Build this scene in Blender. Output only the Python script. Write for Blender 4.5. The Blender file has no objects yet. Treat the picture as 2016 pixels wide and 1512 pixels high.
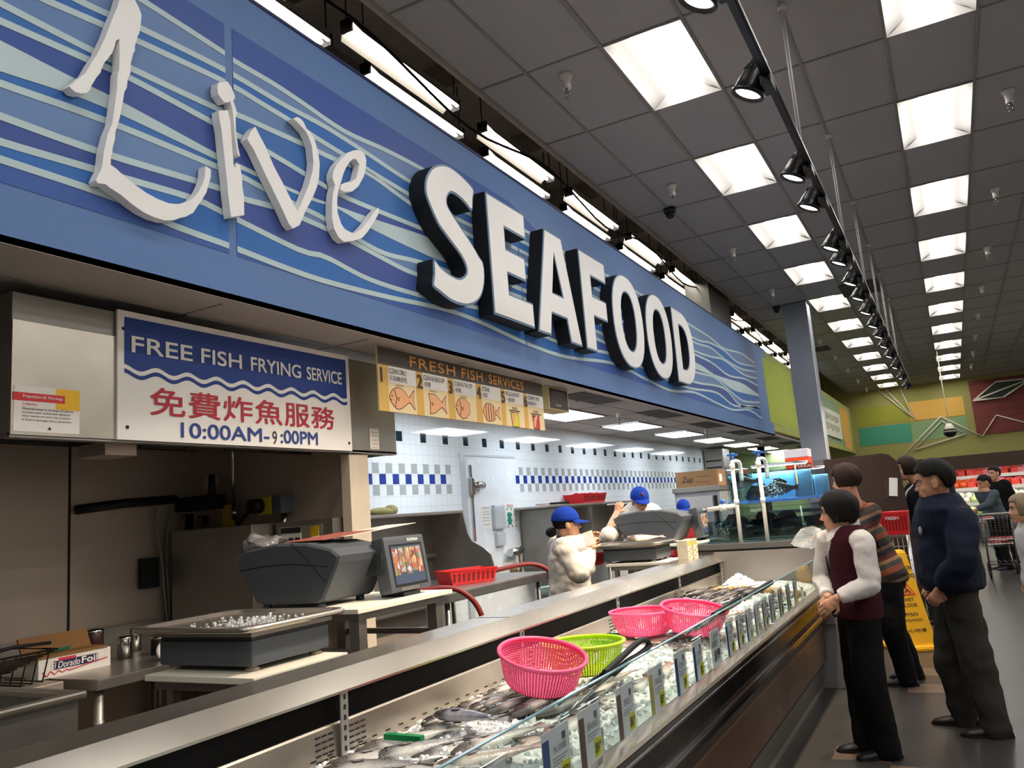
import bpy, bmesh, math, random
from mathutils import Vector, Matrix, noise
from math import sin, cos, pi, radians as R
random.seed(7)
SC = bpy.context.scene
COL = SC.collection
# ---------------------------------------------------------------- camera, world, exposure
FPX = 1591.76
CZ = 1.55
def _rot(yaw, pit, rol):
    cy, sy, cp, sp = cos(yaw), sin(yaw), cos(pit), sin(pit)
    f = Vector((-sy*cp, cy*cp, sp)); r = Vector((cy, sy, 0)); u = r.cross(f)
    return r*cos(rol)+u*sin(rol), -r*sin(rol)+u*cos(rol), f
CR, CU, CF = _rot(0.4874, 0.1614, -0.0789)
cam_d = bpy.data.cameras.new('camera'); cam = bpy.data.objects.new('camera', cam_d); COL.objects.link(cam)
cam_d.sensor_width = 36; cam_d.lens = FPX/2016*36; cam_d.clip_end = 200
cam.matrix_world = Matrix(((CR.x, CU.x, -CF.x, 0), (CR.y, CU.y, -CF.y, 0), (CR.z, CU.z, -CF.z, CZ), (0, 0, 0, 1)))
SC.camera = cam
w = bpy.data.worlds.new('world'); SC.world = w; w.use_nodes = True
w.node_tree.nodes['Background'].inputs[0].default_value = (.8, .85, .95, 1)
w.node_tree.nodes['Background'].inputs[1].default_value = .05
SC.view_settings.view_transform = 'Standard'; SC.view_settings.look = 'None'
SC.view_settings.gamma = 1; SC.view_settings.use_curve_mapping = False
SC.view_settings.exposure = 0.62
E_TROFFER, E_SERVICE, E_SPOT, E_STRIP, E_PRODUCE = 14.5, 9.0, 230.0, 7.0, 4.0
# picture point -> place in the room on a known plane (survey of the photograph)
def ray(u, v): return CR*((u-1008)/FPX) + CU*(-(v-756)/FPX) + CF
def oX(u, v, X): d = ray(u, v); t = X/d.x; return Vector((X, d.y*t, d.z*t+CZ))
def oY(u, v, Y): d = ray(u, v); t = Y/d.y; return Vector((d.x*t, Y, d.z*t+CZ))
def oZ(u, v, Z): d = ray(u, v); t = (Z-CZ)/d.z; return Vector((d.x*t, d.y*t, Z))
# ---------------------------------------------------------------- materials
def lin(h):
    if isinstance(h, str):
        h = h.lstrip('#'); h = [int(h[i:i+2], 16)/255 for i in (0, 2, 4)]
        h = [x/12.92 if x <= .04045 else ((x+.055)/1.055)**2.4 for x in h]
    return (h[0], h[1], h[2], 1)
MATS = {}
class NT:
    def __init__(s, name):
        s.m = bpy.data.materials.new(name); s.m.use_nodes = True; s.t = s.m.node_tree
        s.b = s.t.nodes['Principled BSDF']
    def n(s, typ, **k):
        x = s.t.nodes.new(typ)
        for a, v in k.items():
            if a in ('ins',):
                for i, vv in v.items(): x.inputs[i].default_value = vv
            else: setattr(x, a, v)
        return x
    def l(s, a, b): s.t.links.new(a, b)
    def coord(s, kind='Object', scale=(1, 1, 1)):
        c = s.n('ShaderNodeTexCoord'); m = s.n('ShaderNodeMapping'); m.inputs['Scale'].default_value = scale
        s.l(c.outputs[kind], m.inputs[0]); return m.outputs[0]
    def noise(s, vec, scale, detail=3, rough=.5):
        x = s.n('ShaderNodeTexNoise'); x.inputs['Scale'].default_value = scale; x.inputs['Detail'].default_value = detail
        x.inputs['Roughness'].default_value = rough; s.l(vec, x.inputs['Vector']); return x.outputs['Fac']
    def ramp(s, fac, stops, const=False):
        x = s.n('ShaderNodeValToRGB'); e = x.color_ramp.elements
        if const: x.color_ramp.interpolation = 'CONSTANT'
        while len(e) < len(stops): e.new(.5)
        for i, (p, c) in enumerate(stops): e[i].position = p; e[i].color = lin(c)
        s.l(fac, x.inputs[0]); return x.outputs[0]
    def mix(s, fac, a, b):
        x = s.n('ShaderNodeMix', data_type='RGBA')
        for i, v in ((0, fac), (6, a), (7, b)):
            if hasattr(v, 'is_linked'): s.l(v, x.inputs[i])
            else: x.inputs[i].default_value = v
        return x.outputs[2]
    def math(s, op, a, b=0.0):
        x = s.n('ShaderNodeMath', operation=op)
        for i, v in ((0, a), (1, b)):
            if hasattr(v, 'is_linked'): s.l(v, x.inputs[i])
            else: x.inputs[i].default_value = v
        return x.outputs[0]
    def bump(s, h, strength=.2, dist=.01):
        x = s.n('ShaderNodeBump'); x.inputs['Strength'].default_value = strength; x.inputs['Distance'].default_value = dist
        s.l(h, x.inputs['Height']); s.l(x.outputs[0], s.b.inputs['Normal'])
def mat(name, color, rough=.5, metal=0, var=.08, vscale=6, bump=0, bscale=60, spec=.5, emit=0, trans=0, alpha=1, ior=1.45, stretch=(1, 1, 1)):
    if name in MATS: return MATS[name]
    t = NT(name); b = t.b; c = lin(color)
    b.inputs['Roughness'].default_value = rough; b.inputs['Metallic'].default_value = metal
    b.inputs['Specular IOR Level'].default_value = spec; b.inputs['IOR'].default_value = ior
    v = t.coord('Object', stretch)
    if var:
        f = t.noise(v, vscale, 4)
        d = (max(0, 1-var*2.2), 1+var*1.2)
        t.l(t.mix(f, tuple(x*d[0] for x in c[:3])+(1,), tuple(min(1, x*d[1]) for x in c[:3])+(1,)), b.inputs['Base Color'])
        r = t.n('ShaderNodeMapRange'); r.inputs[3].default_value = max(.02, rough-.06); r.inputs[4].default_value = min(1, rough+.08)
        t.l(f, r.inputs[0]); t.l(r.outputs[0], b.inputs['Roughness'])
    else: b.inputs['Base Color'].default_value = c
    if bump: t.bump(t.noise(v, bscale, 3), bump)
    if emit:
        b.inputs['Emission Color'].default_value = c; b.inputs['Emission Strength'].default_value = emit
    if trans: b.inputs['Transmission Weight'].default_value = trans
    if alpha < 1: b.inputs['Alpha'].default_value = alpha
    MATS[name] = t.m; return t.m
# ---------------------------------------------------------------- mesh helpers
def V(*a): return Vector(a)
def BM(): return bmesh.new()
def box(bm, c, s, rot=None, bev=0, mi=0):
    M = Matrix.Translation(Vector(c)) @ (rot.to_4x4() if rot else Matrix()) @ Matrix.Diagonal((s[0], s[1], s[2], 1))
    r = bmesh.ops.create_cube(bm, size=1, matrix=M); vs = r['verts']
    fs = {f for v in vs for f in v.link_faces}
    for f in fs: f.material_index = mi
    if bev:
        es = {e for v in vs for e in v.link_edges}
        g = bmesh.ops.bevel(bm, geom=list(es), offset=min(bev, min(s)*.45), segments=2, profile=.7, affect='EDGES')
        for f in g['faces']: f.material_index = mi
def bx(bm, x0, x1, y0, y1, z0, z1, bev=0, mi=0): box(bm, ((x0+x1)/2, (y0+y1)/2, (z0+z1)/2), (abs(x1-x0), abs(y1-y0), abs(z1-z0)), None, bev, mi)
def frame(d, up=None):
    z = Vector(d).normalized(); a = Vector(up) if up else (V(0, 0, 1) if abs(z.z) < .95 else V(1, 0, 0))
    x = a.cross(z).normalized(); return x, z.cross(x), z
def ring(bm, c, x, y, rx, ry, n, ph=0):
    return [bm.verts.new(c + x*(rx*cos(2*pi*i/n+ph)) + y*(ry*sin(2*pi*i/n+ph))) for i in range(n)]
def bridge(bm, rings, mi=0, smooth=True, caps=True, closed=False):
    n = len(rings[0]); L = list(zip(rings, rings[1:])) + ([(rings[-1], rings[0])] if closed else [])
    for a, b in L:
        for i in range(n):
            f = bm.faces.new((a[i], a[(i+1) % n], b[(i+1) % n], b[i])); f.smooth = smooth; f.material_index = mi
    if caps and not closed:
        for r_, rev in ((rings[0], True), (rings[-1], False)):
            f = bm.faces.new(r_[::-1] if rev else r_); f.material_index = mi
def cyl(bm, p0, p1, r0, r1=None, n=16, mi=0, caps=True):
    p0, p1 = Vector(p0), Vector(p1); x, y, z = frame(p1-p0); r1 = r0 if r1 is None else r1
    bridge(bm, [ring(bm, p0, x, y, r0, r0, n), ring(bm, p1, x, y, r1, r1, n)], mi, True, caps)
def spline(pts, k=6, closed=False):
    P = [Vector(p) for p in pts]; n = len(P); out = []
    for i in range(n if closed else n-1):
        a, b, c, d = (P[(i-1) % n], P[i], P[(i+1) % n], P[(i+2) % n]) if closed else (P[max(i-1, 0)], P[i], P[i+1], P[min(i+2, n-1)])
        for j in range(k):
            t = j/k
            out.append(.5*((2*b)+(c-a)*t+(2*a-5*b+4*c-d)*t*t+(3*b-a-3*c+d)*t**3))
    if not closed: out.append(P[-1])
    return out
def tube(bm, pts, r, n=10, mi=0, ry=None, up=None, closed=False):
    rs = []; P = [Vector(p) for p in pts]; m = len(P); px = None
    for i, p in enumerate(P):
        d = (P[(i+1) % m]-P[i-1]) if closed else (P[min(i+1, m-1)]-P[max(i-1, 0)])
        rr = r[i] if hasattr(r, '__len__') else r
        rry = rr if ry is None else (ry[i] if hasattr(ry, '__len__') else ry)
        z = d.normalized()
        if px is None: x, y, z = frame(d, up)
        else:
            x = (px - z*px.dot(z))
            if x.length < 1e-6: x, y, z = frame(d, up)
            x = x.normalized(); y = z.cross(x)
        px = x; rs.append(ring(bm, p, x, y, rr, rry, n))
    bridge(bm, rs, mi, True, True, closed)
def lathe(bm, prof, n=32, M=None, mi=0, caps=False):
    M = M or Matrix(); rs = []
    for r_, z in prof: rs.append([bm.verts.new(M @ V(r_*cos(2*pi*i/n), r_*sin(2*pi*i/n), z)) for i in range(n)])
    bridge(bm, rs, mi, True, caps)
def ell(bm, c, s, rot=None, u=20, v=12, mi=0):
    M = Matrix.Translation(Vector(c)) @ (rot.to_4x4() if rot else Matrix()) @ Matrix.Diagonal((s[0], s[1], s[2], 1))
    r = bmesh.ops.create_uvsphere(bm, u_segments=u, v_segments=v, radius=1, matrix=M)
    for vv in r['verts']:
        for f in vv.link_faces: f.smooth = True; f.material_index = mi
def offs(P, d):
    n = len(P); A = sum(P[i][0]*P[(i+1) % n][1]-P[(i+1) % n][0]*P[i][1] for i in range(n)); s = 1 if A > 0 else -1; out = []
    for i in range(n):
        a, b, c = Vector(P[i-1]), Vector(P[i]), Vector(P[(i+1) % n])
        e1, e2 = (b-a), (c-b)
        if e1.length < 1e-9 or e2.length < 1e-9: out.append((b.x, b.y)); continue
        e1.normalize(); e2.normalize(); n1 = Vector((-e1.y, e1.x))*s; n2 = Vector((-e2.y, e2.x))*s
        m = n1+n2
        m = n1 if m.length < 1e-6 else m/max(.35, m.dot(n1))
        out.append((b.x+m.x*d, b.y+m.y*d))
    return out
def fill(bm, loops, M, mi=0):
    es = []
    for P in loops:
        vs = [bm.verts.new(M @ V(p[0], p[1], 0)) for p in P]
        es += [bm.edges.new((vs[i], vs[(i+1) % len(vs)])) for i in range(len(vs))]
    g = bmesh.ops.triangle_fill(bm, use_beauty=True, edges=es)
    nz = (M.to_3x3() @ V(0, 0, 1))
    for f in g['geom']:
        if isinstance(f, bmesh.types.BMFace):
            f.normal_update()
            if f.normal.dot(nz) < 0: f.normal_flip()
            f.material_index = mi
def walls(bm, P, M, z0, z1, mi=0):
    a = [bm.verts.new(M @ V(p[0], p[1], z0)) for p in P]; b = [bm.verts.new(M @ V(p[0], p[1], z1)) for p in P]; n = len(P)
    for i in range(n):
        f = bm.faces.new((a[i], a[(i+1) % n], b[(i+1) % n], b[i])); f.material_index = mi
def prism(bm, loops, M, d, mi=0):
    fill(bm, loops, M @ Matrix.Translation((0, 0, d)), mi); fill(bm, loops, M, mi)
    for P in loops: walls(bm, P, M, 0, d, mi)
    bmesh.ops.remove_doubles(bm, verts=bm.verts, dist=1e-6); bmesh.ops.recalc_face_normals(bm, faces=bm.faces)
# frames: local x,y in the sign plane, z out of it
def MX(x): return Matrix(((0, 0, 1, x), (1, 0, 0, 0), (0, 1, 0, 0), (0, 0, 0, 1)))      # faces +X : (a,b) -> (x, a, b)
def MY(y): return Matrix(((1, 0, 0, 0), (0, 0, -1, y), (0, 1, 0, 0), (0, 0, 0, 1)))     # faces -Y : (a,b) -> (a, y, b)
def MZ(z): return Matrix.Translation((0, 0, z))
# ---------------------------------------------------------------- objects
def wl(p):
    v = Vector((0, 0, 0))
    while p is not None: v = v + p.location; p = p.parent
    return v
def obj(name, bm, m=None, parent=None, local=False, recalc=True):
    if not isinstance(bm, bpy.types.Mesh):
        if recalc: bmesh.ops.recalc_face_normals(bm, faces=bm.faces)
        me = bpy.data.meshes.new(name); bm.to_mesh(me); bm.free()
    else: me = bm
    for x in (m if isinstance(m, (list, tuple)) else [m]):
        if x: me.materials.append(x)
    o = bpy.data.objects.new(name, me); COL.objects.link(o)
    if parent:
        o.parent = parent
        if not local: me.transform(Matrix.Translation(-wl(parent)))
    return o
def tag(o, label=None, cat=None, group=None, kind=None):
    if label: o['label'] = label
    if cat: o['category'] = cat
    if group: o['group'] = group
    if kind: o['kind'] = kind
    return o
def thing(name, label, cat, loc=(0, 0, 0), rz=0, group=None):
    o = bpy.data.objects.new(name, None); COL.objects.link(o); o.location = loc; o.rotation_euler = (0, 0, rz); o.empty_display_size = .1
    return tag(o, label, cat, group)
def single(name, bm, m, label, cat, group=None, kind=None, base=None):
    o = obj(name, bm, m)
    if base is not None:
        o.data.transform(Matrix.Translation(-Vector(base))); o.location = base
    return tag(o, label, cat, group, kind)
def struct(name, bm, m, parent=None): return tag(obj(name, bm, m, parent), None, None, None, 'structure')
def dup(root, loc=None, rz=None, label=None, group=None):
    def cp(o, par):
        c = o.copy(); COL.objects.link(c); c.parent = par
        for ch in list(o.children): cp(ch, c)
        return c
    r = cp(root, None)
    if loc is not None: r.location = loc
    if rz is not None: r.rotation_euler = (0, 0, rz)
    if label: r['label'] = label
    if group: r['group'] = group
    return r
_dg = None
def textmesh(s, bold=0.0, shear=0, sp=1.0):
    cu = bpy.data.curves.new('t', 'FONT'); cu.body = s; cu.size = 1; cu.offset = bold; cu.shear = shear; cu.space_character = sp
    o = bpy.data.objects.new('t', cu); COL.objects.link(o)
    dg = bpy.context.evaluated_depsgraph_get(); dg.update()
    me = bpy.data.meshes.new_from_object(o.evaluated_get(dg)); bpy.data.objects.remove(o); bpy.data.curves.remove(cu)
    return me
def text(parent, s, M, a0, b0, h=None, w_=None, m=None, bold=0, name='lettering', d=.0015, align='L', sp=1.0, shear=0, local=False):
    """lettering: lower-left corner (a0,b0) in frame M, fitted to height h and/or width w_"""
    me = textmesh(s, 0, shear, sp)
    if not len(me.vertices): return None
    xs = [v.co.x for v in me.vertices]; ys = [v.co.y for v in me.vertices]
    W, H = max(xs)-min(xs), max(ys)-min(ys)
    sy = h/H if h else w_/W; sx = w_/W if w_ else sy
    ox = -min(xs) if align == 'L' else (-(min(xs)+max(xs))/2 if align == 'C' else -max(xs))
    me.transform(M @ Matrix.Translation((a0, b0, d)) @ Matrix.Diagonal((sx, sy, 1, 1)) @ Matrix.Translation((ox, -min(ys), 0)))
    if bold:
        b = BM(); b.from_mesh(me); g0 = b.verts[:]+b.edges[:]+b.faces[:]; k = bold*.6*sy*(1 if h else 1)
        for i_, (dx, dz) in enumerate(((k, k), (-k, k), (k, -k), (-k, -k))):
            r = bmesh.ops.duplicate(b, geom=g0); v = M.to_3x3() @ V(dx, dz, .0002*(i_+1))
            bmesh.ops.translate(b, verts=[q for q in r['geom'] if isinstance(q, bmesh.types.BMVert)], vec=v)
        b.to_mesh(me); b.free()
    o = obj(name, me, m, parent, local); return o
def remesh(o, vox, smooth=2, disp=None):
    """merge the overlapping shapes of one mesh into one continuous skin"""
    md = o.modifiers.new('r', 'REMESH'); md.mode = 'VOXEL'; md.voxel_size = vox; md.use_smooth_shade = True
    if smooth:
        s = o.modifiers.new('s', 'SMOOTH'); s.iterations = smooth; s.factor = .5
    dg = bpy.context.evaluated_depsgraph_get(); dg.update()
    me = bpy.data.meshes.new_from_object(o.evaluated_get(dg)); old = o.data
    mats = list(old.materials); o.modifiers.clear(); o.data = me; bpy.data.meshes.remove(old)
    me.materials.clear()
    for x in mats: me.materials.append(x)
    me.name = o.name
    if disp:
        amp, sc = disp
        ns = [v.normal.copy() for v in me.vertices]
        for v, n_ in zip(me.vertices, ns):
            p = v.co*sc
            k = noise.noise(V(p.x, p.y, p.z*1.6)) + .5*noise.noise(p*2.3)
            v.co += n_*(amp*k)
    for p in me.polygons: p.use_smooth = True
    return o
# ---------------------------------------------------------------- the building
XF, YB = -3.0, 31.8
M_floor = None
def floor_mat():
    t = NT('floor_vinyl'); v = t.coord('Object'); f = t.noise(v, 1.1, 5); g = t.noise(v, 240, 2)
    a = t.mix(f, lin('#2c2b2a'), lin('#383735')); b = t.mix(t.ramp(g, [(.42, '#000000'), (.6, '#ffffff')]), a, lin('#413f3d'))
    t.l(b, t.b.inputs['Base Color']); t.b.inputs['Roughness'].default_value = .34; t.b.inputs['Specular IOR Level'].default_value = .4
    t.bump(g, .04); return t.m
M_bar = mat('beige_vinyl', '#665545', .4, var=.06)
bm = BM(); bx(bm, -6.2, 8, -9, YB+.2, -.1, 0)
def bar(x0, x1, y0, y1): bx(bm, x0, x1, y0, y1, -.05, .0012, mi=1)
bar(-.87, -.55, 5.26, 5.54); bar(-.55, .06, 4.92, 5.22)
for y in (7.03, 7.64, 9.95, 10.56, 12.9, 13.5, 15.8, 16.4): bar(-.55, .06, y, y+.3)
bar(.74, 2.6, 4, 30)
struct('floor', bm, [floor_mat(), M_bar])
# main ceiling: lay-in tiles, tee bars, openings for the troffers
GX0, GXP, GY0, GYP, ZC, XE = -1.884, .635, .0, 1.2303, 5.0, -2.97
LY0 = 5.4317
ROWS = (GX0, GX0+3*GXP, GX0+7*GXP, GX0+10*GXP, GX0+13*GXP)  # rows beyond the visible pair are added, unseen, to brighten the store
LK = list(range(-4, 11))
def tile_mat():
    t = NT('ceiling_tile'); v = t.coord('Object'); f = t.noise(v, .5, 4); g = t.noise(v, 150, 3)
    a = t.mix(f, lin('#96979a'), lin('#a5a6a8')); sp = t.ramp(g, [(.33, '#6c6763'), (.42, '#ffffff')])
    x = t.n('ShaderNodeMix', data_type='RGBA', blend_type='MULTIPLY'); x.inputs[0].default_value = .35
    t.l(a, x.inputs[6]); t.l(sp, x.inputs[7]); t.l(x.outputs[2], t.b.inputs['Base Color']); t.b.inputs['Roughness'].default_value = .95
    t.b.inputs['Specular IOR Level'].default_value = .1; t.bump(g, .12); return t.m
M_tile = tile_mat(); M_tee = mat('tee_bar', '#858482', .6, var=.1, vscale=3)
holes = set()
for r_ in ROWS:
    for k in LK: holes.add((round((r_-GX0)/GXP), 2*k))
Y0c = LY0-.023
bm = BM()
for i in range(-2, 16):
    for j in range(-11, 22):
        if (i, j) in holes: continue
        x0, x1, y0, y1 = GX0+i*GXP, GX0+(i+1)*GXP, Y0c+j*GYP, Y0c+(j+1)*GYP
        x0 = max(x0, XE); y1 = min(y1, YB)
        if x1 <= x0 or y1 <= y0: continue
        vs = [bm.verts.new(p) for p in ((x0, y0, ZC+.012), (x0, y1, ZC+.012), (x1, y1, ZC+.012), (x1, y0, ZC+.012))]
        f = bm.faces.new(vs)
for i in range(-1, 17):
    x = GX0+i*GXP; wd = .02 if i == 0 else .012
    bx(bm, x-wd, x+wd, -9, YB, ZC, ZC+.015, mi=1)
for j in range(-11, 23):
    y = Y0c+j*GYP
    if y < YB: bx(bm, XE, 8, y-.01, y+.01, ZC+.003, ZC+.015, mi=1)
bx(bm, XE-.0, XE+.03, -9, YB, ZC-.004, ZC+.03, mi=1)
bx(bm, XE, 8, -9, YB, ZC+.16, ZC+.2)
struct('ceiling', bm, [M_tile, M_tee])
# shell
M_olive = mat('olive_paint', '#a09c5c', .8, var=.04); M_wallp = mat('store_wall', '#efebe4', .85)
bm = BM(); bx(bm, -6.2, 8, YB, YB+.15, 0, 6.4); wb = struct('wall_back', bm, M_olive)
bm = BM(); bx(bm, 8, 8.15, -9, YB+.2, 0, 5.2); struct('wall_right', bm, M_wallp)
bm = BM(); bx(bm, -6.2, 8, -9.15, -9, 0, 5.2); struct('wall_front', bm, M_wallp)
M_dark = mat('roof_void', '#b0a292', .9, var=.12, vscale=2); M_deck = mat('roof_deck', '#a0988e', .9, var=.1)
bm = BM(); bx(bm, -5.0, XE, -9, YB, 6.1, 6.3); bx(bm, XE-.03, XE, -9, YB, ZC, 6.2)
for k in range(22): bx(bm, -4.7, XE, -8.2+1.83*k, -8.12+1.83*k, 5.82, 6.1)
struct('ceiling_void', bm, M_deck)
bm = BM(); bx(bm, -4.75, -4.6, -9, YB, 2.85, 6.2); struct('wall_void', bm, M_dark)
# painted blocks on the olive wall, and the plank panel
def blk(name, px, m, y=YB-.004, par=wb):
    P = [oY(u, v, y) for u, v in px]; b = BM(); prism(b, [[(p.x, p.z) for p in P]], MY(y), .003); return obj(name, b, m, par)
def bq(x0, y0, x1, y1): return None
k5 = lambda x, y: (1640+x/5.362, 690+y/5.362)
blk('painted_block', [k5(240, 615), k5(790, 550), k5(815, 742), k5(265, 808)], mat('lime_paint', '#9da03a', .8, var=.03))
blk('painted_block', [k5(795, 548), k5(1365, 482), k5(1398, 680), k5(820, 742)], mat('amber_paint', '#e8b85a', .8, var=.03))
blk('painted_block', [k5(268, 825), k5(815, 765), k5(838, 965), k5(290, 1015)], mat('teal_paint', '#4c9f82', .8, var=.03))
blk('painted_block', [k5(825, 762), k5(1405, 690), k5(1440, 890), k5(845, 960)], mat('sage_paint', '#8cab7c', .8, var=.03))
def plank_mat():
    t = NT('red_planks'); v = t.coord('Object', (1, 1, 1)); sx = t.n('ShaderNodeSeparateXYZ'); t.l(v, sx.inputs[0])
    m = t.math('FRACT', t.math('MULTIPLY', sx.outputs[2], 4.2)); gap = t.ramp(m, [(0, '#2a1513'), (.05, '#ffffff')])
    n = t.noise(t.coord('Object', (1, 1, 14)), 1.5, 5); c = t.mix(n, lin('#622c28'), lin('#964840'))
    x = t.n('ShaderNodeMix', data_type='RGBA', blend_type='MULTIPLY'); x.inputs[0].default_value = 1
    t.l(c, x.inputs[6]); t.l(gap, x.inputs[7]); t.l(x.outputs[2], t.b.inputs['Base Color']); t.b.inputs['Roughness'].default_value = .7; return t.m
a, b_ = oY(*k5(1425, 330), YB-.05), oY(*k5(1520, 893), YB-.05)
bm = BM(); bx(bm, a.x, 8, YB-.06, YB-.001, b_.z, a.z+.0)
single('plank_panel', bm, plank_mat(), 'dark red wooden plank panel high on the olive back wall', 'wall panel')
# white rod shapes hung in front of the back wall
M_rod = mat('white_rod', '#e8e2d0', .5, var=0)
def rods(name, segs, Y, label, r=.022, fillm=None, **kw):
    b = BM()
    for s in segs:
        P = [oY(*k5(*p), Y) for p in s]
        for p, q in zip(P, P[1:]): cyl(b, p, q, r, n=6)
    return single(name, b, M_rod, label, 'wall decoration', **kw)
rods('wire_shape', [[(715, 1132), (1137, 695), (1578, 908), (1725, 682), (2300, 830)]], YB-.09, 'long white zigzag rod running up and down on the olive back wall')
rods('wire_shape', [[(850, 1055), (1148, 745), (1400, 882), (850, 1055)]], YB-.04, 'closed white triangle outline nested under the zigzag rod')
rods('wire_shape', [[(470, 415), (860, 722), (705, 392)], [(555, 408), (860, 722)]], YB-.05, 'white rods meeting in one point beside the amber painted block')
dd = [(1480, 532), (1716, 332), (2100, 290), (1800, 495)]
YD = YB-.1
Pd = [oY(*k5(*p), YD) for p in dd]
dm = thing('diamond_sign', 'dark green diamond panel with white outline before the red planks', 'wall decoration', Pd[0])
b = BM(); prism(b, [[(p.x, p.z) for p in Pd]], MY(YD), .02); obj('panel', b, mat('dark_green_panel', '#2f3d35', .6), dm)
b = BM()
for p, q in list(zip(Pd, Pd[1:]+Pd[:1]))+[(Pd[0], Pd[2])]: cyl(b, p+V(0, -.03, 0), q+V(0, -.03, 0), .03, n=6)
obj('outline', b, M_rod, dm)
for p in [Pd[1], Pd[2]]: pass
b = BM(); pq = oY(*k5(1168, 490), 28); cyl(b, V(pq.x, 28, ZC), pq, .012, n=6); single('cord', b, M_rod, 'single pale cord hanging from the ceiling before the amber block', 'cord')
# dome camera pendant in front of the wall
pc = oY(*k5(1235, 860), 24); t = thing('pendant_camera', 'dark dome camera hanging on a thin pole before the sage green block', 'security camera', pc)
b = BM(); cyl(b, pc+V(0, 0, .15), V(pc.x, pc.y, ZC), .012, n=6); obj('pole', b, M_rod, t)
b = BM(); ell(b, pc, (.16, .16, .14)); obj('dome', b, mat('black_plastic', '#16171a', .3), t)
b = BM(); cyl(b, pc+V(0, 0, .0), pc+V(0, 0, .22), .17, .06, 16); obj('housing', b, M_rod, t)
# ---------------------------------------------------------------- ceiling lights
M_refl = mat('troffer_reflector', '#c4c2bf', .6, var=0)
def emis(name, col, s):
    m = bpy.data.materials.new(name); m.use_nodes = True; n = m.node_tree; n.nodes.clear()
    e = n.nodes.new('ShaderNodeEmission'); o = n.nodes.new('ShaderNodeOutputMaterial'); e.inputs[0].default_value = lin(col); e.inputs[1].default_value = s
    n.links.new(e.outputs[0], o.inputs[0]); return m
M_lamp = emis('troffer_lamp', '#fffaf4', E_TROFFER); M_lampS = emis('service_lens', '#eef6ff', E_SERVICE)
def troffer():
    t = thing('ceiling_light', '-', 'ceiling light')
    X, Y = GXP/2-.012, GYP/2-.012; xi = .12; h = .11
    b = BM()
    for s in (1, -1):
        prof = [(s*X, 0), (s*(X-.06), .055), (s*(X-.12), .085), (s*xi, .095)]
        for p, q in zip(prof, prof[1:]):
            f = b.faces.new([b.verts.new(v) for v in ((p[0], -Y, p[1]), (p[0], Y, p[1]), (q[0], Y, q[1]), (q[0], -Y, q[1]))]); f.smooth = True
        f = b.faces.new([b.verts.new(v) for v in ((-X, s*Y, 0), (X, s*Y, 0), (xi, s*(Y-.07), .1), (-xi, s*(Y-.07), .1))])
    bmesh.ops.remove_doubles(b, verts=b.verts, dist=1e-5); obj('reflector', b, M_refl, t, True)
    b = BM(); n = 10; Yl = Y-.01
    for s in range(n):
        a0, a1 = pi*s/n, pi*(s+1)/n
        p, q = (xi*cos(a0), .095-.05*sin(a0)), (xi*cos(a1), .095-.05*sin(a1))
        f = b.faces.new([b.verts.new(v) for v in ((p[0], -Yl, p[1]), (q[0], -Yl, q[1]), (q[0], Yl, q[1]), (p[0], Yl, p[1]))]); f.smooth = True
    bmesh.ops.remove_doubles(b, verts=b.verts, dist=1e-5); obj('lamp_cover', b, M_lamp, t, True)
    b = BM()
    for s in (1, -1):
        bx(b, s*X, s*(X+.012), -Y-.012, Y+.012, -.002, .012); bx(b, -X, X, s*Y, s*(Y+.012), -.002, .012)
    obj('frame', b, M_tee, t, True); return t
tr = troffer(); first = True
ORD = ['first', 'second', 'third', 'fourth', 'fifth', 'sixth', 'seventh', 'eighth', 'ninth', 'tenth', 'eleventh', 'twelfth', 'thirteenth', 'fourteenth', 'fifteenth', 'sixteenth', 'seventeenth']
for ri, r_ in enumerate(ROWS):
    for k in LK:
        loc = (r_+GXP/2, Y0c+2*GYP*k+GYP/2, ZC)
        vis = (ri == 0 and k >= 0) or (ri == 1 and k >= 0)
        if k > 8 and ri > 1: continue
        if vis: lab = '%s ceiling light from the camera in the row %s' % (ORD[k], 'nearest the blue fascia' if ri == 0 else 'beyond the track lights'); grp = 'row of recessed ceiling lights'
        else: lab = 'recessed ceiling light outside the view'; grp = 'recessed ceiling lights out of view'
        if first: o = tr; o.location = loc; first = False
        else: o = dup(tr, loc)
        o['label'] = lab; o['group'] = grp
# sprinklers
def sprinkler():
    t = thing('sprinkler', '-', 'sprinkler')
    b = BM(); lathe(b, [(.0, -.0), (.055, -.0), (.05, -.02), (.036, -.05), (.03, -.1), (.034, -.105), (.034, -.12), (0, -.12)], 20); obj('escutcheon', b, mat('sprinkler_white', '#d8d4ce', .4, var=0), t, True)
    b = BM(); cyl(b, (0, 0, -.12), (0, 0, -.16), .013, n=8)
    for s in (1, -1): tube(b, [(s*.012, 0, -.14), (s*.02, 0, -.165), (s*.004, 0, -.195)], .004, 6)
    cyl(b, (0, 0, -.2), (0, 0, -.206), .024, n=12); obj('head', b, mat('dull_chrome', '#8d8a86', .3, 1, var=0), t, True); return t
sp = sprinkler(); first = True
SPR = [(-2.27, 5.62+2.79*i) for i in range(10)] + [(.93, 8.29+2.82*i) for i in range(8)]
for i, (x, y) in enumerate(SPR):
    o = sp if first else dup(sp); first = False; o.location = (x, y, ZC+.01)
    side = x < 0; k = i if side else i-10
    o['label'] = '%s white sprinkler head from the camera in the line %s' % (ORD[k], 'beside the blue fascia' if side else 'beyond the aisle lights'); o['group'] = 'ceiling sprinklers'
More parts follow.
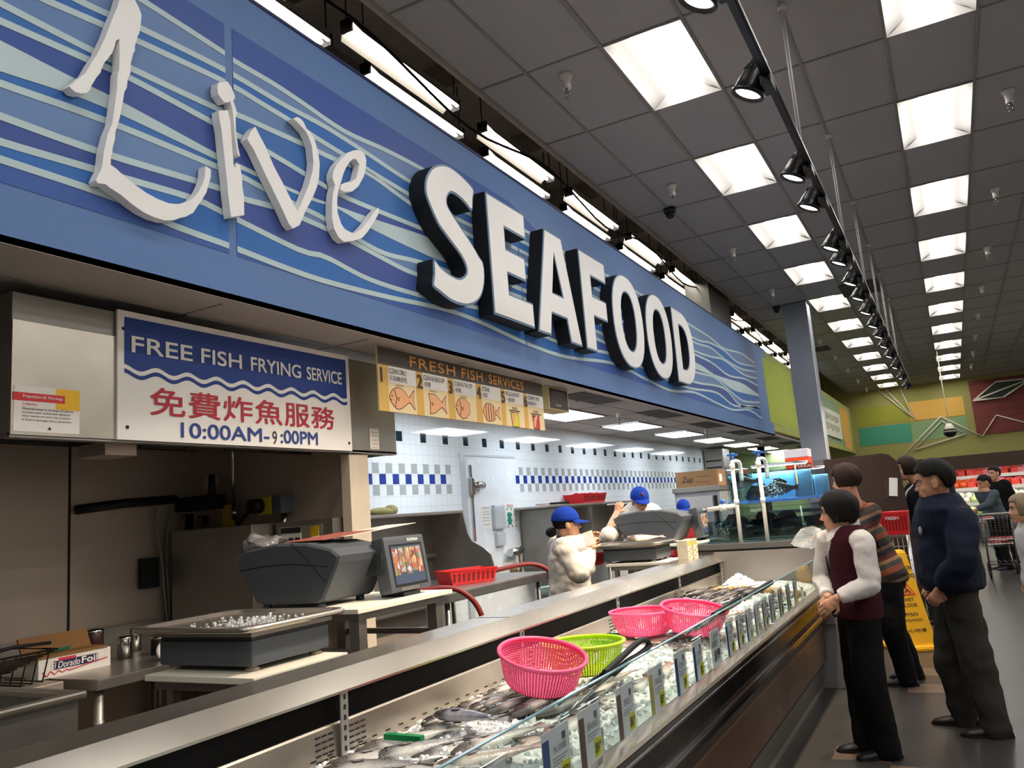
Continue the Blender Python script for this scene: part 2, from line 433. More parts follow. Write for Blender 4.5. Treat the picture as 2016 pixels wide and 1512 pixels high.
def dome(x, y, label):
    t = thing('dome_camera', label, 'security camera', (x, y, ZC))
    b = BM(); cyl(b, (0, 0, .01), (0, 0, -.05), .075, .07, 20); obj('base', b, mat('black_plastic', '#16171a', .3), t, True)
    b = BM(); ell(b, (0, 0, -.05), (.058, .058, .07)); obj('dome', b, mat('smoked_dome', '#0c0d10', .08), t, True)
p = oZ(1318, 412, ZC); dome(p.x, p.y, 'small black dome camera on the ceiling near the blue fascia')
p = oZ(1528, 604, ZC); dome(p.x, p.y, 'small black dome camera on the ceiling beside the grey column')
# ceiling air vents
def vent(px, py, w_, d, z, label, m2='#3a3836', grp=None):
    p = oZ(px, py, z); t = thing('ceiling_vent', label, 'air vent', p, 0, grp)
    b = BM(); bx(b, -w_/2, w_/2, -d/2, d/2, -.006, .012); obj('frame', b, mat('vent_dark', m2, .7), t, True)
    b = BM()
    for i in range(9): bx(b, -w_/2+.03, w_/2-.03, -d/2+.04+i*(d-.08)/8-.008, -d/2+.04+i*(d-.08)/8+.008, -.012, -.004)
    obj('louver', b, mat('vent_louver', '#55524f', .6), t, True)
vent(1693, 568, .62, 1.0, ZC, 'dark square air vent in the main ceiling beside the track lights')
vent(1612, 688, .5, .6, ZC, 'dark air vent in the ceiling right of the grey column')
# ---------------------------------------------------------------- track lights
XT, ZT = -.6, 3.86
M_black = mat('black_metal', '#131416', .35, .3, var=.05); M_lens = emis('spot_lens', '#fff2dd', 14)
bm = BM(); bx(bm, XT-.02, XT+.02, 3.2, oX(1781, 689, XT).y+.25, ZT, ZT+.035, .004); bx(bm, XT+.022, XT+.03, 3.2, oX(1781, 689, XT).y+.25, ZT+.005, ZT+.03)
single('light_track', bm, M_black, 'long black light track hanging below the ceiling along the aisle', 'light track', base=(XT, 3.2, ZT))
M_susp = mat('rod_white', '#cfccc8', .4, var=0)
for i, (u, v) in enumerate(((1543, 8), (1632, 265), (1679, 397), (1706, 482), (1722, 540), (1735, 590))):
    p = oZ(u, v, ZC); y = p.y; t = thing('suspension_rod', '%s white rod from the camera carrying the black light track' % ORD[i], 'rod', (XT, y, ZT+.035), 0, 'track suspension rods')
    b = BM()
    for dx in (-.008, .008): cyl(b, (XT+dx, y, ZT+.035), (XT+dx, y, ZC), .0055, n=6)
    obj('rod', b, M_susp, t)
    b = BM(); cyl(b, (XT, y, ZC-.03), (XT, y, ZC+.01), .03, .02, 12); obj('ceiling_cup', b, M_susp, t)
def head():
    t = thing('track_spotlight', '-', 'spotlight')
    D = V(-.43, -.03, -.9).normalized(); x, y, z = frame(D, (0, 1, 0)); M = Matrix((x, y, z)).transposed().to_4x4()
    M.translation = V(-.075, 0, .03)
    b = BM(); bx(b, -.03, .03, -.075, .075, -.06, -.002, .006); obj('adapter', b, M_black, t, True)
    b = BM(); tube(b, [(0, .02, -.03), (-.0, .06, -.04), (-.05, .075, .0), (-.09, .07, -.02)], .008, 8); obj('bracket', b, M_black, t, True)
    b = BM(); lathe(b, [(0, -.13), (.03, -.128), (.045, -.11), (.05, -.08), (.066, -.03), (.08, .03), (.086, .075), (.094, .08), (.094, .1), (.078, .1), (.07, .04)], 28, M); obj('shade', b, M_black, t, True)
    b = BM()
    for i in range(14):
        a = 2*pi*i/14; c = M @ V(.055*cos(a), .055*sin(a), -.07); cyl(b, c, M @ V(.066*cos(a), .066*sin(a), -.035), .005, n=5)
    obj('fins', b, M_black, t, True)
    b = BM(); lathe(b, [(0, .078), (.04, .08), (.072, .084)], 24, M); obj('lens', b, M_lens, t, True)
    ld = bpy.data.lights.new('spot_lamp', 'SPOT'); ld.energy = E_SPOT; ld.spot_size = R(76); ld.spot_blend = .75; ld.shadow_soft_size = .06; ld.color = lin('#ffe9cf')[:3]
    lo = bpy.data.objects.new('spot_lamp', ld); COL.objects.link(lo); lo.parent = t
    lo.matrix_local = Matrix.Translation(M.translation + D*.12) @ D.to_track_quat('-Z', 'Y').to_matrix().to_4x4(); return t
hd = head(); first = True
HP = [(1410, 8), (1497, 178), (1570, 297), (1600, 368), (1637, 437), (1653, 480), (1672, 518), (1687, 553), (1700, 578), (1712, 600), (1722, 622), (1731, 640), (1740, 658), (1750, 677), (1759, 692), (1767, 707)]
for i, (u, v) in enumerate(HP):
    o = hd if first else dup(hd); first = False; y = oX(u+14, v-18, XT).y; o.location = (XT, y, ZT)
    o['label'] = '%s black spotlight from the camera on the hanging track' % ORD[i]; o['group'] = 'track spotlights'
# ---------------------------------------------------------------- seafood fascia
ZF0, ZF1 = 2.71, 4.436
def wear(name, col): return mat(name, col, .55, var=.05, vscale=1.2, spec=.3)
M_fas = wear('fascia_blue', '#6282b6')
YG = oX(1515, 770, XF).y
bm = BM(); bx(bm, XF-.08, XF, -3, YG, ZF0, ZF1); bx(bm, XF-.1, XF+.006, -3, YG, ZF1, ZF1+.02, mi=1)
struct('wall_fascia_blue', bm, [M_fas, mat('fascia_cap', '#1d2a55', .5, var=0)])
M_grn = mat('fascia_green', '#a3ab5e', .8, var=.12, vscale=1.4)
bm = BM(); bx(bm, XF-.08, XF, YG, YB, ZF0+.1, ZF1)
wf = struct('wall_fascia_green', bm, M_grn)
def blkx(px, m, name='painted_block'):
    P = [oX(u, v, XF+.002) for u, v in px]; b = BM(); prism(b, [[(p.y, p.z) for p in P]], MX(XF), .003); return obj(name, b, m, wf)
kc = lambda x, y: (1480+x/5.04, 640+y/5.04)
blkx([kc(100, 318), kc(380, 480), kc(470, 1040), kc(190, 965)], mat('lime_block', '#a9b84a', .8, var=.08))
blkx([kc(380, 490), kc(850, 790), kc(930, 1200), kc(470, 1040)], mat('sage_block', '#8aa37c', .8, var=.08))
blkx([kc(868, 808), kc(945, 850), kc(1005, 1250), kc(925, 1205)], mat('amber_block', '#d9a94e', .8, var=.03))
# lettering board on the green fascia
P = [oX(*kc(*p), XF+.05) for p in ((695, 800), (870, 885), (905, 1140), (735, 1080))]
t = thing('letter_board', 'white cut-out lettering on the green fascia right of the column', 'sign', P[0])
b = BM(); prism(b, [[(p.y, p.z) for p in P]], MX(XF+.01), .04); obj('board', b, mat('cream_board', '#dfe2cf', .6), t)
y0, y1, z0, z1 = P[0].y+.5, P[1].y-.4, min(p.z for p in P)+.12, max(p.z for p in P)-.12
b = BM()
for r0 in (0, 1):
    for i in range(9):
        a = y0+(y1-y0)*i/9; h_ = (z1-z0)*.36; zz = z0+(z1-z0)*(.08 if r0 == 0 else .56)
        bx(b, XF+.05, XF+.054, a, a+(y1-y0)*.035, zz+(i % 3)*.03, zz+h_)
obj('lettering', b, mat('letter_olive', '#5c6140', .7, var=0), t)
# wave mural
def zc(pts):
    P = sorted([(oX(u, v, XF).y, oX(u, v, XF).z) for u, v in pts])
    S = [(q.x, q.y) for q in spline([V(a, b, 0) for a, b in P], 6)]
    def f(y):
        if y <= S[0][0]: return S[0][1]
        for (a, b), (c, d) in zip(S, S[1:]):
            if a <= y <= c: return b+(d-b)*(y-a)/max(1e-6, c-a)
        return S[-1][1]
    return f
ST = [
 [(280, 1), (440, 104), (460, 120), (539, 166), (598, 205), (678, 259), (757, 295), (830, 333), (930, 392), (1036, 456), (1180, 535), (1270, 585), (1359, 640), (1397, 664), (1425, 686), (1459, 696), (1483, 713)],
 [(149, 0), (222, 33), (278, 57), (443, 139), (559, 207), (638, 249), (717, 299), (815, 363), (930, 425), (1036, 480), (1180, 556), (1280, 615), (1368, 667), (1397, 675), (1425, 690), (1453, 714), (1483, 721)],
 [(87, 0), (212, 54), (274, 83), (441, 161), (519, 207), (569, 237), (618, 269), (678, 306), (819, 391), (930, 446), (1036, 500), (1180, 572), (1280, 630), (1367, 674), (1399, 685), (1429, 709), (1459, 726), (1484, 731)],
 [(0, 7), (184, 102), (257, 135), (422, 212), (468, 227), (539, 259), (598, 285), (658, 314), (725, 342), (820, 409), (930, 466), (1036, 521), (1180, 590), (1280, 645), (1370, 692), (1402, 703), (1425, 709), (1463, 737), (1489, 745)],
 [(0, 42), (177, 120), (253, 153), (424, 245), (469, 268), (535, 304), (608, 348), (668, 383), (735, 412), (838, 454), (930, 496), (1036, 545), (1180, 610), (1280, 660), (1370, 699), (1402, 715), (1434, 739), (1466, 746), (1489, 758)],
 None,
 [(0, 165), (212, 240), (430, 330), (475, 348), (531, 378), (600, 412), (640, 432), (705, 472), (759, 500), (832, 518), (930, 552), (1036, 590), (1180, 655), (1280, 700), (1371, 733), (1406, 743), (1434, 767), (1463, 789), (1495, 792)],
 [(0, 229), (194, 299), (399, 361), (448, 377), (479, 392), (547, 410), (600, 432), (640, 450), (692, 476), (759, 512), (819, 540), (930, 572), (1036, 610), (1180, 670), (1280, 718), (1367, 752), (1408, 759), (1431, 769), (1459, 799), (1497, 803)],
 [(0, 280), (189, 335), (243, 351), (382, 392), (451, 425), (590, 493), (640, 506), (729, 551), (836, 584), (952, 610), (1036, 645), (1116, 680), (1214, 700), (1300, 742), (1357, 764), (1410, 773), (1444, 798), (1474, 800), (1497, 805)],
 [(0, 314), (222, 389), (333, 441), (455, 486), (555, 525), (640, 554), (759, 584), (866, 607), (938, 631), (1036, 676), (1116, 703), (1208, 716), (1274, 748), (1321, 769), (1368, 773), (1414, 795), (1444, 807), (1474, 807), (1498, 823)]]
WT = [(0, 80), (128, 146), (243, 203), (425, 302), (473, 324), (519, 347), (563, 367), (618, 390), (664, 406), (725, 428), (854, 472), (900, 505), (960, 536), (1036, 570), (1180, 632), (1280, 680), (1372, 715), (1406, 737), (1440, 748), (1463, 756), (1492, 776)]
WB = [(0, 142), (132, 184), (243, 229), (425, 315), (473, 334), (519, 355), (563, 374), (618, 397), (664, 411), (729, 450), (838, 502), (896, 524), (960, 548), (1036, 578), (1180, 640), (1280, 687), (1372, 728), (1406, 741), (1440, 766), (1463, 774), (1492, 780)]
curves = []
for s in ST:
    if s: f = zc(s); curves.append((lambda y, f=f: f(y)+.016, lambda y, f=f: f(y)-.016))
    else: curves.append((zc(WT), zc(WB)))
BC = ['#435fa6', '#6f8cbc', '#3b71bb', '#6b89bb', '#4272b6', '#435ca3', '#3b71bb', '#6d8cbc', '#455ba0', '#3b73bd', '#4565ad']
mm = [wear('mural_'+c[1:], c) for c in BC] + [wear('mural_stripe', '#bfd5da')]
YEND = oX(1497, 806, XF).y
bm = BM(); seams = (2.795, 5.97, 9.1, 12.22)
NS = 170; ys = [.2+(YEND-.2)*i/NS for i in range(NS+1)]
def strip(ft, fb, mi, ya, yb, dx):
    prev = None
    for y in [ya]+[q for q in ys if ya < q < yb]+[yb]:
        zt, zb = ft(y), fb(y)
        if zb > zt: zb = zt
        cur = (bm.verts.new((XF+dx, y, zt)), bm.verts.new((XF+dx, y, zb)))
        if prev and (prev[0].co.z-prev[1].co.z > 1e-4 or zt-zb > 1e-4):
            f = bm.faces.new((prev[0], prev[1], cur[1], cur[0])); f.material_index = mi
        prev = cur
ed = [.2]+[s for s in seams]+[YEND]
top = lambda y: 4.2 if y < 5.9 else max(curves[0][0](y), 4.2-.25*(y-5.9))
bot = lambda y: 2.945
for a, b_ in zip(ed, ed[1:]):
    g = .026 if a == seams[0] or b_ == seams[0] else .008
    ya = a+(.026 if a == seams[0] else (.008 if a in seams else 0)); yb = b_-(.026 if b_ == seams[0] else (.008 if b_ in seams else 0))
    strip(top, curves[0][0], 0, ya, yb, .002)
    for i in range(len(curves)):
        nx = curves[i+1][0] if i+1 < len(curves) else bot
        strip(curves[i][1], nx, i+1, ya, yb, .002)
    for c in curves: strip(c[0], c[1], len(BC), ya, yb, .004)
mural = single('wave_mural', bm, mm, 'long mural of pale waves on blue bands behind the sign letters', 'mural', base=(XF, .2, 2.945))
# raised letters
M_white = mat('sign_white', '#f4f4f3', .5, var=.02); M_ret = mat('letter_black', '#0c0e12', .6, var=.05); M_rim = mat('letter_trim', '#5f7d9b', .45, var=.03)
def sm(P, k=3): return [(q.x, q.y) for q in spline([V(a, b, 0) for a, b in P], k, True)]
def rawletter(name, loops, label, xf=XF+.06):
    t = thing(name, label, 'sign letter', (XF, loops[0][0][0], min(p[1] for p in loops[0])), 0, 'white brush letters on the fascia')
    b = BM()
    for P in loops: walls(b, P, MX(0), XF+.009, xf)
    obj('side', b, M_white, t)
    b = BM(); fill(b, loops, MX(xf)); obj('face', b, M_white, t)
def pxl(P, X): return [(oX(u, v, X).y, oX(u, v, X).z) for u, v in P]
XL = XF+.06
s1 = lambda P: [(120+x/5.93, y/5.93) for x, y in P]
s2 = lambda P: [(120+x/5.93, 240+y/5.93) for x, y in P]
s3 = lambda P: [(400+x/5.04, 120+y/5.04) for x, y in P]
s4 = lambda P: [(640+x/5.04, 240+y/5.04) for x, y in P]
Lp = s1([(700, -60), (850, -40), (870, 10), (910, 90), (940, 170), (935, 250), (915, 390), (895, 420), (885, 470), (862, 540), (865, 590), (845, 620), (815, 740), (812, 850), (780, 920), (770, 1020), (740, 1075), (725, 1170), (690, 1360), (660, 1470)]) + s2([(655, 60), (635, 120), (632, 200), (605, 300), (600, 360), (585, 400), (580, 500), (640, 540), (710, 605), (860, 730), (1000, 830), (1130, 900), (1260, 950), (1360, 960), (1470, 935), (1540, 895), (1610, 810), (1655, 720), (1680, 640), (1690, 515), (1750, 555), (1750, 640), (1715, 760), (1700, 820), (1640, 920), (1590, 990), (1545, 1060), (1450, 1110), (1390, 1115), (1330, 1145), (1210, 1150), (1080, 1110), (950, 1045), (830, 960), (700, 850), (560, 760), (520, 725), (430, 715), (410, 680), (440, 610), (470, 560), (490, 450), (500, 350), (545, 150)]) + s1([(600, 1440), (630, 1230), (655, 1040), (665, 850), (680, 820), (685, 680), (685, 480), (680, 450), (640, 480), (630, 530), (600, 620), (500, 740), (460, 850), (410, 910), (350, 1010), (340, 1050), (295, 1085), (230, 1090), (160, 1070), (95, 1010), (200, 920), (290, 850), (350, 740), (420, 640), (520, 430), (600, 220), (660, 80)])
rawletter('brush_letter', [pxl(Lp, XL)], 'tall white hand-brushed capital L on the blue fascia')
ip = s3([(150, 215), (240, 203), (275, 250), (315, 345), (315, 372), (297, 392), (340, 518), (322, 550), (325, 700), (345, 850), (368, 948), (345, 925), (318, 760), (304, 600), (290, 470), (270, 400), (235, 412), (205, 405), (150, 330), (142, 270)])
i2 = s3([(155, 490), (245, 490), (270, 600), (285, 800), (303, 1050), (325, 1055), (325, 1020), (367, 1035), (372, 1075), (385, 1150), (390, 1250), (405, 1350), (408, 1530), (277, 1547), (245, 1300), (240, 1210), (205, 900), (185, 700), (160, 560)])
t_ = thing('brush_letter', 'white hand-brushed letter i with its lean dot on the blue fascia', 'sign letter', (XF, 2.85, 3.15), 0, 'white brush letters on the fascia')
for nm, pp in (('dot', ip), ('stem', i2)):
    P = pxl(pp, XL); b = BM(); walls(b, P, MX(0), XF+.009, XL); fill(b, [P], MX(XL)); obj(nm, b, M_white, t_)
vp = s3([(520, 655), (550, 720), (620, 850), (700, 1040), (800, 1230), (870, 1370), (938, 1495), (1000, 1350), (1050, 1225), (1085, 1100), (1095, 1000), (1080, 850), (1050, 760), (1020, 700), (940, 610), (895, 572), (935, 555), (970, 575), (1000, 610), (1025, 670), (1060, 700), (1100, 760), (1140, 900), (1157, 1020), (1150, 1160), (1130, 1250), (1080, 1370), (1020, 1480)]) + [(597, 427), (590, 443), (577, 450), (569, 441), (555, 410), (521, 340), (500, 295), (487, 274), (493, 260), (502, 250)]
rawletter('brush_letter', [pxl(vp, XL)], 'white hand-brushed letter v between the i and the e')
ep = s4([(345, 278), (390, 310), (410, 380), (405, 460), (385, 540), (330, 640), (270, 690), (190, 693), (150, 668), (165, 622), (205, 600), (260, 595), (310, 560), (330, 480), (340, 420), (310, 370), (280, 365), (250, 390), (210, 450), (180, 520), (160, 590), (140, 640), (125, 720), (120, 800), (125, 900), (160, 1010), (200, 1070), (290, 1110), (360, 1060), (420, 990), (480, 900), (530, 850), (535, 900), (490, 990), (430, 1080), (370, 1150), (280, 1180), (190, 1190), (140, 1150), (90, 1060), (70, 950), (70, 820), (80, 700), (100, 630), (75, 560), (80, 500), (110, 430), (160, 370), (220, 310), (290, 280)])
rawletter('brush_letter', [pxl(ep, XL)], 'white hand-brushed letter e just before the big block letters')
XA = -2.86
s5 = lambda P: [(640+x/3.36, 420+y/3.36) for x, y in P]
Sp = sm(pxl(s4([(1470, 665), (1466, 770), (1455, 885), (1370, 790), (1290, 722), (1240, 710), (1210, 760), (1215, 830), (1260, 910), (1350, 1050), (1450, 1200), (1530, 1340)]) + s5([(1045, 330), (1055, 430), (1040, 530), (1000, 590), (930, 612), (840, 585), (760, 525), (712, 478), (718, 400), (718, 300), (760, 350), (830, 405), (890, 428), (930, 400), (930, 350), (890, 270), (800, 150), (740, 60)]) + s4([(1010, 760), (990, 640), (1005, 540), (1060, 450), (1140, 420), (1230, 438), (1350, 530)]), XA), 3)
y0, y1 = 5.2, 5.87
Ep = [(5.2, 4.04), (5.84, 4.04), (5.84, 3.82), (5.47, 3.82), (5.47, 3.645), (5.79, 3.645), (5.79, 3.44), (5.47, 3.44), (5.47, 3.275), (5.88, 3.275), (5.88, 3.06), (5.2, 3.06)]
Ap = [(6.22, 4.03), (6.57, 4.03), (6.86, 3.05), (6.6, 3.05), (6.55, 3.26), (6.24, 3.26), (6.19, 3.05), (5.94, 3.05)]
Ah = [(6.385, 3.84), (6.29, 3.46), (6.5, 3.46)]
Fp = [(6.96, 4.04), (7.62, 4.04), (7.62, 3.82), (7.22, 3.82), (7.22, 3.62), (7.58, 3.62), (7.58, 3.41), (7.22, 3.41), (7.22, 3.05), (6.96, 3.05)]
def sup(cx, cz, rx, rz, e=2.25, n=44, a0=0, a1=2*pi):
    o = []
    for i in range(n):
        a = a0+(a1-a0)*i/n; c, s = cos(a), sin(a)
        o.append((cx+rx*math.copysign(abs(c)**(2/e), c), cz+rz*math.copysign(abs(s)**(2/e), s)))
    return o
def Olp(c): return [sup(c, 3.535, .475, .52), sup(c, 3.535, .215, .325)]
def half(x0, xm, x1, z0, z1, n=20):
    P = [(x0, z1), (xm, z1)]; cz, rz = (z0+z1)/2, (z1-z0)/2
    for i in range(1, n): a = pi/2-pi*i/n; c, s = cos(a), sin(a); P.append((xm+(x1-xm)*abs(c)**.85, cz+rz*math.copysign(abs(s)**.85, s)))
    return P+[(xm, z0), (x0, z0)]
Dp = [half(9.87, 10.2, 10.76, 3.05, 4.03), half(10.13, 10.2, 10.49, 3.25, 3.83)]
def chan(loops, label):
    t = thing('channel_letter', label, 'sign letter', (XF, min(p[0] for p in loops[0]), min(p[1] for p in loops[0])), 0, 'white block letters on the fascia')
    b = BM()
    for P in loops: walls(b, P, MX(0), XF+.009, XA-.006)
    obj('return', b, M_ret, t)
    b = BM(); fill(b, loops, MX(XA))
    for P in loops: walls(b, P, MX(0), XA-.006, XA)
    obj('trim_cap', b, M_rim, t)
    inn = [offs(P, .016 if i == 0 else -.016) for i, P in enumerate(loops)]
    b = BM(); fill(b, inn, MX(XA+.004))
    for P in inn: walls(b, P, MX(0), XA, XA+.004)
    obj('face', b, M_white, t)
chan([Sp], 'big white block letter S with black sides, first of its word')
chan([Ep], 'big white block letter E with black sides after the S')
chan([Ap, Ah], 'big white block letter A with black sides and small triangular hole')
chan([Fp], 'big white block letter F with black sides after the A')
chan(Olp(8.22), 'big white block letter O with black sides next to the F')
chan(Olp(9.27), 'big white block letter O with black sides next to the D')
chan(Dp, 'big white block letter D with black sides, last of its word')
# strip lights in the open void above the fascia
M_strip = emis('strip_tube', '#fff6ea', E_STRIP); M_hous = mat('strip_housing', '#b9b4ac', .5, var=.05)
def striplight():
    t = thing('strip_light', '-', 'strip light'); L = .76
    b = BM()
    for s in (1, -1):
        f = b.faces.new([b.verts.new(v) for v in ((s*.1, -L*.9, -.02), (s*.1, L*.9, -.02), (s*.04, L*.96, .07), (s*.04, -L*.96, .07))])
    bx(b, -.045, .045, -L*.96, L*.96, .07, .11); obj('reflector', b, M_hous, t, True)
    b = BM()
    for s in (1, -1): cyl(b, (s*.035, -L*.94, .035), (s*.035, L*.94, .035), .019, n=10)
    obj('tube', b, M_strip, t, True)
    for s in (1, -1): b = BM(); bx(b, -.05, .05, s*L*.97-.012, s*L*.97+.012, -.01, .09); cyl(b, (0, s*L*.97, .08), (0, s*L*.97, .84), .006, n=6); obj('hanger', b, M_black, t, True)
    return t
sl = striplight(); first = True
for i in range(14):
    for r0, (x, z) in enumerate(((-3.42, 5.14), (-3.8, 5.27))):
        o = sl if first else dup(sl); first = False; o.location = (x, 1.15+1.95*i+(.0 if r0 == 0 else .7), z)
        o['label'] = '%s fluorescent strip light from the camera in the %s row above the fascia' % (ORD[i], 'front' if r0 == 0 else 'rear'); o['group'] = 'strip lights above the fascia'
b = BM()
for dy in (0, .0): tube(b, spline([V(-3.3, 1+1.6*i, 5.05+.1*(-1)**i) for i in range(18)], 5), .012, 6)
single('void_cable', b, M_black, 'black cable sagging along the open void above the fascia', 'cable')
p = oX(1395, 598, -3.25); b = BM(); bx(b, -3.5, -3.1, p.y-.5, p.y+.9, ZF1+.05, ZF1+.75, .01); single('void_duct', b, mat('galvanised', '#8b8a86', .4, .8), 'grey metal duct box above the fascia near its far end', 'duct')
# ---------------------------------------------------------------- grey column
ca, cb = oZ(1540, 602, ZC), oZ(1585, 592, ZC); cy = 15.3
bm = BM(); bx(bm, ca.x, cb.x, cy, cy+.42, 0, ZC, .006); bx(bm, ca.x-.012, cb.x+.012, cy-.012, cy+.432, 0, oY(1630, 903, cy).z, .004, 1)
bx(bm, cb.x-.008, cb.x+.006, cy-.006, cy+.02, 1.7, ZC, mi=2)
struct('column', bm, [mat('column_grey', '#7f8694', .6, var=.03), mat('column_base', '#6e7078', .6, var=.03), mat('corner_guard', '#d5d3cf', .4, var=0)])
# ---------------------------------------------------------------- service area behind the counter
XW, ZS = -4.9, 2.72
M_tileW = None
def wall_tile():
    t = NT('white_wall_tile'); v = t.coord('Object'); sx = t.n('ShaderNodeSeparateXYZ'); t.l(v, sx.inputs[0])
    ty = t.math('FRACT', t.math('DIVIDE', t.math('ADD', sx.outputs[1], 50*.1075), .1075)); tz = t.math('FRACT', t.math('DIVIDE', t.math('SUBTRACT', sx.outputs[2], .0), .1075))
    g = t.math('MAXIMUM', t.math('LESS_THAN', ty, .03), t.math('LESS_THAN', tz, .03))
    n = t.noise(v, .8, 2)
    c = t.mix(g, t.mix(n, lin('#dfe9ee'), lin('#eff5f7')), lin('#c3ccd0')); t.l(c, t.b.inputs['Base Color'])
    t.b.inputs['Roughness'].default_value = .07; t.b.inputs['Specular IOR Level'].default_value = .6
    t.bump(t.math('MULTIPLY', g, -1.0), .25, .002); return t.m
M_tg, M_tb, M_tgr = mat('tile_dark_green', '#13303a', .08, var=.05), mat('tile_blue', '#223f96', .08, var=.05), mat('tile_grey', '#aab1b0', .1, var=.05)
T = .1075; Z1 = 2.389
bm = BM(); bx(bm, XW-.1, XW, -3, 18.1, 0, 2.95)
def tl(y, z, mi): bx(bm, XW, XW+.0015, y+.002, y+T-.002, z+.002, z+T-.002, mi=mi)
y = 5.8
for k in range(-4, 28): tl(6.645+.4285*k, Z1, 1)
for k in range(0, 55):
    yb = 6.124-2*T*2+2*T*k
    if yb > 17.9: break
    if 7.72 < yb+T and yb < 9.13: continue
    tl(yb, Z1-.108-2.0*T-.115+.0, 2)
    for z in (Z1-.108-T-.115, Z1-.108-3*T-.115):
        if not (7.72 < yb+2*T and yb+T < 9.15): tl(yb+T, z, 3)
struct('wall_tiled', bm, [wall_tile(), M_tg, M_tb, M_tgr])
M_steel = mat('stainless', '#bcb8b2', .3, .9, var=.12, vscale=4, stretch=(1, 1, 1)); M_steelD = mat('stainless_dull', '#9c9892', .4, .85, var=.18, vscale=3)
M_steelK = mat('stainless_sooty', '#c4b7aa', .48, .7, var=.16, vscale=1.6); M_steelB = mat('stainless_bright', '#cdc6ba', .24, .9, var=.12, vscale=5)
M_poly = mat('cutting_board', '#efe9d8', .5, var=.05, vscale=8, bump=.03); M_red = mat('red_plastic', '#d3262a', .4, var=.05)
M_greyP = mat('scale_grey', '#4d5359', .5, var=.06, bump=.03, bscale=200); M_greyD = mat('scale_dark', '#2b2f34', .45, var=.06)
M_blk = mat('matt_black', '#0b0b0c', .6, var=.1); M_chr = mat('chrome', '#c9c9c9', .14, 1, var=.05)
# walk-in cooler door in the tiled wall
bm = BM(); bx(bm, XW, XW+.012, 7.8, 9.12, 0, 2.28, .003); dr = struct('door_1', bm, mat('cooler_door', '#e3eaee', .25, var=.05))
bm = BM(); bx(bm, XW+.012, XW+.03, 7.8, 7.9, 0, 2.3, .004); bx(bm, XW+.012, XW+.02, 7.8, 9.12, 2.27, 2.3, .003); obj('door_frame', bm, mat('door_frame_grey', '#c5ced4', .3, .2), dr)
bm = BM(); bx(bm, XW+.012, XW+.03, 7.99, 8.03, 1.3, 2.17, .003); bx(bm, XW+.01, XW+.06, 7.95, 8.03, 1.82, 2.02, .012); tube(bm, [(XW+.05, 8.02, 1.93), (XW+.06, 8.1, 1.935), (XW+.06, 8.2, 1.93), (XW+.03, 8.24, 1.92)], [.03, .045, .045, .02], 10); obj('hinge', bm, M_chr, dr)
# service ceiling
bm = BM(); LS = [(-4.35, -3.76, 6.13+2.33*i, 7.27+2.33*i) for i in range(-2, 8)]
bx(bm, XW, XF-.0, -3, 23.2, ZS, ZS+.02)
for i in range(40):
    yy = -3+1.165*i*.5*2
    if yy < 23: bx(bm, XW, XF-.08, yy-.008, yy+.008, ZS-.004, ZS, mi=1)
for x in (-4.35, -3.755, -3.4): bx(bm, x-.01, x+.01, -3, 23.2, ZS-.004, ZS, mi=1)
bx(bm, XF-.08, XF, -3, YG, ZS-.012, ZS)
struct('ceiling_service', bm, [mat('service_tile', '#a8a39d', .8, var=.06, vscale=2), mat('service_tee', '#8f8a85', .6, var=.05)])
for i, (x0, x1, y0, y1) in enumerate(LS):
    if y1 < 4.6 and y1 > 1.9: continue
    lab = 'white ceiling light panel over the service area, %s from the hood' % (ORD[max(0, i-2)]) if i >= 2 else 'ceiling light panel over the fryers out of view'
    t = thing('panel_light', lab, 'ceiling light', ((x0+x1)/2, (y0+y1)/2, ZS), 0, 'service area light panels')
    b = BM(); bx(b, x0+.02, x1-.02, y0+.02, y1-.02, ZS-.012, ZS-.004); obj('lens', b, M_lampS, t)
    b = BM()
    for s in ((x0, x0+.02, y0, y1), (x1-.02, x1, y0, y1), (x0, x1, y0, y0+.02), (x0, x1, y1-.02, y1)): bx(b, *s, ZS-.016, ZS-.004)
    obj('frame', b, M_tee, t)
vn = 0
for i in range(7):
    y0 = 7.4+2.33*i
    t = thing('ceiling_vent', 'dark vent grille in the service ceiling, %s beyond the fish services sign' % ORD[i], 'air vent', (-3.25, y0+.5, ZS), 0, 'service ceiling vents')
    b = BM(); bx(b, -3.42, -3.1, y0, y0+1.05, ZS-.008, ZS-.002); obj('grille', b, mat('vent_dark', '#3a3836', .7), t)
    b = BM(); bx(b, -3.44, -3.08, y0+.51, y0+.54, ZS-.012, ZS-.003)
    for k in range(8): bx(b, -3.42, -3.1, y0+.06+k*.125, y0+.075+k*.125, ZS-.011, ZS-.003)
    obj('louver', b, mat('vent_louver', '#55524f', .6), t)
for i, (u, v) in enumerate(((1217, 812), (1390, 846), (1500, 866))):
    p = oZ(u, v, ZS); o = dup(sp, (p.x, p.y, ZS+.06), None, '%s dark sprinkler head under the service ceiling' % ORD[i], 'service sprinklers')
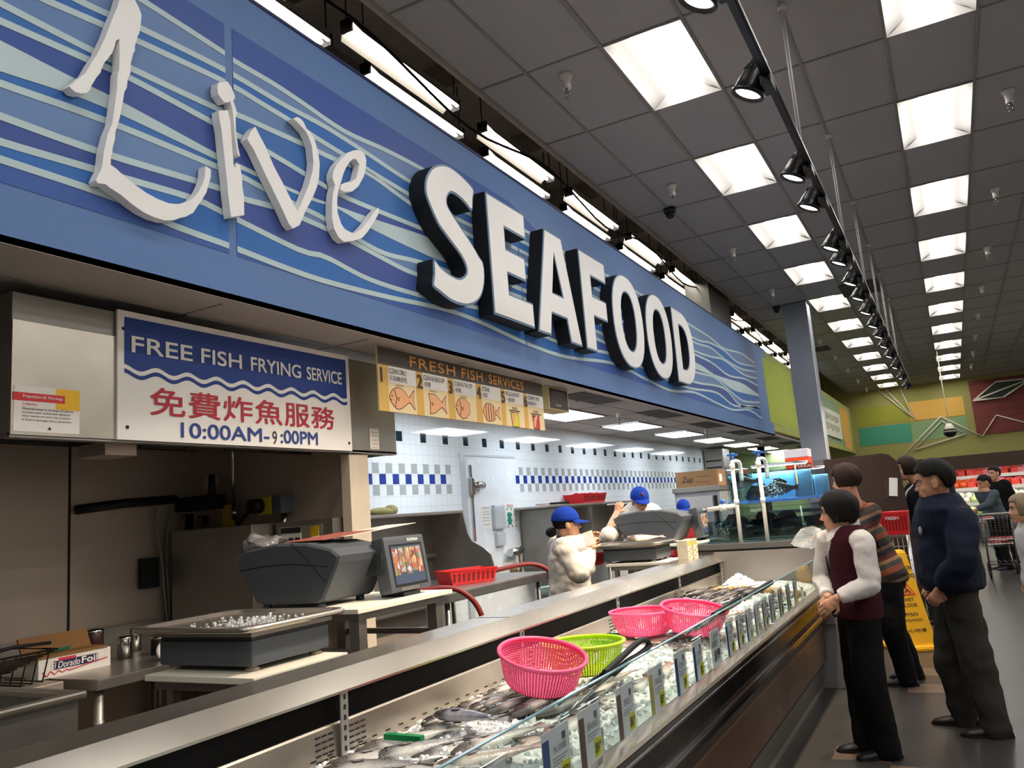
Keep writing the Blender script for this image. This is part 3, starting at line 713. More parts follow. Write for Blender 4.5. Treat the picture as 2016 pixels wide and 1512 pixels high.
# far end of the service area
bm = BM(); bx(bm, -6.2, XF-.08, 23.2, 23.3, 0, 2.95); struct('wall_service_end', bm, mat('pale_green', '#a9bd84', .8, var=.06))
bm = BM(); bx(bm, -6.2, -6.1, 18.1, 23.2, 0, 2.95); bx(bm, -6.2, XW, 18.0, 18.1, 0, 2.95); struct('wall_service_side', bm, mat('pale_green', '#a9bd84', .8))
p0, p1 = oX(1388, 890, -4.7), oX(1418, 885, -4.3)
bm = BM(); bx(bm, -4.88, -4.45, 18.15, 18.75, 0, ZS-.05, .01); t = single('tall_steel_cabinet', bm, M_steelD, 'tall dark stainless cabinet at the end of the tiled wall', 'cabinet')
b = BM()
for z in (1.95, 2.1, 2.25, 2.4): bx(b, -4.84, -4.5, 18.13, 18.15, z, z+.03)
obj('slot', b, M_blk, t)
for u, lab in ((1429, 'thin black pipe rising before the pale green end wall'), (1500, 'thicker black pipe standing behind the fish tanks')):
    p = oY(u, 900, 22 if u < 1450 else 20); b = BM(); cyl(b, (p.x, p.y, 0), (p.x, p.y, ZS), .05 if u < 1450 else .09, n=10); single('standing_pipe', b, M_blk, lab, 'pipe')
# ---------------------------------------------------------------- frying station
XH = -3.37
t = thing('exhaust_hood', 'big stainless exhaust hood over the frying station', 'hood', (-4.1, 3.2, 2.03))
b = BM(); y0, y1 = 1.93, 4.57
bx(b, XH-.02, XH, y0, y1, 2.035, ZS-.07, .003); bx(b, XW+.02, XH-.02, y0, y0+.02, 2.035, ZS-.07); bx(b, XW+.02, XH-.02, y1-.02, y1, 2.035, ZS-.07); bx(b, XW+.02, XH-.02, y0+.02, y1-.02, ZS-.09, ZS-.07)
bx(b, XH-.06, XH, y0, y1, 2.03, 2.05); obj('shell', b, M_steelD, t)
b = BM(); bx(b, XH, XH+.006, y0, 2.44, 2.04, 2.53, .002); obj('front_panel', b, M_steelB, t)
b = BM()
for i in range(9): box(b, (-4.2, y0+.17+.285*i, 2.36), (1.1, .27, .03), Matrix.Rotation(R(32), 3, 'Y'))
obj('filter', b, M_blk, t)
b = BM(); bx(b, -3.7, -3.5, 2.45, 2.62, 1.985, 2.05, .004); obj('lamp_box', b, M_steelK, t)
b = BM(); bx(b, XW+.02, XH-.08, y0+.02, y1-.02, 2.2, 2.22); obj('baffle', b, M_blk, t)
bm = BM(); bx(bm, XW+.0, XW+.02, -1.5, 4.12, 0, 2.72); t = struct('wall_fryer_back', bm, M_steelK)
b = BM(); bx(b, XW+.02, XW+.024, 3.165, 3.18, .9, 2.72); obj('seam', b, M_blk, t)
bm = BM(); bx(bm, XW+.02, -3.46, 4.12, 4.24, 0, 2.66); t = struct('wall_partition', bm, M_steelK)
b = BM(); bx(b, -3.46, -3.385, 4.08, 4.27, 0, 2.025, .006); obj('end_post', b, mat('post_cream', '#c9bda9', .5, var=.1), t)
bm = BM(); bx(bm, XW-.1, -3.0, -3.0, -2.9, 0, 2.72); struct('wall_service_near', bm, M_steelK)
YP = 4.12
def onP(u, v): return oY(u, v, YP)
# warning card and sheet on the hood
P = [oX(u, v, XH+.008) for u, v in ((28, 757), (159, 757), (154, 853), (25, 847))]
P = [oX(28, 757, XH+.008), oX(157, 762, XH+.008), oX(157, 853, XH+.008), oX(25, 848, XH+.008)]
ya, yb, za, zb = P[0].y, P[1].y, P[3].z, P[0].z; Mh = MX(XH+.008)
t = thing('warning_card', 'white warning card with red band and yellow corner on the hood', 'notice', (XH, ya, za))
b = BM(); bx(b, XH+.006, XH+.008, ya, yb, za, zb); obj('card', b, mat('card_white', '#ece7e0', .5, var=.03), t)
b = BM(); bx(b, XH+.008, XH+.0088, ya+(yb-ya)*.62, yb, zb-(zb-za)*.47, zb); obj('yellow_patch', b, mat('card_yellow', '#f0bd2b', .5, var=.03), t)
b = BM(); bx(b, XH+.008, XH+.0095, ya-.004, ya+(yb-ya)*.76, zb-(zb-za)*.33, zb-(zb-za)*.15); obj('red_band', b, mat('card_red', '#dc3740', .5, var=.03), t)
W_ = yb-ya; H_ = zb-za; M_ink = mat('ink', '#222226', .6, var=0); M_inkr = mat('ink_red', '#d0343a', .6, var=0)
text(t, 'Proposition 65 Warnings', MX(XH+.0095), ya+W_*.12, zb-H_*.28, H_*.085, W_*.6, mat('card_white', '#ece7e0'), .02)
text(t, 'WARNING:', Mh, ya+W_*.12, zb-H_*.42, H_*.045, W_*.22, M_inkr)
for i, s in enumerate(('Chemicals known to the State of California', 'to cause cancer, and/or birth defects or', 'other reproductive harm may be present', 'in foods or beverages sold or served here.')):
    text(t, s, Mh, ya+W_*.12, zb-H_*(.525+.083*i), H_*.055, W_*(.78, .73, .74, .75)[i], M_ink)
b = BM(); prism(b, [[(ya+W_*.5, za+H_*.06), (ya+W_*.56, za+H_*.06), (ya+W_*.53, za+H_*.13)]], Mh, .001); obj('triangle_mark', b, M_ink, t)
P0, P1 = oX(727, 843, XH+.003), oX(747, 885, XH+.003)
t = thing('paper_sheet', 'small crumpled white printed sheet stuck beside the blue frying sign', 'notice', P0)
b = BM(); bx(b, XH+.001, XH+.003, P0.y, P1.y, P1.z, P0.z); obj('sheet', b, mat('paper', '#e6e1d8', .6, var=.06, vscale=20, bump=.3, bscale=30), t)
for i in range(7): text(t, ('notice to all', 'please keep', 'the area clean', 'wash hands', 'thank you', 'staff only', 'fry station')[i], MX(XH+.003), P0.y+.02, P0.z-.03-.026*i, .009, .06, M_ink)
# FREE FISH FRYING SERVICE
XS = -3.35
c = [oX(u, v, XS) for u, v in ((230, 611.5), (684, 698.6), (695, 885.4), (232.6, 869))]
y0, y1, z1, z0 = (c[0].y+c[3].y)/2, (c[1].y+c[2].y)/2, (c[0].z+c[1].z)/2, (c[2].z+c[3].z)/2
t = thing('hanging_sign', 'white and blue free fish frying service sign on the hood', 'sign', (XS, y0, z0))
M_sgw = mat('sign_board', '#e9e7e2', .6, var=.02); M_sgb = mat('sign_blue', '#1d3c86', .6, var=.03); M_sgr = mat('sign_red', '#b32034', .4, var=0); M_sgn = mat('sign_navy', '#243f86', .4, var=0)
b = BM(); bx(b, XS-.014, XS, y0, y1, z0, z1, .002); obj('board', b, M_sgw, t)
W_, H_ = y1-y0, z1-z0
def wv(y): return z0+H_*(.515)+.014*sin((y-y0)/W_*2*pi*9+.6)
n = 120; ysx = [y0+.035*W_*.6+(W_*.96)*i/n for i in range(n+1)]
b = BM(); fill(b, [[(y, wv(y)+.028) for y in ysx]+[(ysx[-1], z1-H_*.05), (ysx[0], z1-H_*.05)]], MX(XS+.0015)); obj('blue_field', b, M_sgb, t)
b = BM(); fill(b, [[(y, wv(y)+.006) for y in ysx]+[(y, wv(y)-.014) for y in ysx[::-1]]], MX(XS+.0015)); obj('wave_line', b, M_sgb, t)
def fit(t, s, px, m, M, X, bold=.012, nm='lettering'):
    """px: lower-left, upper-left, lower-right of the printed line in the survey"""
    a, u, r = [oX(*p, X) for p in px]
    return text(t, s, M, a.y, a.z, u.z-a.z, r.y-a.y, m, bold, nm)
Ms = MX(XS+.002)
a, u, r = oX(258.7, 692.7, XS), oX(258.7, 661.5, XS), oX(672, 753.5, XS)
for s, f0, f1 in (('FREE', 0, .232), ('FISH', .27, .45), ('FRYING', .495, .755), ('SERVICE', .79, 1)):
    text(t, s, Ms, a.y+(r.y-a.y)*f0, a.z, u.z-a.z, (r.y-a.y)*(f1-f0), M_sgw, .022)
a, u, r = oX(295, 816, XS), oX(297, 762, XS), oX(658, 840, XS)
for i, s in enumerate('免費炸魚服務'):
    wd = (r.y-a.y)/6.55; text(t, s, Ms, a.y+(r.y-a.y-wd)*i/5, a.z, u.z-a.z, wd, M_sgr, .018)
a, u, r = oX(356, 861, XS), oX(356, 831.6, XS), oX(625, 873, XS)
for s, f0, f1, m in (('10:00AM-', 0, .6, M_sgn), ('9', .625, .66, M_ink), (':00PM', .69, 1, M_sgn)):
    text(t, s, Ms, a.y+(r.y-a.y)*f0, a.z-(.01 if s == '9' else 0), u.z-a.z, (r.y-a.y)*(f1-f0), m, .02 if s != '9' else 0)
b = BM()
for y, z in ((y0+.05, z0+.06), (y1-.03, z0+.05), (y0+.03, z1-.09)): cyl(b, (XS, y, z), (XS+.004, y, z), .009, n=10)
obj('bolt', b, M_ink, t)
# FRESH FISH SERVICES
XG = -3.15
c = [oX(u, v, XG) for u, v in ((740.8, 681), (1064.6, 754), (1074.7, 847.3), (750, 808.5))]
y0, y1, z1, z0 = (c[0].y+c[3].y)/2, (c[1].y+c[2].y)/2, (c[0].z+c[1].z)/2, (c[2].z+c[3].z)/2; W_, H_ = y1-y0, z1-z0
t = thing('hanging_sign', 'brown and tan fresh fish services sign with six numbered drawings', 'sign', (XG, y0, z0))
M_tan, M_gold, M_brn, M_org = mat('sign_tan', '#e6cf9f', .45, var=.02), mat('sign_gold', '#d3a84e', .45, var=.02), mat('sign_brown', '#4a413b', .5, var=.08, vscale=9), mat('sign_orange', '#dd9a4a', .45, var=0)
b = BM(); bx(b, XG-.015, XG, y0, y1, z0, z1-.004, .001); obj('board', b, M_tan, t)
zh = z1-H_*.285
b = BM(); bx(b, XG, XG+.002, y0, y1, zh, z1-.004); obj('title_band', b, M_brn, t)
Mg = MX(XG+.003)
a, u, r = oX(806, 724, XG), oX(804.5, 699, XG), oX(1030, 768.5, XG)
for s, f0, f1 in (('FRESH', 0, .345), ('FISH', .4, .585), ('SERVICES', .645, 1)):
    text(t, s, Mg, a.y+(r.y-a.y)*f0, zh+.022, (z1-zh)*.6, (r.y-a.y)*(f1-f0), M_org, .025, sp=1.12)
xs = [(60, 160), (490, 570), (860, 935), (1190, 1255), (1480, 1530), (1745, 1790)]
def yb(x): return oX(740+x/5.93, 680+(765+(x-60)/1925*227)/5.93, XG).y
heads = [('CLEAN ONLY', '只去鱗去肚'), ('CLEAN & HEAD OFF', '去頭'), ('CLEAN & TAIL OFF', '去尾'), ('STEAK', '切段'), ('REGULAR FRY', '一般油炸'), ('CRISPY FRY', '香脆酥炸')]
M_fish = mat('print_salmon', '#e5a878', .5, var=0); M_lnk = mat('print_line', '#3b2d28', .5, var=0); M_ylw = mat('print_yellow', '#d9d02f', .5, var=0); M_prd = mat('print_red', '#c23340', .5, var=0)
def fishloop(k):
    body = [(-.5, .02), (-.4, .17), (-.22, .26), (-.02, .25), (.16, .15), (.28, .06), (.42, .2), (.5, .25), (.45, .04), (.5, -.2), (.4, -.12), (.28, -.05), (.12, -.13), (-.05, -.22), (-.25, -.24), (-.42, -.12)]
    if k == 1: return [(-.3, .25), (-.02, .25), (.16, .15), (.28, .06), (.42, .2), (.5, .25), (.45, .04), (.5, -.2), (.4, -.12), (.28, -.05), (.12, -.13), (-.05, -.22), (-.27, -.26), (-.24, 0)]
    if k == 2: return [(-.5, .02), (-.38, .2), (-.2, .28), (.02, .26), (.22, .14), (.22, -.1), (.02, -.25), (-.2, -.28), (-.4, -.16)]
    return body
for k in range(6):
    ya, yc = yb(xs[k][0]), yb(xs[k][1]); ye = yb(xs[k+1][0]) if k < 5 else y1
    cw = ye-yc
    b = BM(); bx(b, XG, XG+.0015, ya, yc, z0, zh); obj('number_stripe', b, M_gold, t)
    b = BM(); bx(b, XG, XG+.0015, yc+.005, ye, zh-(zh-z0)*.36, zh); obj('heading_box', b, M_sgw, t)
    text(t, str(k+1), Mg, ya+.012, zh-.115, .092, None, M_lnk, .03, 'number')
    hd_ = heads[k]; text(t, hd_[0], Mg, yc+.012, zh-.05, .036, cw*(.62, .84, .8, .4, .74, .72)[k], M_lnk, 0)
    text(t, hd_[1], Mg, yc+.014, zh-.098, .036, min(cw*.7, .034*len(hd_[1])*1.15), M_lnk, 0)
    cy_, cz_ = (yc+ye)/2-.01, z0+(zh-z0)*.3; sc = min(cw*.88, .4) if k < 4 else .2
    if k == 3:
        cuts = [(-.5, -.34), (-.31, -.2), (-.17, -.06), (-.03, .08), (.11, .2), (.22, .5)]
        F = fishloop(0)
        def hgt(x): return .05+.21*max(0, 1-((x+.15)/.42)**2)**.5
        for a0, a1 in cuts:
            if a1 < .4: L = [(a0, hgt(a0)), (a1, hgt(a1)), (a1, -hgt(a1)), (a0, -hgt(a0))] if a0 > -.5 else [(-.5, 0), (-.42, .15), (-.34, .22), (-.34, -.22), (-.42, -.12)]
            else: L = [(.22, .06), (.3, .05), (.42, .18), (.5, .2), (.46, 0), (.5, -.18), (.42, -.14), (.3, -.05), (.22, -.06)]
            for m_, g, dd_ in ((M_lnk, -.014, .001), (M_fish, .004, .002)):
                b = BM(); fill(b, [[(cy_+q[0]*sc, cz_+q[1]*sc) for q in offs(L, g)]], MX(XG+dd_)); obj('drawing', b, m_, t)
    elif k < 3:
        L = sm(fishloop(k), 2) if k == 0 else fishloop(k)
        for m_, g, dd_ in ((M_lnk, -.016, .001), (M_fish, .004, .002)):
            b = BM(); fill(b, [[(cy_+q[0]*sc, cz_+q[1]*sc) for q in offs(L, g)]], MX(XG+dd_)); obj('drawing', b, m_, t)
        b = BM()
        if k != 1:
            tube(b, [(XG+.003, cy_-.3*sc, cz_+.2*sc), (XG+.003, cy_-.24*sc, cz_), (XG+.003, cy_-.3*sc, cz_-.2*sc)], .0025, 5); cyl(b, (XG+.002, cy_-.41*sc, cz_+.05*sc), (XG+.004, cy_-.41*sc, cz_+.05*sc), .006, n=8)
            tube(b, [(XG+.003, cy_-.49*sc, cz_-.03*sc), (XG+.003, cy_-.42*sc, cz_-.05*sc)], .002, 5)
        tube(b, [(XG+.003, cy_-.2*sc, cz_+.03*sc), (XG+.003, cy_-.12*sc, cz_+.03*sc), (XG+.003, cy_-.16*sc, cz_-.05*sc)], .002, 5, closed=True)
        for i in range(9): bx(b, XG+.001, XG+.003, cy_+(-.25+.04*i)*sc, cy_+(-.245+.04*i)*sc, cz_+.31*sc, cz_+.34*sc)
        obj('drawing_line', b, M_lnk, t)
    else:
        fm = M_ylw if k == 4 else M_prd
        b = BM(); fill(b, [[(cy_+q[0]*sc, cz_+q[1]*sc) for q in ((-.36, .16), (-.28, -.42), (-.2, -.48), (.26, -.48), (.33, -.42), (.33, .16))]], MX(XG+.001)); obj('drawing', b, M_lnk, t)
        b = BM(); fill(b, [[(cy_+q[0]*sc, cz_+q[1]*sc) for q in ((-.31, .12), (-.25, -.39), (-.18, -.44), (.24, -.44), (.29, -.4), (.29, .12))]], MX(XG+.002)); obj('drawing', b, fm, t)
        b = BM(); fill(b, [[(cy_+q[0]*sc, cz_+q[1]*sc) for q in ((-.3, -.2), (-.2, .05), (0, .14), (.16, .2), (.12, .05), (.0, -.05), (-.1, -.35), (-.2, -.4))]], MX(XG+.003)); obj('drawing', b, M_fish, t)
        b = BM(); bx(b, XG+.003, XG+.004, cy_-.48*sc, cy_+.48*sc, cz_+.2*sc, cz_+.24*sc)
        for i in range(5): tube(b, [(XG+.003, cy_+(-.2+.1*i)*sc, cz_+.27*sc), (XG+.003, cy_+(-.18+.1*i)*sc, cz_+.32*sc), (XG+.003, cy_+(-.21+.1*i)*sc, cz_+.38*sc)], .002, 4)
        obj('drawing_line', b, M_lnk, t)
# small dark box sign behind it
p = oX(1093, 776, -3.2); t = thing('box_sign', 'small dark brown box sign hanging past the fish services sign', 'sign', p)
b = BM(); bx(b, -3.36, -3.18, p.y-.2, p.y+.25, p.z-.16, ZS-.004, .004); obj('box', b, mat('box_sign_side', '#b9aa78', .5), t)
b = BM(); bx(b, -3.18, -3.176, p.y-.17, p.y+.22, p.z-.145, ZS-.02); obj('face', b, mat('box_sign_face', '#2e211d', .4, var=0), t)
text(t, 'NOW SERVING', MX(-3.176), p.y-.12, ZS-.08, .035, .27, mat('ink_grey', '#8d8378', .6, var=0)); text(t, 'number', MX(-3.176), p.y-.06, p.z-.12, .02, .13, M_sgw)
# fryer-wall fittings
t = thing('filter_unit', 'chrome water filter cartridges under a black manifold in the fryer corner', 'water filter', (-4.8, 4.0, 1.2))
for dx, r0, ztop in ((-4.8, .042, 1.74), (-4.64, .036, 1.72)):
    b = BM(); cyl(b, (dx, 4.0, 1.25 if dx < -4.7 else 1.4), (dx, 4.0, ztop), r0, n=20); obj('cartridge', b, M_chr, t)
b = BM(); cyl(b, (-4.8, 4.0, 1.45), (-4.8, 4.0, 1.49), .05, n=20); bx(b, -4.88, -4.5, 3.95, 4.08, 1.76, 1.86, .02); tube(b, [(-4.85, 3.2, 1.8), (-4.8, 3.5, 1.83), (-4.8, 3.9, 1.85)], .03, 8); cyl(b, (-4.55, 4.0, 1.86), (-4.55, 4.0, 2.0), .03, .02, 12); obj('manifold', b, M_blk, t)
b = BM(); cyl(b, (-4.6, 4.06, 1.95), (-4.6, 4.02, 1.95), .05, n=16); obj('gauge', b, mat('gauge_face', '#b9b5ad', .4, var=0), t)
b = BM(); bx(b, -4.52, -4.42, 4.06, 4.075, 1.62, 1.78); obj('yellow_label', b, mat('label_yellow', '#c2a01c', .5, var=.1), t)
for i, pts in enumerate(([(308, 1000), (308, 1040), (318, 1100), (325, 1180), (330, 1225)], [(338, 1005), (330, 1050), (328, 1110), (332, 1170), (334, 1222)])):
    b = BM(); tube(b, spline([oX(u, v, -4.83) for u, v in pts], 5), .007, 6); single('gas_hose', b, mat('hose_grey', '#7b766f', .5), ('thin grey hose', 'second thin grey hose with white joint')[i]+' hanging on the steel fryer wall', 'hose')
t = thing('valve_box', 'yellow and grey valve box with cable high on the fryer partition', 'valve', onP(550, 995))
p = onP(530, 985); q = onP(568, 1010)
b = BM(); bx(b, p.x, p.x+.14, YP-.12, YP-.02, q.z, p.z+.02, .01); obj('front_plate', b, mat('valve_yellow', '#c9b51f', .45, var=.1), t)
b = BM(); bx(b, p.x+.14, p.x+.22, YP-.12, YP-.0, q.z, p.z+.02, .006); obj('case', b, M_greyP, t)
b = BM(); cyl(b, (p.x+.03, YP-.12, q.z+.06), (p.x+.03, YP-.2, q.z+.06), .05, .045, 16); tube(b, spline([V(p.x+.0, YP-.15, q.z+.05), V(p.x-.15, YP-.12, q.z-.03), V(p.x-.3, YP-.04, q.z-.12)], 5), .012, 6); obj('plug', b, M_blk, t)
b = BM(); cyl(b, (p.x+.18, YP-.05, q.z), (p.x+.18, YP-.05, q.z-.12), .02, n=10); obj('stem', b, M_chr, t)
a, c = onP(472, 890), onP(480, 1022)
b = BM(); cyl(b, (a.x, YP-.08, ZS), (c.x, YP-.08, c.z+.1), .012, n=8); cyl(b, (c.x, YP-.08, c.z+.1), (c.x, YP-.08, c.z), .02, n=10); single('gas_pipe', b, M_chr, 'thin vertical chrome pipe coming down before the fryer partition', 'pipe')
a, c = onP(407, 1042), onP(566, 1190)
bm = BM(); bx(bm, a.x, c.x, YP-.3, YP, .6, a.z, .006); single('steel_splash_panel', bm, M_steelD, 'brown-grey stainless splash cabinet against the fryer partition', 'cabinet')
a, c = onP(568, 1028), onP(682, 1090)
t = thing('control_panel', 'stainless control panel box with instruction label and pictograms', 'control panel', (a.x, YP, c.z-.3))
b = BM(); bx(b, a.x, c.x, YP-.12, YP, c.z-.35, a.z, .004); obj('case', b, M_steelD, t)
b = BM(); bx(b, a.x+.04, a.x+.4, YP-.13, YP-.12, c.z-.3, a.z-.03, .003); obj('door', b, M_steelB, t)
Mp = MY(YP-.131)
b = BM(); bx(b, a.x+.06, a.x+.23, YP-.133, YP-.13, a.z-.22, a.z-.04); obj('label', b, M_sgw, t)
b = BM(); bx(b, a.x+.06, a.x+.23, YP-.135, YP-.131, a.z-.075, a.z-.04)
for i in range(3):
    for j in range(3): bx(b, a.x+.07+.055*i, a.x+.11+.055*i, YP-.135, YP-.132, a.z-.12-.035*j, a.z-.105-.035*j)
obj('print', b, M_ink, t)
b = BM(); bx(b, a.x+.31, a.x+.38, YP-.133, YP-.13, a.z-.11, a.z-.04); obj('pictogram', b, mat('label_yellow', '#c2a01c', .5), t)
p = oX(294, 1128, -4.83); b = BM(); bx(b, -4.88, -4.83, p.y-.05, p.y+.08, p.z-.1, p.z+.1, .004); bx(b, -4.83, -4.815, p.y-.06, p.y-.045, p.z-.1, p.z+.1); single('switch_plate', b, M_blk, 'black switch plate with bright edge on the fryer wall', 'switch')
# fry table and things on it
YT0, YT1, XTF, XTB, ZT_ = 2.5, 3.78, -3.62, -4.86, .95
t = thing('work_table', 'stainless work table of the frying station', 'table', (-4.2, 3.2, 0))
b = BM(); bx(b, XTB, XTF, YT0, YT1, ZT_-.05, ZT_, .004); obj('tabletop', b, M_steel, t)
b = BM(); bx(b, XTB, XTB+.02, YT0, YT1, ZT_, ZT_+.1, .003); obj('upstand', b, M_steelD, t)
for x in (XTF-.05, XTB+.06):
    for y in (YT0+.04, YT1-.06):
        b = BM(); cyl(b, (x, y, 0), (x, y, ZT_-.05), .022, n=12); cyl(b, (x, y, .72), (x, y, .76), .025, n=12); obj('leg', b, M_steelD, t)
b = BM(); bx(b, XTB+.05, XTF-.05, YT0+.05, YT1-.05, .3, .33); obj('lower_shelf', b, M_steelK, t)
a, c = oX(66, 1332, -3.98), oX(207, 1300, -3.98)
t = thing('foil_box', 'worn white foil carton with purple and red print on the work table', 'box', (-4.05, a.y, ZT_))
fy0, fy1, fz = 2.44, 2.82, .095
t.location = (-3.98, 2.44, ZT_)
b = BM(); bx(b, -4.08, -3.98, fy0, fy1, ZT_, ZT_+fz, .002); obj('carton', b, mat('carton_white', '#ddd9d2', .6, var=.08, vscale=12), t)
b = BM(); bx(b, -4.1, -3.975, fy0-.03, fy1-.02, ZT_+fz, ZT_+fz+.012); box(b, (-4.12, (fy0+fy1)/2-.02, ZT_+fz+.05), (.012, fy1-fy0-.02, .1), Matrix.Rotation(R(-25), 3, 'Y')); obj('flap', b, mat('kraft', '#7d5a34', .8, var=.1), t)
b = BM(); bx(b, -3.98, -3.9785, fy0+.075, fy0+.31, ZT_+.035, ZT_+.075); obj('purple_patch', b, mat('print_purple', '#2c2650', .5, var=0), t)
b = BM(); bx(b, -3.98, -3.9782, fy0+.1, fy0+.19, ZT_+.074, ZT_+.087); obj('red_patch', b, M_prd, t)
text(t, 'El Dorado', MX(-3.9785), fy0+.06, ZT_+.04, .03, .15, M_sgw, .01, shear=.2); text(t, 'Foil', MX(-3.9785), fy0+.22, ZT_+.042, .03, .085, M_sgw, .03)
b = BM(); tube(b, spline([V(-3.978, fy0+.02+.02*i, ZT_+.022+.012*(-1)**i*(1-i/9)) for i in range(9)]+[V(-3.978, fy0+.36, ZT_+.045)], 4), .0025, 5); obj('squiggle', b, M_prd, t)
b = BM(); cyl(b, (-4.3, 2.55, ZT_+.0), (-4.3, 2.75, ZT_+.0), .001, n=6)
bm = BM(); box(bm, (-4.12, 2.62, ZT_+.115), (.08, .14, .012), Matrix.Rotation(R(20), 3, 'Z'), .004); single('green_scrap', bm, mat('green_plastic', '#0f6a48', .4), 'green plastic strip lying on the foil carton', 'scrap')
def can(x, y, r_, h_, m, name, label, cat, lid=None):
    t = thing(name, label, cat, (x, y, ZT_)); b = BM(); lathe(b, [(0, 0), (r_, 0), (r_, h_), (r_*.9, h_+.005), (0, h_+.005)], 20, Matrix.Translation((x, y, ZT_))); obj('body', b, m, t)
    b = BM(); lathe(b, [(r_*1.03, h_*.93), (r_*1.05, h_*.96), (r_*1.03, h_), (r_*.95, h_+.008), (0, h_+.01)], 20, Matrix.Translation((x, y, ZT_))); obj('lid', b, lid or M_chr, t); return t
can(-4.35, 2.98, .05, .15, mat('tin_maroon', '#3a1d22', .4), 'tin_can', 'dark maroon tin with silver lid behind the foil carton', 'can')
can(-4.1, 2.99, .038, .11, M_chr, 'steel_shaker', 'shiny steel shaker jar on the work table', 'jar')
can(-4.3, 3.2, .036, .12, M_chr, 'steel_shaker', 'second steel shaker behind the shiny jar', 'jar')
can(-4.0, 3.14, .05, .09, M_blk, 'black_pot', 'small black pot beside the steel shakers', 'pot')
b = BM(); lathe(b, [(.028, -.012), (.05, -.012), (.05, .012), (.028, .012), (.028, -.012)], 20, Matrix.Translation((-3.75, 2.98, ZT_+.05)) @ Matrix.Rotation(R(90), 4, 'Y') @ Matrix.Rotation(R(25), 4, 'X')); single('tape_roll', b, M_sgw, 'white tape roll standing on edge beside the black pot', 'tape')
# fry baskets at the frame edge
t = thing('fry_basket', 'dark wire fry basket with handle at the edge of the work table', 'fry basket', (-3.9, 2.05, ZT_-.03))
b = BM()
for i in range(9):
    tube(b, [(-4.1, 1.95+.05*i, .97), (-3.8, 1.95+.05*i, .97), (-3.75, 1.95+.05*i, 1.11)], .004, 4)
for i in range(7): tube(b, [(-4.1+.05*i, 1.92, 1.0+.015*i), (-4.1+.05*i, 2.38, 1.0+.015*i)], .004, 4)
tube(b, [(-4.12, 1.93, 1.11), (-3.74, 1.93, 1.11), (-3.74, 2.38, 1.11), (-4.12, 2.38, 1.11)], .006, 6, closed=True); obj('wire_mesh', b, mat('oily_wire', '#2c241e', .4, .6), t)
b = BM(); tube(b, [(-3.95, 2.15, 1.11), (-3.95, 2.3, 1.13), (-3.95, 2.48, 1.12)], .008, 8); obj('handle', b, M_blk, t)
t = thing('fryer', 'stainless fryer cabinet left of the work table', 'fryer', (-4.2, 2.0, 0))
b = BM(); bx(b, -4.86, -3.75, 1.2, 2.42, 0, .96, .006); obj('cabinet', b, M_steelK, t)
b = BM(); bx(b, -4.7, -3.85, 1.3, 2.3, .955, .963); obj('oil_well', b, M_blk, t)
t = thing('steel_bin', 'open stainless holding bin behind the counter ledge', 'bin', (-2.8, 1.0, 0))
X0, X1, ya, yb_ = -3.25, -2.62, -.6, 1.74
b = BM(); bx(b, X1-.015, X1, ya, yb_, 0, 1.07); bx(b, X0, X0+.015, ya, yb_, 0, 1.07); bx(b, X0, X1, ya, ya+.015, 0, 1.07); bx(b, X0, X1, yb_-.015, yb_, 0, 1.07); bx(b, X0, X1, ya, yb_, .02, .8); obj('body', b, M_steelD, t)
b = BM(); bx(b, X1-.02, X1+.02, ya, yb_+.02, 1.07, 1.095, .008); bx(b, X0-.02, X0+.02, ya, yb_+.02, 1.07, 1.095, .008); bx(b, X0, X1, yb_-.02, yb_+.02, 1.07, 1.095, .008); obj('rim', b, M_steelB, t)
b = BM(); tube(b, [(-3.4, 2.75, .7), (-3.38, 2.86, .68), (-3.3, 2.9, .55)], .022, 8); tube(b, [(-3.3, 2.95, .55), (-3.1, 3.15, .62)], .025, 8); single('drain_pipe', b, M_blk, 'dark drain pipe elbows under the work table', 'pipe')
# ---------------------------------------------------------------- scales on their stands
def stand(x0, x1, y0, y1, z, label, lw=.035, foot=0):
    t = thing('scale_stand', label, 'stand', ((x0+x1)/2, (y0+y1)/2, foot))
    b = BM(); bx(b, x0+.01, x1-.01, y0+.01, y1-.01, z-.035, z, .003); obj('top_frame', b, M_steelD, t)
    for x in (x0+.05, x1-.05):
        for y in (y0+.05, y1-.05): b = BM(); bx(b, x-lw/2, x+lw/2, y-lw/2, y+lw/2, foot, z-.035, .003); obj('leg', b, M_steelD, t)
    for y in (y0+.04, y1-.06): b = BM(); bx(b, x0+.05, x1-.05, y, y+.02, z-.2, z-.17); obj('crossbar', b, M_steelD, t)
    return t
def board(x0, x1, y0, y1, z, label):
    b = BM(); bx(b, x0, x1, y0, y1, z-.022, z, .003); return single('cutting_board', b, M_poly, label, 'cutting board', base=(x0, y0, z-.022))
SB = (-2.7, -2.15, 2.05, 2.53, 1.082)
stand(SB[0]+.02, SB[1]-.02, SB[2]+.02, SB[3]-.02, 1.06, 'stainless stand under the nearer weighing scale'); board(*SB, 'white plastic cutting board under the nearer weighing scale')
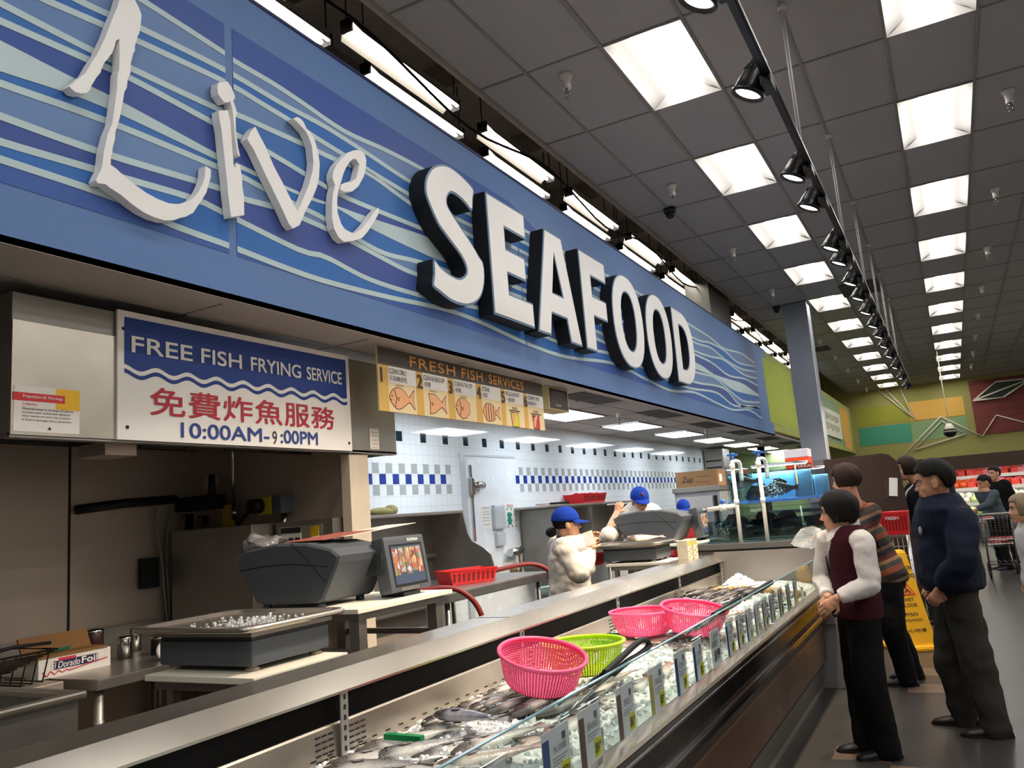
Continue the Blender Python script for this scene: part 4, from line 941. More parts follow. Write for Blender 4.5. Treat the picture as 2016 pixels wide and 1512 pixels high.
def scale_base():
    t = thing('weighing_scale', 'grey weighing scale base with wet stainless tray nearest the fryers', 'scale', (-2.7, 2.1, 1.082))
    x0, x1, y0, y1 = -2.72, -2.24, 2.13, 2.53
    b = BM(); bx(b, x0, x1, y0, y1, 1.1, 1.19, .012); obj('housing', b, M_greyP, t)
    b = BM(); bx(b, x0+.005, x1-.005, y0+.005, y1-.005, 1.19, 1.205); obj('gap', b, M_greyD, t)
    b = BM(); bx(b, x0-.01, x1+.01, y0-.01, y1+.01, 1.203, 1.225, .003); obj('tray_support', b, M_steelD, t)
    b = BM(); X0, X1, Y0, Y1 = -2.83, -2.19, 2.07, 2.6
    def rr_(g, z, r0=.06):
        o = []
        for cx, cy_, a0 in ((X1-g-r0, Y1-g-r0, 0), (X0+g+r0, Y1-g-r0, 90), (X0+g+r0, Y0+g+r0, 180), (X1-g-r0, Y0+g+r0, 270)):
            for i in range(6): a = R(a0+18*i); o.append(b.verts.new((cx+r0*cos(a), cy_+r0*sin(a), z)))
        return o
    rs = [rr_(.03, 1.222), rr_(.0, 1.224), rr_(-.004, 1.236), rr_(.004, 1.245), rr_(.022, 1.244), rr_(.03, 1.232)]
    bridge(b, rs, 0, True, False); f = b.faces.new(rs[-1]); f2 = b.faces.new(rs[0][::-1]); obj('tray', b, M_steelB, t)
    b = BM()
    for x in (x0+.04, x1-.04):
        for y in (y0+.04, y1-.04): lathe(b, [(0, 0), (.024, 0), (.026, .008), (.014, .014), (.014, .03)], 14, Matrix.Translation((x, y, 1.082)))
    obj('foot', b, mat('foot_beige', '#b7aa98', .6), t); return t
sb = scale_base()
bm = BM(); rnd = random.Random(3)
for i in range(150):
    x, y = rnd.gauss(-2.4, .11), rnd.gauss(2.28, .09)
    if -2.75 < x < -2.23 and 2.12 < y < 2.55:
        s = rnd.uniform(.003, .008)*(1.6 if i < 12 else 1); box(bm, (x, y, 1.234+s/2), (s*1.4, s, s), Matrix.Rotation(rnd.random()*3, 3, 'Z'))
M_ice = mat('ice', '#eef4f6', .12, var=.05, trans=.35, ior=1.31)
single('ice_crumbs', bm, M_ice, 'scattered ice crumbs on the nearer scale tray', 'ice', kind='stuff')
CB = (-3.3, -2.52, 3.05, 3.86, 1.178)
stand(CB[0]+.02, CB[1]-.02, CB[2]+.03, CB[3]-.03, 1.155, 'stainless stand under the nearer scale console', .06); board(*CB, 'white plastic cutting board under the nearer scale console')
def scr_mat():
    t = NT('screen_food'); v = t.coord('Object'); vo = t.n('ShaderNodeTexVoronoi'); vo.inputs['Scale'].default_value = 38; t.l(v, vo.inputs['Vector'])
    sp_ = t.n('ShaderNodeSeparateColor'); t.l(vo.outputs['Color'], sp_.inputs[0])
    c = t.ramp(sp_.outputs[0], [(0, '#6d3a2c'), (.2, '#a8653a'), (.4, '#8a4a4c'), (.55, '#9a948f'), (.7, '#55663a'), (.85, '#b08a52'), (1, '#a8a6b4')]); t.l(c, t.b.inputs['Base Color'])
    t.l(c, t.b.inputs['Emission Color']); t.b.inputs['Emission Strength'].default_value = .25; t.b.inputs['Roughness'].default_value = .2; return t.m
scr = scr_mat()
def console():
    t = thing('scale_console', 'dark grey scale console with colour screen and papers on top', 'scale console', (-2.9, 3.3, 1.178)); z0 = 1.178
    # wedge body: trapezoid seen from the near end, extruded away from the camera
    prof = [(-3.38, 1.40), (-3.40, 1.44), (-3.32, 1.478), (-3.12, 1.502), (-2.9, 1.495), (-2.74, 1.46), (-2.69, 1.425), (-2.70, 1.39), (-2.80, 1.215), (-2.83, 1.2), (-3.22, 1.2), (-3.26, 1.215)]
    b = BM(); P = [(x, z) for x, z in prof]
    rings_ = []
    for y, g in ((3.13, .012), (3.14, 0), (3.52, 0), (3.56, .03)):
        rings_.append([b.verts.new((x, y, z)) for x, z in offs(P, g)])
    bridge(b, rings_, 0, False, True); obj('body', b, M_greyP, t)
    b = BM(); q = [(-3.36, 1.372), (-3.2, 1.388), (-3.0, 1.392), (-2.76, 1.372)]
    tube(b, [(x, 3.131, z+.004) for x, z in q], .003, 5); tube(b, [(-3.0, 3.131, 1.498), (-2.9, 3.131, 1.42), (-2.78, 3.131, 1.3)], .0025, 5); obj('seam', b, M_blk, t)
    b = BM(); cyl(b, (-2.86, 3.32, 1.36), (-2.86, 3.58, 1.36), .075, n=20); cyl(b, (-2.72, 3.5, 1.37), (-2.66, 3.5, 1.36), .06, n=16); bx(b, -2.8, -2.64, 3.4, 3.6, 1.3, 1.42, .03); obj('arm', b, M_greyD, t)
    b = BM(); Mr = Matrix.Rotation(R(-9), 3, 'Y') @ Matrix.Rotation(R(0), 3, 'Z'); c0 = V(-2.66, 3.6, 1.345); box(b, c0, (.085, .36, .29), Mr, .018); obj('display_case', b, M_greyP, t)
    nz = Mr @ V(1, 0, 0); up = Mr @ V(0, 0, 1); Ms_ = Matrix((V(0, 1, 0), up, nz)).transposed().to_4x4(); Ms_.translation = c0+nz*.0435
    def plate(n_, a0, a1, b0, b1, d, m): b = BM(); fill(b, [[(a0, b0), (a1, b0), (a1, b1), (a0, b1)]], Ms_ @ MZ(d)); return obj(n_, b, m, t)
    plate('bezel', -.145, .145, -.12, .1, .0005, M_blk)
    plate('screen', -.135, .135, -.108, .09, .0012, emis('screen_glow', '#8f99ad', .3))
    for i in range(5): plate('screen_picture', -.128+.052*i, -.084+.052*i, -.06+.012*(i % 2), .08, .0018, scr)
    plate('printer_slot', -.1, .06, -.142, -.126, .001, M_steelD)
    text(t, 'BIZERBA', Ms_, .02, .112, .014, .1, M_sgw, .03)
    b = BM(); bx(b, -2.77, -2.62, 3.55, 3.7, 1.178, 1.2, .004); obj('foot', b, M_greyD, t)
    b = BM()
    for x, y in ((-2.84, 3.16), (-3.2, 3.16), (-2.84, 3.46)): cyl(b, (x, y, 1.178), (x, y, 1.2), .022, n=12)
    obj('foot', b, M_greyD, t)
    b = BM(); Ml = Matrix((V(0, 1, 0), V(-.5, 0, .87).normalized(), V(.87, 0, -.5).normalized() if False else V(.87, 0, .5))).transposed().to_4x4()
    fill(b, [[(3.16, 0), (3.4, 0), (3.4, .13), (3.16, .13)]], Matrix(((0, .5, .87, -2.8), (1, 0, 0, 0), (0, .866, -.5, 1.225), (0, 0, 0, 1)))); obj('rating_plate', b, mat('rating_plate', '#a9aaa3', .5, var=.1, vscale=30), t); return t
cs = console()
b = BM()
for k, (dx, dy, r0, dz, sx_, sy_) in enumerate(((-3.05, 3.42, 14, .002, .21, .3), (-2.98, 3.42, -4, .008, .3, .42), (-2.9, 3.62, -2, .022, .22, .6))):
    box(b, (dx, dy, 1.512+dz), (sx_, sy_, .002), Matrix.Rotation(R(r0), 3, 'Z') @ Matrix.Rotation(R(4), 3, 'X'), mi=(k == 1)*1)
single('paper_stack', b, [mat('paper_w', '#dcd6d0', .6), mat('paper_rose', '#9c5648', .6)], 'loose white and rose papers lying on the nearer scale console', 'papers')
b = BM(); ell(b, (-3.36, 3.3, 1.5), (.1, .12, .055), None, 26, 16)
for v in b.verts: v.co += V(noise.noise(v.co*14), noise.noise(v.co*14+V(5, 0, 0)), noise.noise(v.co*17+V(0, 4, 0)))*.04
single('plastic_bag_roll', b, mat('bag_clear', '#8f8d8b', .12, var=.3, bump=.8, bscale=25, trans=.5), 'crumpled clear plastic bag roll behind the nearer console', 'plastic bag')
DY, CDX, CDY = 4.48, .42, 4.35
for o_, lab, dv in ((sb, 'grey weighing scale base with a fish on its tray, in front of the capped man', V(-.03, DY, 0)), (cs, 'dark scale console facing the tanks, in front of the capped man', V(CDX, CDY, 0))):
    n = dup(o_); n.location = o_.location+dv; n['label'] = lab
stand(SB[0]+.02, SB[1]-.02, SB[2]+.02+DY, SB[3]-.02+DY, 1.06, 'stainless stand under the farther weighing scale'); board(SB[0], SB[1], SB[2]+DY, SB[3]+DY, SB[4], 'white plastic cutting board under the farther weighing scale')
stand(CB[0]+.02+CDX, CB[1]-.02+CDX, CB[2]+.03+CDY, CB[3]-.03+CDY, 1.155, 'stainless stand under the farther scale console', .06); board(CB[0]+CDX, CB[1]+CDX, CB[2]+CDY, CB[3]+CDY, CB[4], 'white plastic cutting board under the farther scale console')
# ---------------------------------------------------------------- tiled wash area
t = thing('wash_table', 'long stainless wash table with high backsplash and top shelf under the tiles', 'table', (-4.3, 5.8, 0))
b = BM(); bx(b, -4.86, -3.7, 4.3, 7.45, .94, .98, .006); bx(b, -3.72, -3.69, 4.3, 7.45, .9, .975, .01); obj('tabletop', b, M_steel, t)
b = BM(); bx(b, -4.88, -4.82, 4.26, 7.06, .98, 1.62); bx(b, -4.82, -4.76, 4.3, 7.06, 1.2, 1.24); obj('backsplash', b, M_steelD, t)
b = BM(); bx(b, -4.88, -4.44, 4.26, 7.1, 1.62, 1.65, .005); obj('top_shelf', b, M_steel, t)
b = BM(); E_ = [(-4.86, 1.62), (-4.42, 1.62), (-4.38, 1.42), (-4.33, 1.33), (-4.2, 1.26), (-4.13, 1.2), (-4.1, 1.08), (-4.1, .98), (-4.86, .98)]
prism(b, [E_], Matrix(((1, 0, 0, 0), (0, 0, 1, 7.05), (0, 1, 0, 0), (0, 0, 0, 1))), .02); obj('end_splash', b, M_steelD, t)
for x in (-3.78, -4.8):
    for y in (4.4, 5.7, 7.35): b = BM(); cyl(b, (x, y, 0), (x, y, .94), .022, n=12); obj('leg', b, M_steelD, t)
b = BM(); bx(b, -4.5, -3.85, 4.8, 5.5, .6, .94, .02); obj('sink_bowl', b, M_steelK, t)
b = BM(); bx(b, -4.82, -4.8, 5.75, 6.15, 1.08, 1.14); obj('slot', b, M_blk, t)
b = BM(); ell(b, (-4.78, 6.35, 1.3), (.05, .07, .08)); obj('faucet', b, M_blk, t)
def tray(x, y, z, rz, label, w_=.46, d=.3, h=.1, name='plastic_tray'):
    t = thing(name, label, 'basket', (x, y, z), rz)
    b = BM(); W0, D0 = w_/2*.86, d/2*.86
    for s in (1, -1):
        for k in range(2):
            a0, b0, a1, b1 = (W0, D0, w_/2, d/2)
            if k == 0: q = [(-a0, s*b0, 0), (a0, s*b0, 0), (a1, s*b1, h), (-a1, s*b1, h)]
            else: q = [(s*a0, -b0, 0), (s*a0, b0, 0), (s*a1, b1, h), (s*a1, -b1, h)]
            vs = [b.verts.new(v) for v in q]; b.faces.new(vs)
    b.faces.new([b.verts.new(v) for v in ((-W0, -D0, 0), (W0, -D0, 0), (W0, D0, 0), (-W0, D0, 0))])
    bmesh.ops.remove_doubles(b, verts=b.verts, dist=1e-5); bmesh.ops.recalc_face_normals(b, faces=b.faces); bmesh.ops.solidify(b, geom=b.faces, thickness=.005)
    obj('body', b, M_red, t, True)
    b = BM(); tube(b, [(-w_/2, -d/2, h), (w_/2, -d/2, h), (w_/2, d/2, h), (-w_/2, d/2, h)], .007, 8, closed=True); obj('rim', b, M_red, t, True)
    b = BM(); n = 9
    for s in (1, -1):
        for i in range(n):
            x_ = -w_*.4+w_*.8*i/(n-1); yy = s*(D0+(d/2-D0)*.5)
            box(b, (x_, yy+s*.004, h*.5), (w_*.045, .003, h*.62), Matrix.Rotation(-s*math.atan2(d/2-D0, h), 3, 'X'))
    obj('slots', b, mat('red_dark', '#7d1216', .5), t, True); return t
tray(-4.05, 6.45, .982, R(62), 'red plastic tray with small label on the wash table', .5, .3, .12)
t = tray(-4.66, 10.75, 1.645, R(80), 'red plastic basket full of scraps on the far wall shelf', .62, .34, .13)
b = BM(); rnd = random.Random(5)
for i in range(26): ell(b, (rnd.uniform(-.24, .24), rnd.uniform(-.1, .1), .11+rnd.random()*.03), (.04, .03, .02), u=6, v=5)
obj('contents', b, M_red, t, True)
tray(-3.4, 7.55, 1.0, R(80), 'red plastic tray in front of the woman in white', .5, .32, .12)
b = BM(); ell(b, (-4.62, 5.98, 1.68), (.09, .16, .04)); ell(b, (-4.6, 6.1, 1.69), (.06, .08, .05)); single('cloth_rag', b, mat('rag_yellow', '#a9a06a', .8, var=.3, vscale=14, bump=.6, bscale=20), 'crumpled yellow and grey rag on the top shelf', 'rag')
for i, pts in enumerate(([(-4.0, 5.35, 1.0), (-3.7, 5.5, 1.03), (-3.55, 5.6, .98), (-3.45, 5.68, .8), (-3.4, 5.7, .4)], [(-4.1, 6.62, 1.0), (-3.9, 6.8, 1.06), (-3.68, 7.05, 1.08), (-3.55, 7.2, .98), (-3.45, 7.3, .75), (-3.4, 7.32, .4)])):
    b = BM(); tube(b, spline([V(*p) for p in pts], 6), .022, 8); single('red_hose', b, mat('hose_red', '#7d2420', .5, var=.1), ('dark red hose bending over the table edge near the scale console', 'dark red hose bending over the table edge near the cooler door')[i], 'hose')
t = thing('wall_shelf_unit', 'grey stainless splash unit with shelf beyond the cooler door', 'shelf', (-4.7, 10.2, .9))
b = BM(); bx(b, -4.88, -4.84, 9.15, 12.0, .9, 1.62); bx(b, -4.84, -4.4, 9.15, 9.18, .9, 1.6); bx(b, -4.84, -4.4, 10.3, 10.32, 1.0, 1.6); bx(b, -4.84, -4.4, 11.97, 12.0, .9, 1.6); obj('body', b, M_steelD, t)
b = BM(); bx(b, -4.88, -4.42, 9.0, 12.02, 1.62, 1.645, .004); obj('shelf', b, M_steel, t)
b = BM(); bx(b, -4.86, -3.7, 9.2, 12, .93, .97, .006); obj('counter', b, M_steel, t)
for y in (9.3, 11.9): b = BM(); cyl(b, (-3.8, y, 0), (-3.8, y, .93), .022, n=10); obj('leg', b, M_steelD, t)
b = BM(); box(b, (-4.65, 9.35, 1.665), (.1, .34, .02), Matrix.Rotation(R(12), 3, 'Z'), .004); single('cleaver', b, M_steelK, 'dark knife lying on the near end of the far wall shelf', 'knife')
b = BM(); box(b, (-4.6, 9.75, 1.67), (.08, .3, .03), Matrix.Rotation(R(-20), 3, 'Z'), .006); single('scraper', b, M_blk, 'dark scraper tool beside the knife on the far shelf', 'tool')
# wall items by the cooler door
def sheet(px, label, lines, cat='notice', m=None):
    a, c = oX(*px[0], XW+.014), oX(*px[1], XW+.014); t = thing('wall_notice', label, cat, (XW, a.y, c.z))
    b = BM(); bx(b, XW+.012, XW+.014, a.y, c.y, c.z, a.z); obj('sheet', b, m or M_sgw, t)
    for s, f, h, mm_ in lines: text(t, s, MX(XW+.014), a.y+(c.y-a.y)*.15, c.z+(a.z-c.z)*f, (a.z-c.z)*h, (c.y-a.y)*.7, mm_)
    return t
sheet([(946, 996), (968, 1040)], 'white printed notice with text lines on the cooler door', [('NOTICE', .85, .09, M_ink), ('please keep', .7, .06, M_ink), ('door closed', .6, .06, M_ink), ('all the time', .45, .06, M_ink), ('thank you', .32, .06, M_ink), ('manager', .15, .05, M_ink)])
t = sheet([(993, 989), (1016, 1036)], 'white poster with green heading and pictures by the cooler door', [('WASH', .86, .06, M_inkr), ('YOUR HANDS', .78, .07, mat('ink_green', '#2f8a3c', .5, var=0))])
a = oX(1003, 1020, XW+.015); b = BM(); bx(b, XW+.014, XW+.016, a.y-.04, a.y+.05, a.z-.08, a.z+.07)
obj('picture', b, mat('poster_teal', '#1f8f7d', .5, var=0), t)
b = BM()
for i in range(4):
    for j in range(4): ell(b, (XW+.015, a.y-.14+.1*i, a.z-.1+.07*j), (.002, .016, .014), u=8, v=6)
obj('pictogram', b, mat('poster_green', '#4f7f45', .5, var=0), t)
a = oX(982, 1015, XW+.03); b = BM(); bx(b, XW+.012, XW+.06, a.y-.13, a.y+.12, a.z-.16, a.z+.13, .02); bx(b, XW+.012, XW+.05, a.y-.1, a.y+.1, a.z-.36, a.z-.2, .015); single('bag_holder', b, mat('bag_clear2', '#dfe6ea', .2, trans=.3, bump=.5, bscale=18), 'clear plastic bags hanging between the two notices', 'bag holder')
a = oX(1015, 1087, XW+.1); t = thing('wall_faucet', 'chrome mixing valve on the white wall by the cooler door', 'faucet', (XW, a.y, a.z))
b = BM(); cyl(b, (XW, a.y, a.z), (XW+.14, a.y, a.z), .04, n=14); cyl(b, (XW+.1, a.y-.14, a.z), (XW+.1, a.y+.16, a.z+.02), .045, n=14); tube(b, [(XW+.1, a.y+.08, a.z+.03), (XW+.1, a.y+.1, a.z+.09)], .012, 8); obj('body', b, M_chr, t)
b = BM(); tube(b, [(XW+.1, a.y+.1, a.z), (XW+.1, a.y+.11, a.z-.2), (XW+.08, a.y+.11, a.z-.26)], .018, 8); bx(b, XW+.01, XW+.08, a.y-.02, a.y+.08, a.z-.28, a.z-.2, .01); obj('hose_tail', b, mat('brass_dirty', '#8b7650', .4, .6), t)
def bin_(x, y, label, r_=.27, h_=.75):
    t = thing('waste_bin', label, 'bin', (x, y, 0)); b = BM(); lathe(b, [(0, 0), (r_*.8, 0), (r_, h_), (r_*1.04, h_), (r_*1.04, h_+.02), (r_*.97, h_+.02), (r_*.9, .1), (0, .1)], 24, Matrix.Translation((x, y, 0))); obj('bucket', b, mat('bin_green', '#1e4a3c', .45, var=.1), t)
    b = BM(); lathe(b, [(r_*.98, h_-.02), (r_*1.07, h_+.035), (r_*1.1, h_-.02), (r_*1.06, h_-.16)], 24, Matrix.Translation((x, y, 0))); obj('liner', b, mat('bag_clear3', '#9fb8b0', .25, trans=.4, bump=.8, bscale=14), t)
bin_(-3.75, 7.85, 'dark green waste bin under the far end of the wash table'); bin_(-3.15, 7.2, 'green waste bin with clear liner behind the woman in white')
# third station behind the far console
t = thing('steel_cabinet', 'grey upright cabinet carrying a cardboard box near the tanks', 'cabinet', (-3.4, 12.2, 0))
b = BM(); bx(b, -3.74, -3.06, 12.0, 12.7, 0, 1.69, .006); obj('body', b, mat('cab_grey', '#9a9ca0', .4, .3), t)
b = BM(); bx(b, -3.15, -3.1, 11.985, 12.0, .4, 1.62); obj('gasket', b, M_blk, t); b = BM(); bx(b, -3.72, -3.17, 11.98, 12.0, .3, 1.62, .004); obj('door', b, mat('cab_door', '#b4b5b8', .35, .2), t)
b = BM(); bx(b, -3.76, -3.04, 11.97, 12.72, 1.69, 1.765, .006); obj('top_shelf', b, M_steelD, t)
t = thing('cardboard_box', 'brown cardboard box printed Zap on the grey upright cabinet', 'box', (-3.38, 12.2, 1.766))
M_card = mat('cardboard', '#8f6e4a', .8, var=.1, vscale=5)
b = BM(); bx(b, -3.7, -3.06, 12.0, 12.45, 1.766, 2.0, .004); obj('carton', b, M_card, t)
text(t, 'Zap', MY(11.999), -3.6, 1.82, .1, .17, M_lnk, .01, shear=.15)
text(t, 'Antimicrobial wipes', MY(11.999), -3.38, 1.9, .025, .22, M_lnk); text(t, '12 count case', MY(11.999), -3.38, 1.82, .02, .18, M_lnk)
b = BM(); bx(b, -3.1, -3.059, 12.1, 12.25, 1.82, 1.93); obj('label', b, M_sgw, t)
for i, y in enumerate((6.98, 7.09)):
    t = thing('sauce_carton', ('tall pale carton nearer the scale at the ledge end', 'tall pale carton nearer the tank at the ledge end')[i], 'carton', (-2.02, y, 1.09), 0, 'tall pale cartons')
    a = oX((1385, 1400)[i], 1088, -2.0)
    b = BM(); bx(b, -2.07, -1.98, 6.55+.17*i, 6.66+.17*i, 1.09, 1.245, .003); t.location = (-2.02, 6.6+.17*i, 1.09); obj('carton', b, mat('carton_cream', '#d8cfb4', .6, var=.1, vscale=25), t)
    b = BM(); bx(b, -1.98, -1.9785, 6.56+.17*i, 6.65+.17*i, 1.2, 1.235); obj('band', b, mat('carton_gold', '#c9b14a', .5), t)
    b = BM()
    for k in range(4): ell(b, (-1.979, 6.585+.17*i+.02*(k % 2)*2, 1.11+.022*k), (.002, .012, .01), u=8, v=6)
    obj('print', b, mat('carton_print', '#a8703f', .5), t)
# ---------------------------------------------------------------- refrigerated fish case
Y0, Y1 = -.7, 7.05
def ext(name, prof, m, par, ya=Y0, yb_=Y1, bev=0):
    b = BM(); prism(b, [prof], Matrix(((1, 0, 0, 0), (0, 0, 1, ya), (0, 1, 0, 0), (0, 0, 0, 1))), yb_-ya); return obj(name, b, m, par)
case = thing('fish_case', 'long open refrigerated fish display case with stainless ledge and brown front', 'display case', (-1.5, 3.2, 0))
M_case = mat('case_steel', '#c4beb3', .24, .9, var=.05, vscale=2, bump=.015, bscale=5); M_cased = mat('case_back_steel', '#b5aca0', .3, .85, var=.2, vscale=3)
M_bump = mat('bumper_black', '#0d0d0e', .18, var=.1); M_brown = mat('case_brown', '#4f3727', .35, var=.06); M_kick = mat('kick_grey', '#67625b', .35, .3, var=.12)
ext('ledge', [(-2.08, 1.09), (-1.905, 1.09), (-1.83, 1.038), (-1.83, 1.03), (-1.9, 1.03), (-1.9, 1.06), (-2.06, 1.06), (-2.06, 0), (-2.08, 0)], M_case, case)
ext('back_band', [(-1.9, 1.04), (-1.875, 1.04), (-1.87, .93), (-1.9, .93)], mat('band_black', '#030303', .6, var=.1, spec=.15), case)
ext('back_panel', [(-1.9, .94), (-1.862, .94), (-1.857, .934), (-1.85, .78), (-1.9, .78)], M_cased, case)
ext('bed', [(-1.86, .79), (-1.06, .77), (-1.06, .70), (-1.86, .70)], M_steelD, case)
ext('front_rail', [(-1.075, .80), (-1.054, .82), (-.997, .812), (-.992, .800), (-1.0, .79), (-1.075, .77)], M_case, case)
ext('bumper', [(-1.09, .795), (-.993, .795), (-.985, .77), (-.99, .70), (-1.02, .655), (-1.02, .60), (-1.07, .515), (-1.2, .51), (-1.2, .795)], M_bump, case)
b = BM(); bx(b, -1.022, -1.008, Y0, Y1, .634, .646, .002); bx(b, -.992, -.984, Y0, Y1, .772, .78, .002); obj('chrome_strip', b, M_chr, case)
ext('front_panel', [(-1.12, .51), (-1.095, .51), (-1.095, .24), (-1.12, .24)], M_brown, case)
b = BM(); bx(b, -1.1, -1.09, Y0, Y1, .488, .505); obj('panel_trim', b, mat('trim_tan', '#7a5c46', .35), case)
ext('kick_plate', [(-1.22, .235), (-1.13, .235), (-1.14, .19), (-1.15, .185), (-1.165, 0), (-1.22, 0)], M_kick, case)
b = BM(); bx(b, -1.145, -1.134, Y0, Y1, .182, .196); obj('seam', b, M_blk, case)
b = BM(); bx(b, -1.166, -1.155, Y0, Y1, 0.0, .03, .002); obj('floor_trim', b, mat('floor_trim', '#8d867c', .4, .4), case)
ext('carcass', [(-2.06, .70), (-1.13, .70), (-1.2, .24), (-1.2, .02), (-2.06, .02)], M_blk, case, Y0+.01, Y1-.01)
UP = [.9, 2.134, 3.372, 4.576, 5.794, 6.99]
for i, y in enumerate(UP):
    b = BM()
    for yy in (y,):
        p0, p1 = V(-1.838, yy, 1.035), V(-1.842, yy, .8); d = (p1-p0).normalized()
        c = (p0+p1)/2; Mr = Matrix((V(0, 1, 0), d, V(0, 1, 0).cross(d))).transposed()
        box(b, c, (.036, (p1-p0).length, .006), Mr, .002)
    o = obj('upright', b, mat('upright_grey', '#a9a9a6', .35, .6, var=.06), case)
    b = BM()
    for k in range(7): box(b, p0+(p1-p0)*((k+.6)/7.4)+V(0, 1, 0).cross(d)*-.0035, (.009, .015, .003), Mr)
    obj('slot', b, M_blk, o)
    b = BM()
    for s in (1, -1):
        for r_ in range(5):
            for k in range(3):
                z = .915-.018*r_; x = -1.856+(.934-z)*.045
                box(b, (x, y+s*(.05+.03*k), z), (.004, .021, .005))
    obj('vent_slots', b, M_blk, case)
b = BM()
for k in range(100):
    for q in (0, 1): yy = Y0+.075*k+.03*q; box(b, (-1.852, yy, .852-.02*q), (.003, .022, .004))
obj('vent_slots', b, M_blk, case)
for y in (oX(1030, 1238, -1.83).y+.0, 5.794+1.24*0, .9, 2.1+.0):
    pass
b = BM(); yj = 3.372; bx(b, -2.08, -1.9, yj-.0015, yj+.0015, 1.0895, 1.0915); obj('joint', b, M_steelD, case)
b = BM(); bx(b, -1.91, -1.0, Y1, Y1+.04, .5, 1.108, .003); obj('end_wall', b, mat('end_grey', '#8f8b88', .38, .5, var=.05), case)
# glass
def glass_mat(name, tint, refl=.08):
    m = bpy.data.materials.new(name); m.use_nodes = True; n = m.node_tree; n.nodes.clear(); N = n.nodes.new
    o, mx, tr_, gl, fr = N('ShaderNodeOutputMaterial'), N('ShaderNodeMixShader'), N('ShaderNodeBsdfTransparent'), N('ShaderNodeBsdfGlossy'), N('ShaderNodeFresnel')
    tr_.inputs[0].default_value = lin(tint); gl.inputs['Roughness'].default_value = .02; fr.inputs[0].default_value = 1.45
    ge, mu = N('ShaderNodeNewGeometry'), N('ShaderNodeMath'); mu.operation = 'MULTIPLY'; iv = N('ShaderNodeMath'); iv.operation = 'SUBTRACT'; iv.inputs[0].default_value = 1; n.links.new(ge.outputs['Backfacing'], iv.inputs[1]); n.links.new(iv.outputs[0], mu.inputs[0]); n.links.new(fr.outputs[0], mu.inputs[1]); n.links.new(mu.outputs[0], mx.inputs[0]); n.links.new(tr_.outputs[0], mx.inputs[1]); n.links.new(gl.outputs[0], mx.inputs[2]); n.links.new(mx.outputs[0], o.inputs[0]); return m
M_glass = glass_mat('case_glass', '#eef5f3'); M_acr = glass_mat('acrylic', '#f4f6f6'); M_edge = mat('glass_edge', '#7fa6b0', .1, var=0)
jy = oX(1157, 1349, -1.08).y; gy = [jy-2*1.235, jy-1.235]+[jy+1.235*k for k in range(0, 4)]+[Y1-.02]
gy = [g for g in gy if g < Y1]
for i, (a, c) in enumerate(zip(gy, gy[1:])):
    if c-a < .1: continue
    lab = 'low clear glass pane on the case front, %s' % ('first one, ending at the black tongs', 'second', 'third', 'fourth', 'fifth', 'sixth', 'seventh')[i] if i else 'low clear glass pane on the case front, mostly below the view'
    t = thing('glass_pane', ['low clear glass pane at the near end of the case front', 'low clear glass pane before the nearest pile of fish', 'low clear glass pane with the nearer black tongs resting on it', 'low clear glass pane before the rear pink colander', 'low clear glass pane before the dark catfish', 'low clear glass pane at the tank end of the case', 'low clear glass pane last'][i], 'glass pane', (-1.06, a, .815), 0, 'low glass panes of the fish case')
    b = BM(); prism(b, [[(-1.057, .815), (-1.049, .815), (-1.077, 1.018), (-1.085, 1.018)]], Matrix(((1, 0, 0, 0), (0, 0, 1, a+.004), (0, 1, 0, 0), (0, 0, 0, 1))), c-a-.008); obj('pane', b, M_glass, t)
    b = BM(); bx(b, -1.086, -1.076, a+.004, c-.004, 1.017, 1.021); obj('edge', b, M_edge, t)  # strip colours in the bluish highlight along the glass top
    b = BM(); bx(b, -1.06, -1.046, a-.003, a+.006, .815, .9); obj('clip', b, M_chr, t)
# ice bed
def ih(x, y):
    u = (-1.06-x)/.79
    h_ = .808+.02*u+.032*sin(pi*min(1, max(0, u)))
    h_ += .02*noise.noise(V(x*3, y*2.2, 0))+.008*noise.noise(V(x*14, y*14, 3))
    h_ += .05*math.exp(-((x+1.6)**2/.02+(y-6.55)**2/.03))+.03*math.exp(-((x+1.35)**2/.03+(y-2.35)**2/.05))
    return h_
bm = BM(); nx, ny = 26, 300; g = []
for j in range(ny+1):
    row = []
    for i in range(nx+1):
        x = -1.85+.795*i/nx; y = Y0+.01+(Y1-Y0-.02)*j/ny; row.append(bm.verts.new((x, y, ih(x, y)+.006*noise.noise(V(x*60, y*60, 1)))))
    g.append(row)
for j in range(ny):
    for i in range(nx): bm.faces.new((g[j][i], g[j][i+1], g[j+1][i+1], g[j+1][i]))
rnd = random.Random(11)
for i in range(4600):
    x, y = rnd.uniform(-1.83, -1.075), rnd.uniform(1.2, 6.95); s = rnd.uniform(.006, .016)*(1.5 if rnd.random() < .12 else 1)
    M = Matrix.Translation((x, y, ih(x, y)+s*.25)) @ Matrix.Rotation(rnd.random()*6, 4, V(rnd.random()-.5, rnd.random()-.5, rnd.random()-.5)) @ Matrix.Diagonal((s*rnd.uniform(.7, 1.6), s, s*.8, 1))
    bmesh.ops.create_cube(bm, size=1, matrix=M)
def ice_mat():
    t = NT('crushed_ice'); v = t.coord('Object'); n = t.noise(v, 55, 4)
    t.l(t.mix(n, lin('#dfe5e6'), lin('#fbfcfc')), t.b.inputs['Base Color']); t.b.inputs['Roughness'].default_value = .18
    t.b.inputs['Subsurface Weight'].default_value = .3; t.b.inputs['Subsurface Radius'].default_value = (.02, .025, .03); t.bump(n, .5, .01); return t.m
M_ci = ice_mat()
single('crushed_ice', bm, M_ci, 'crushed ice filling the fish case', 'ice', kind='stuff', base=(-1.4, 3.2, .8))
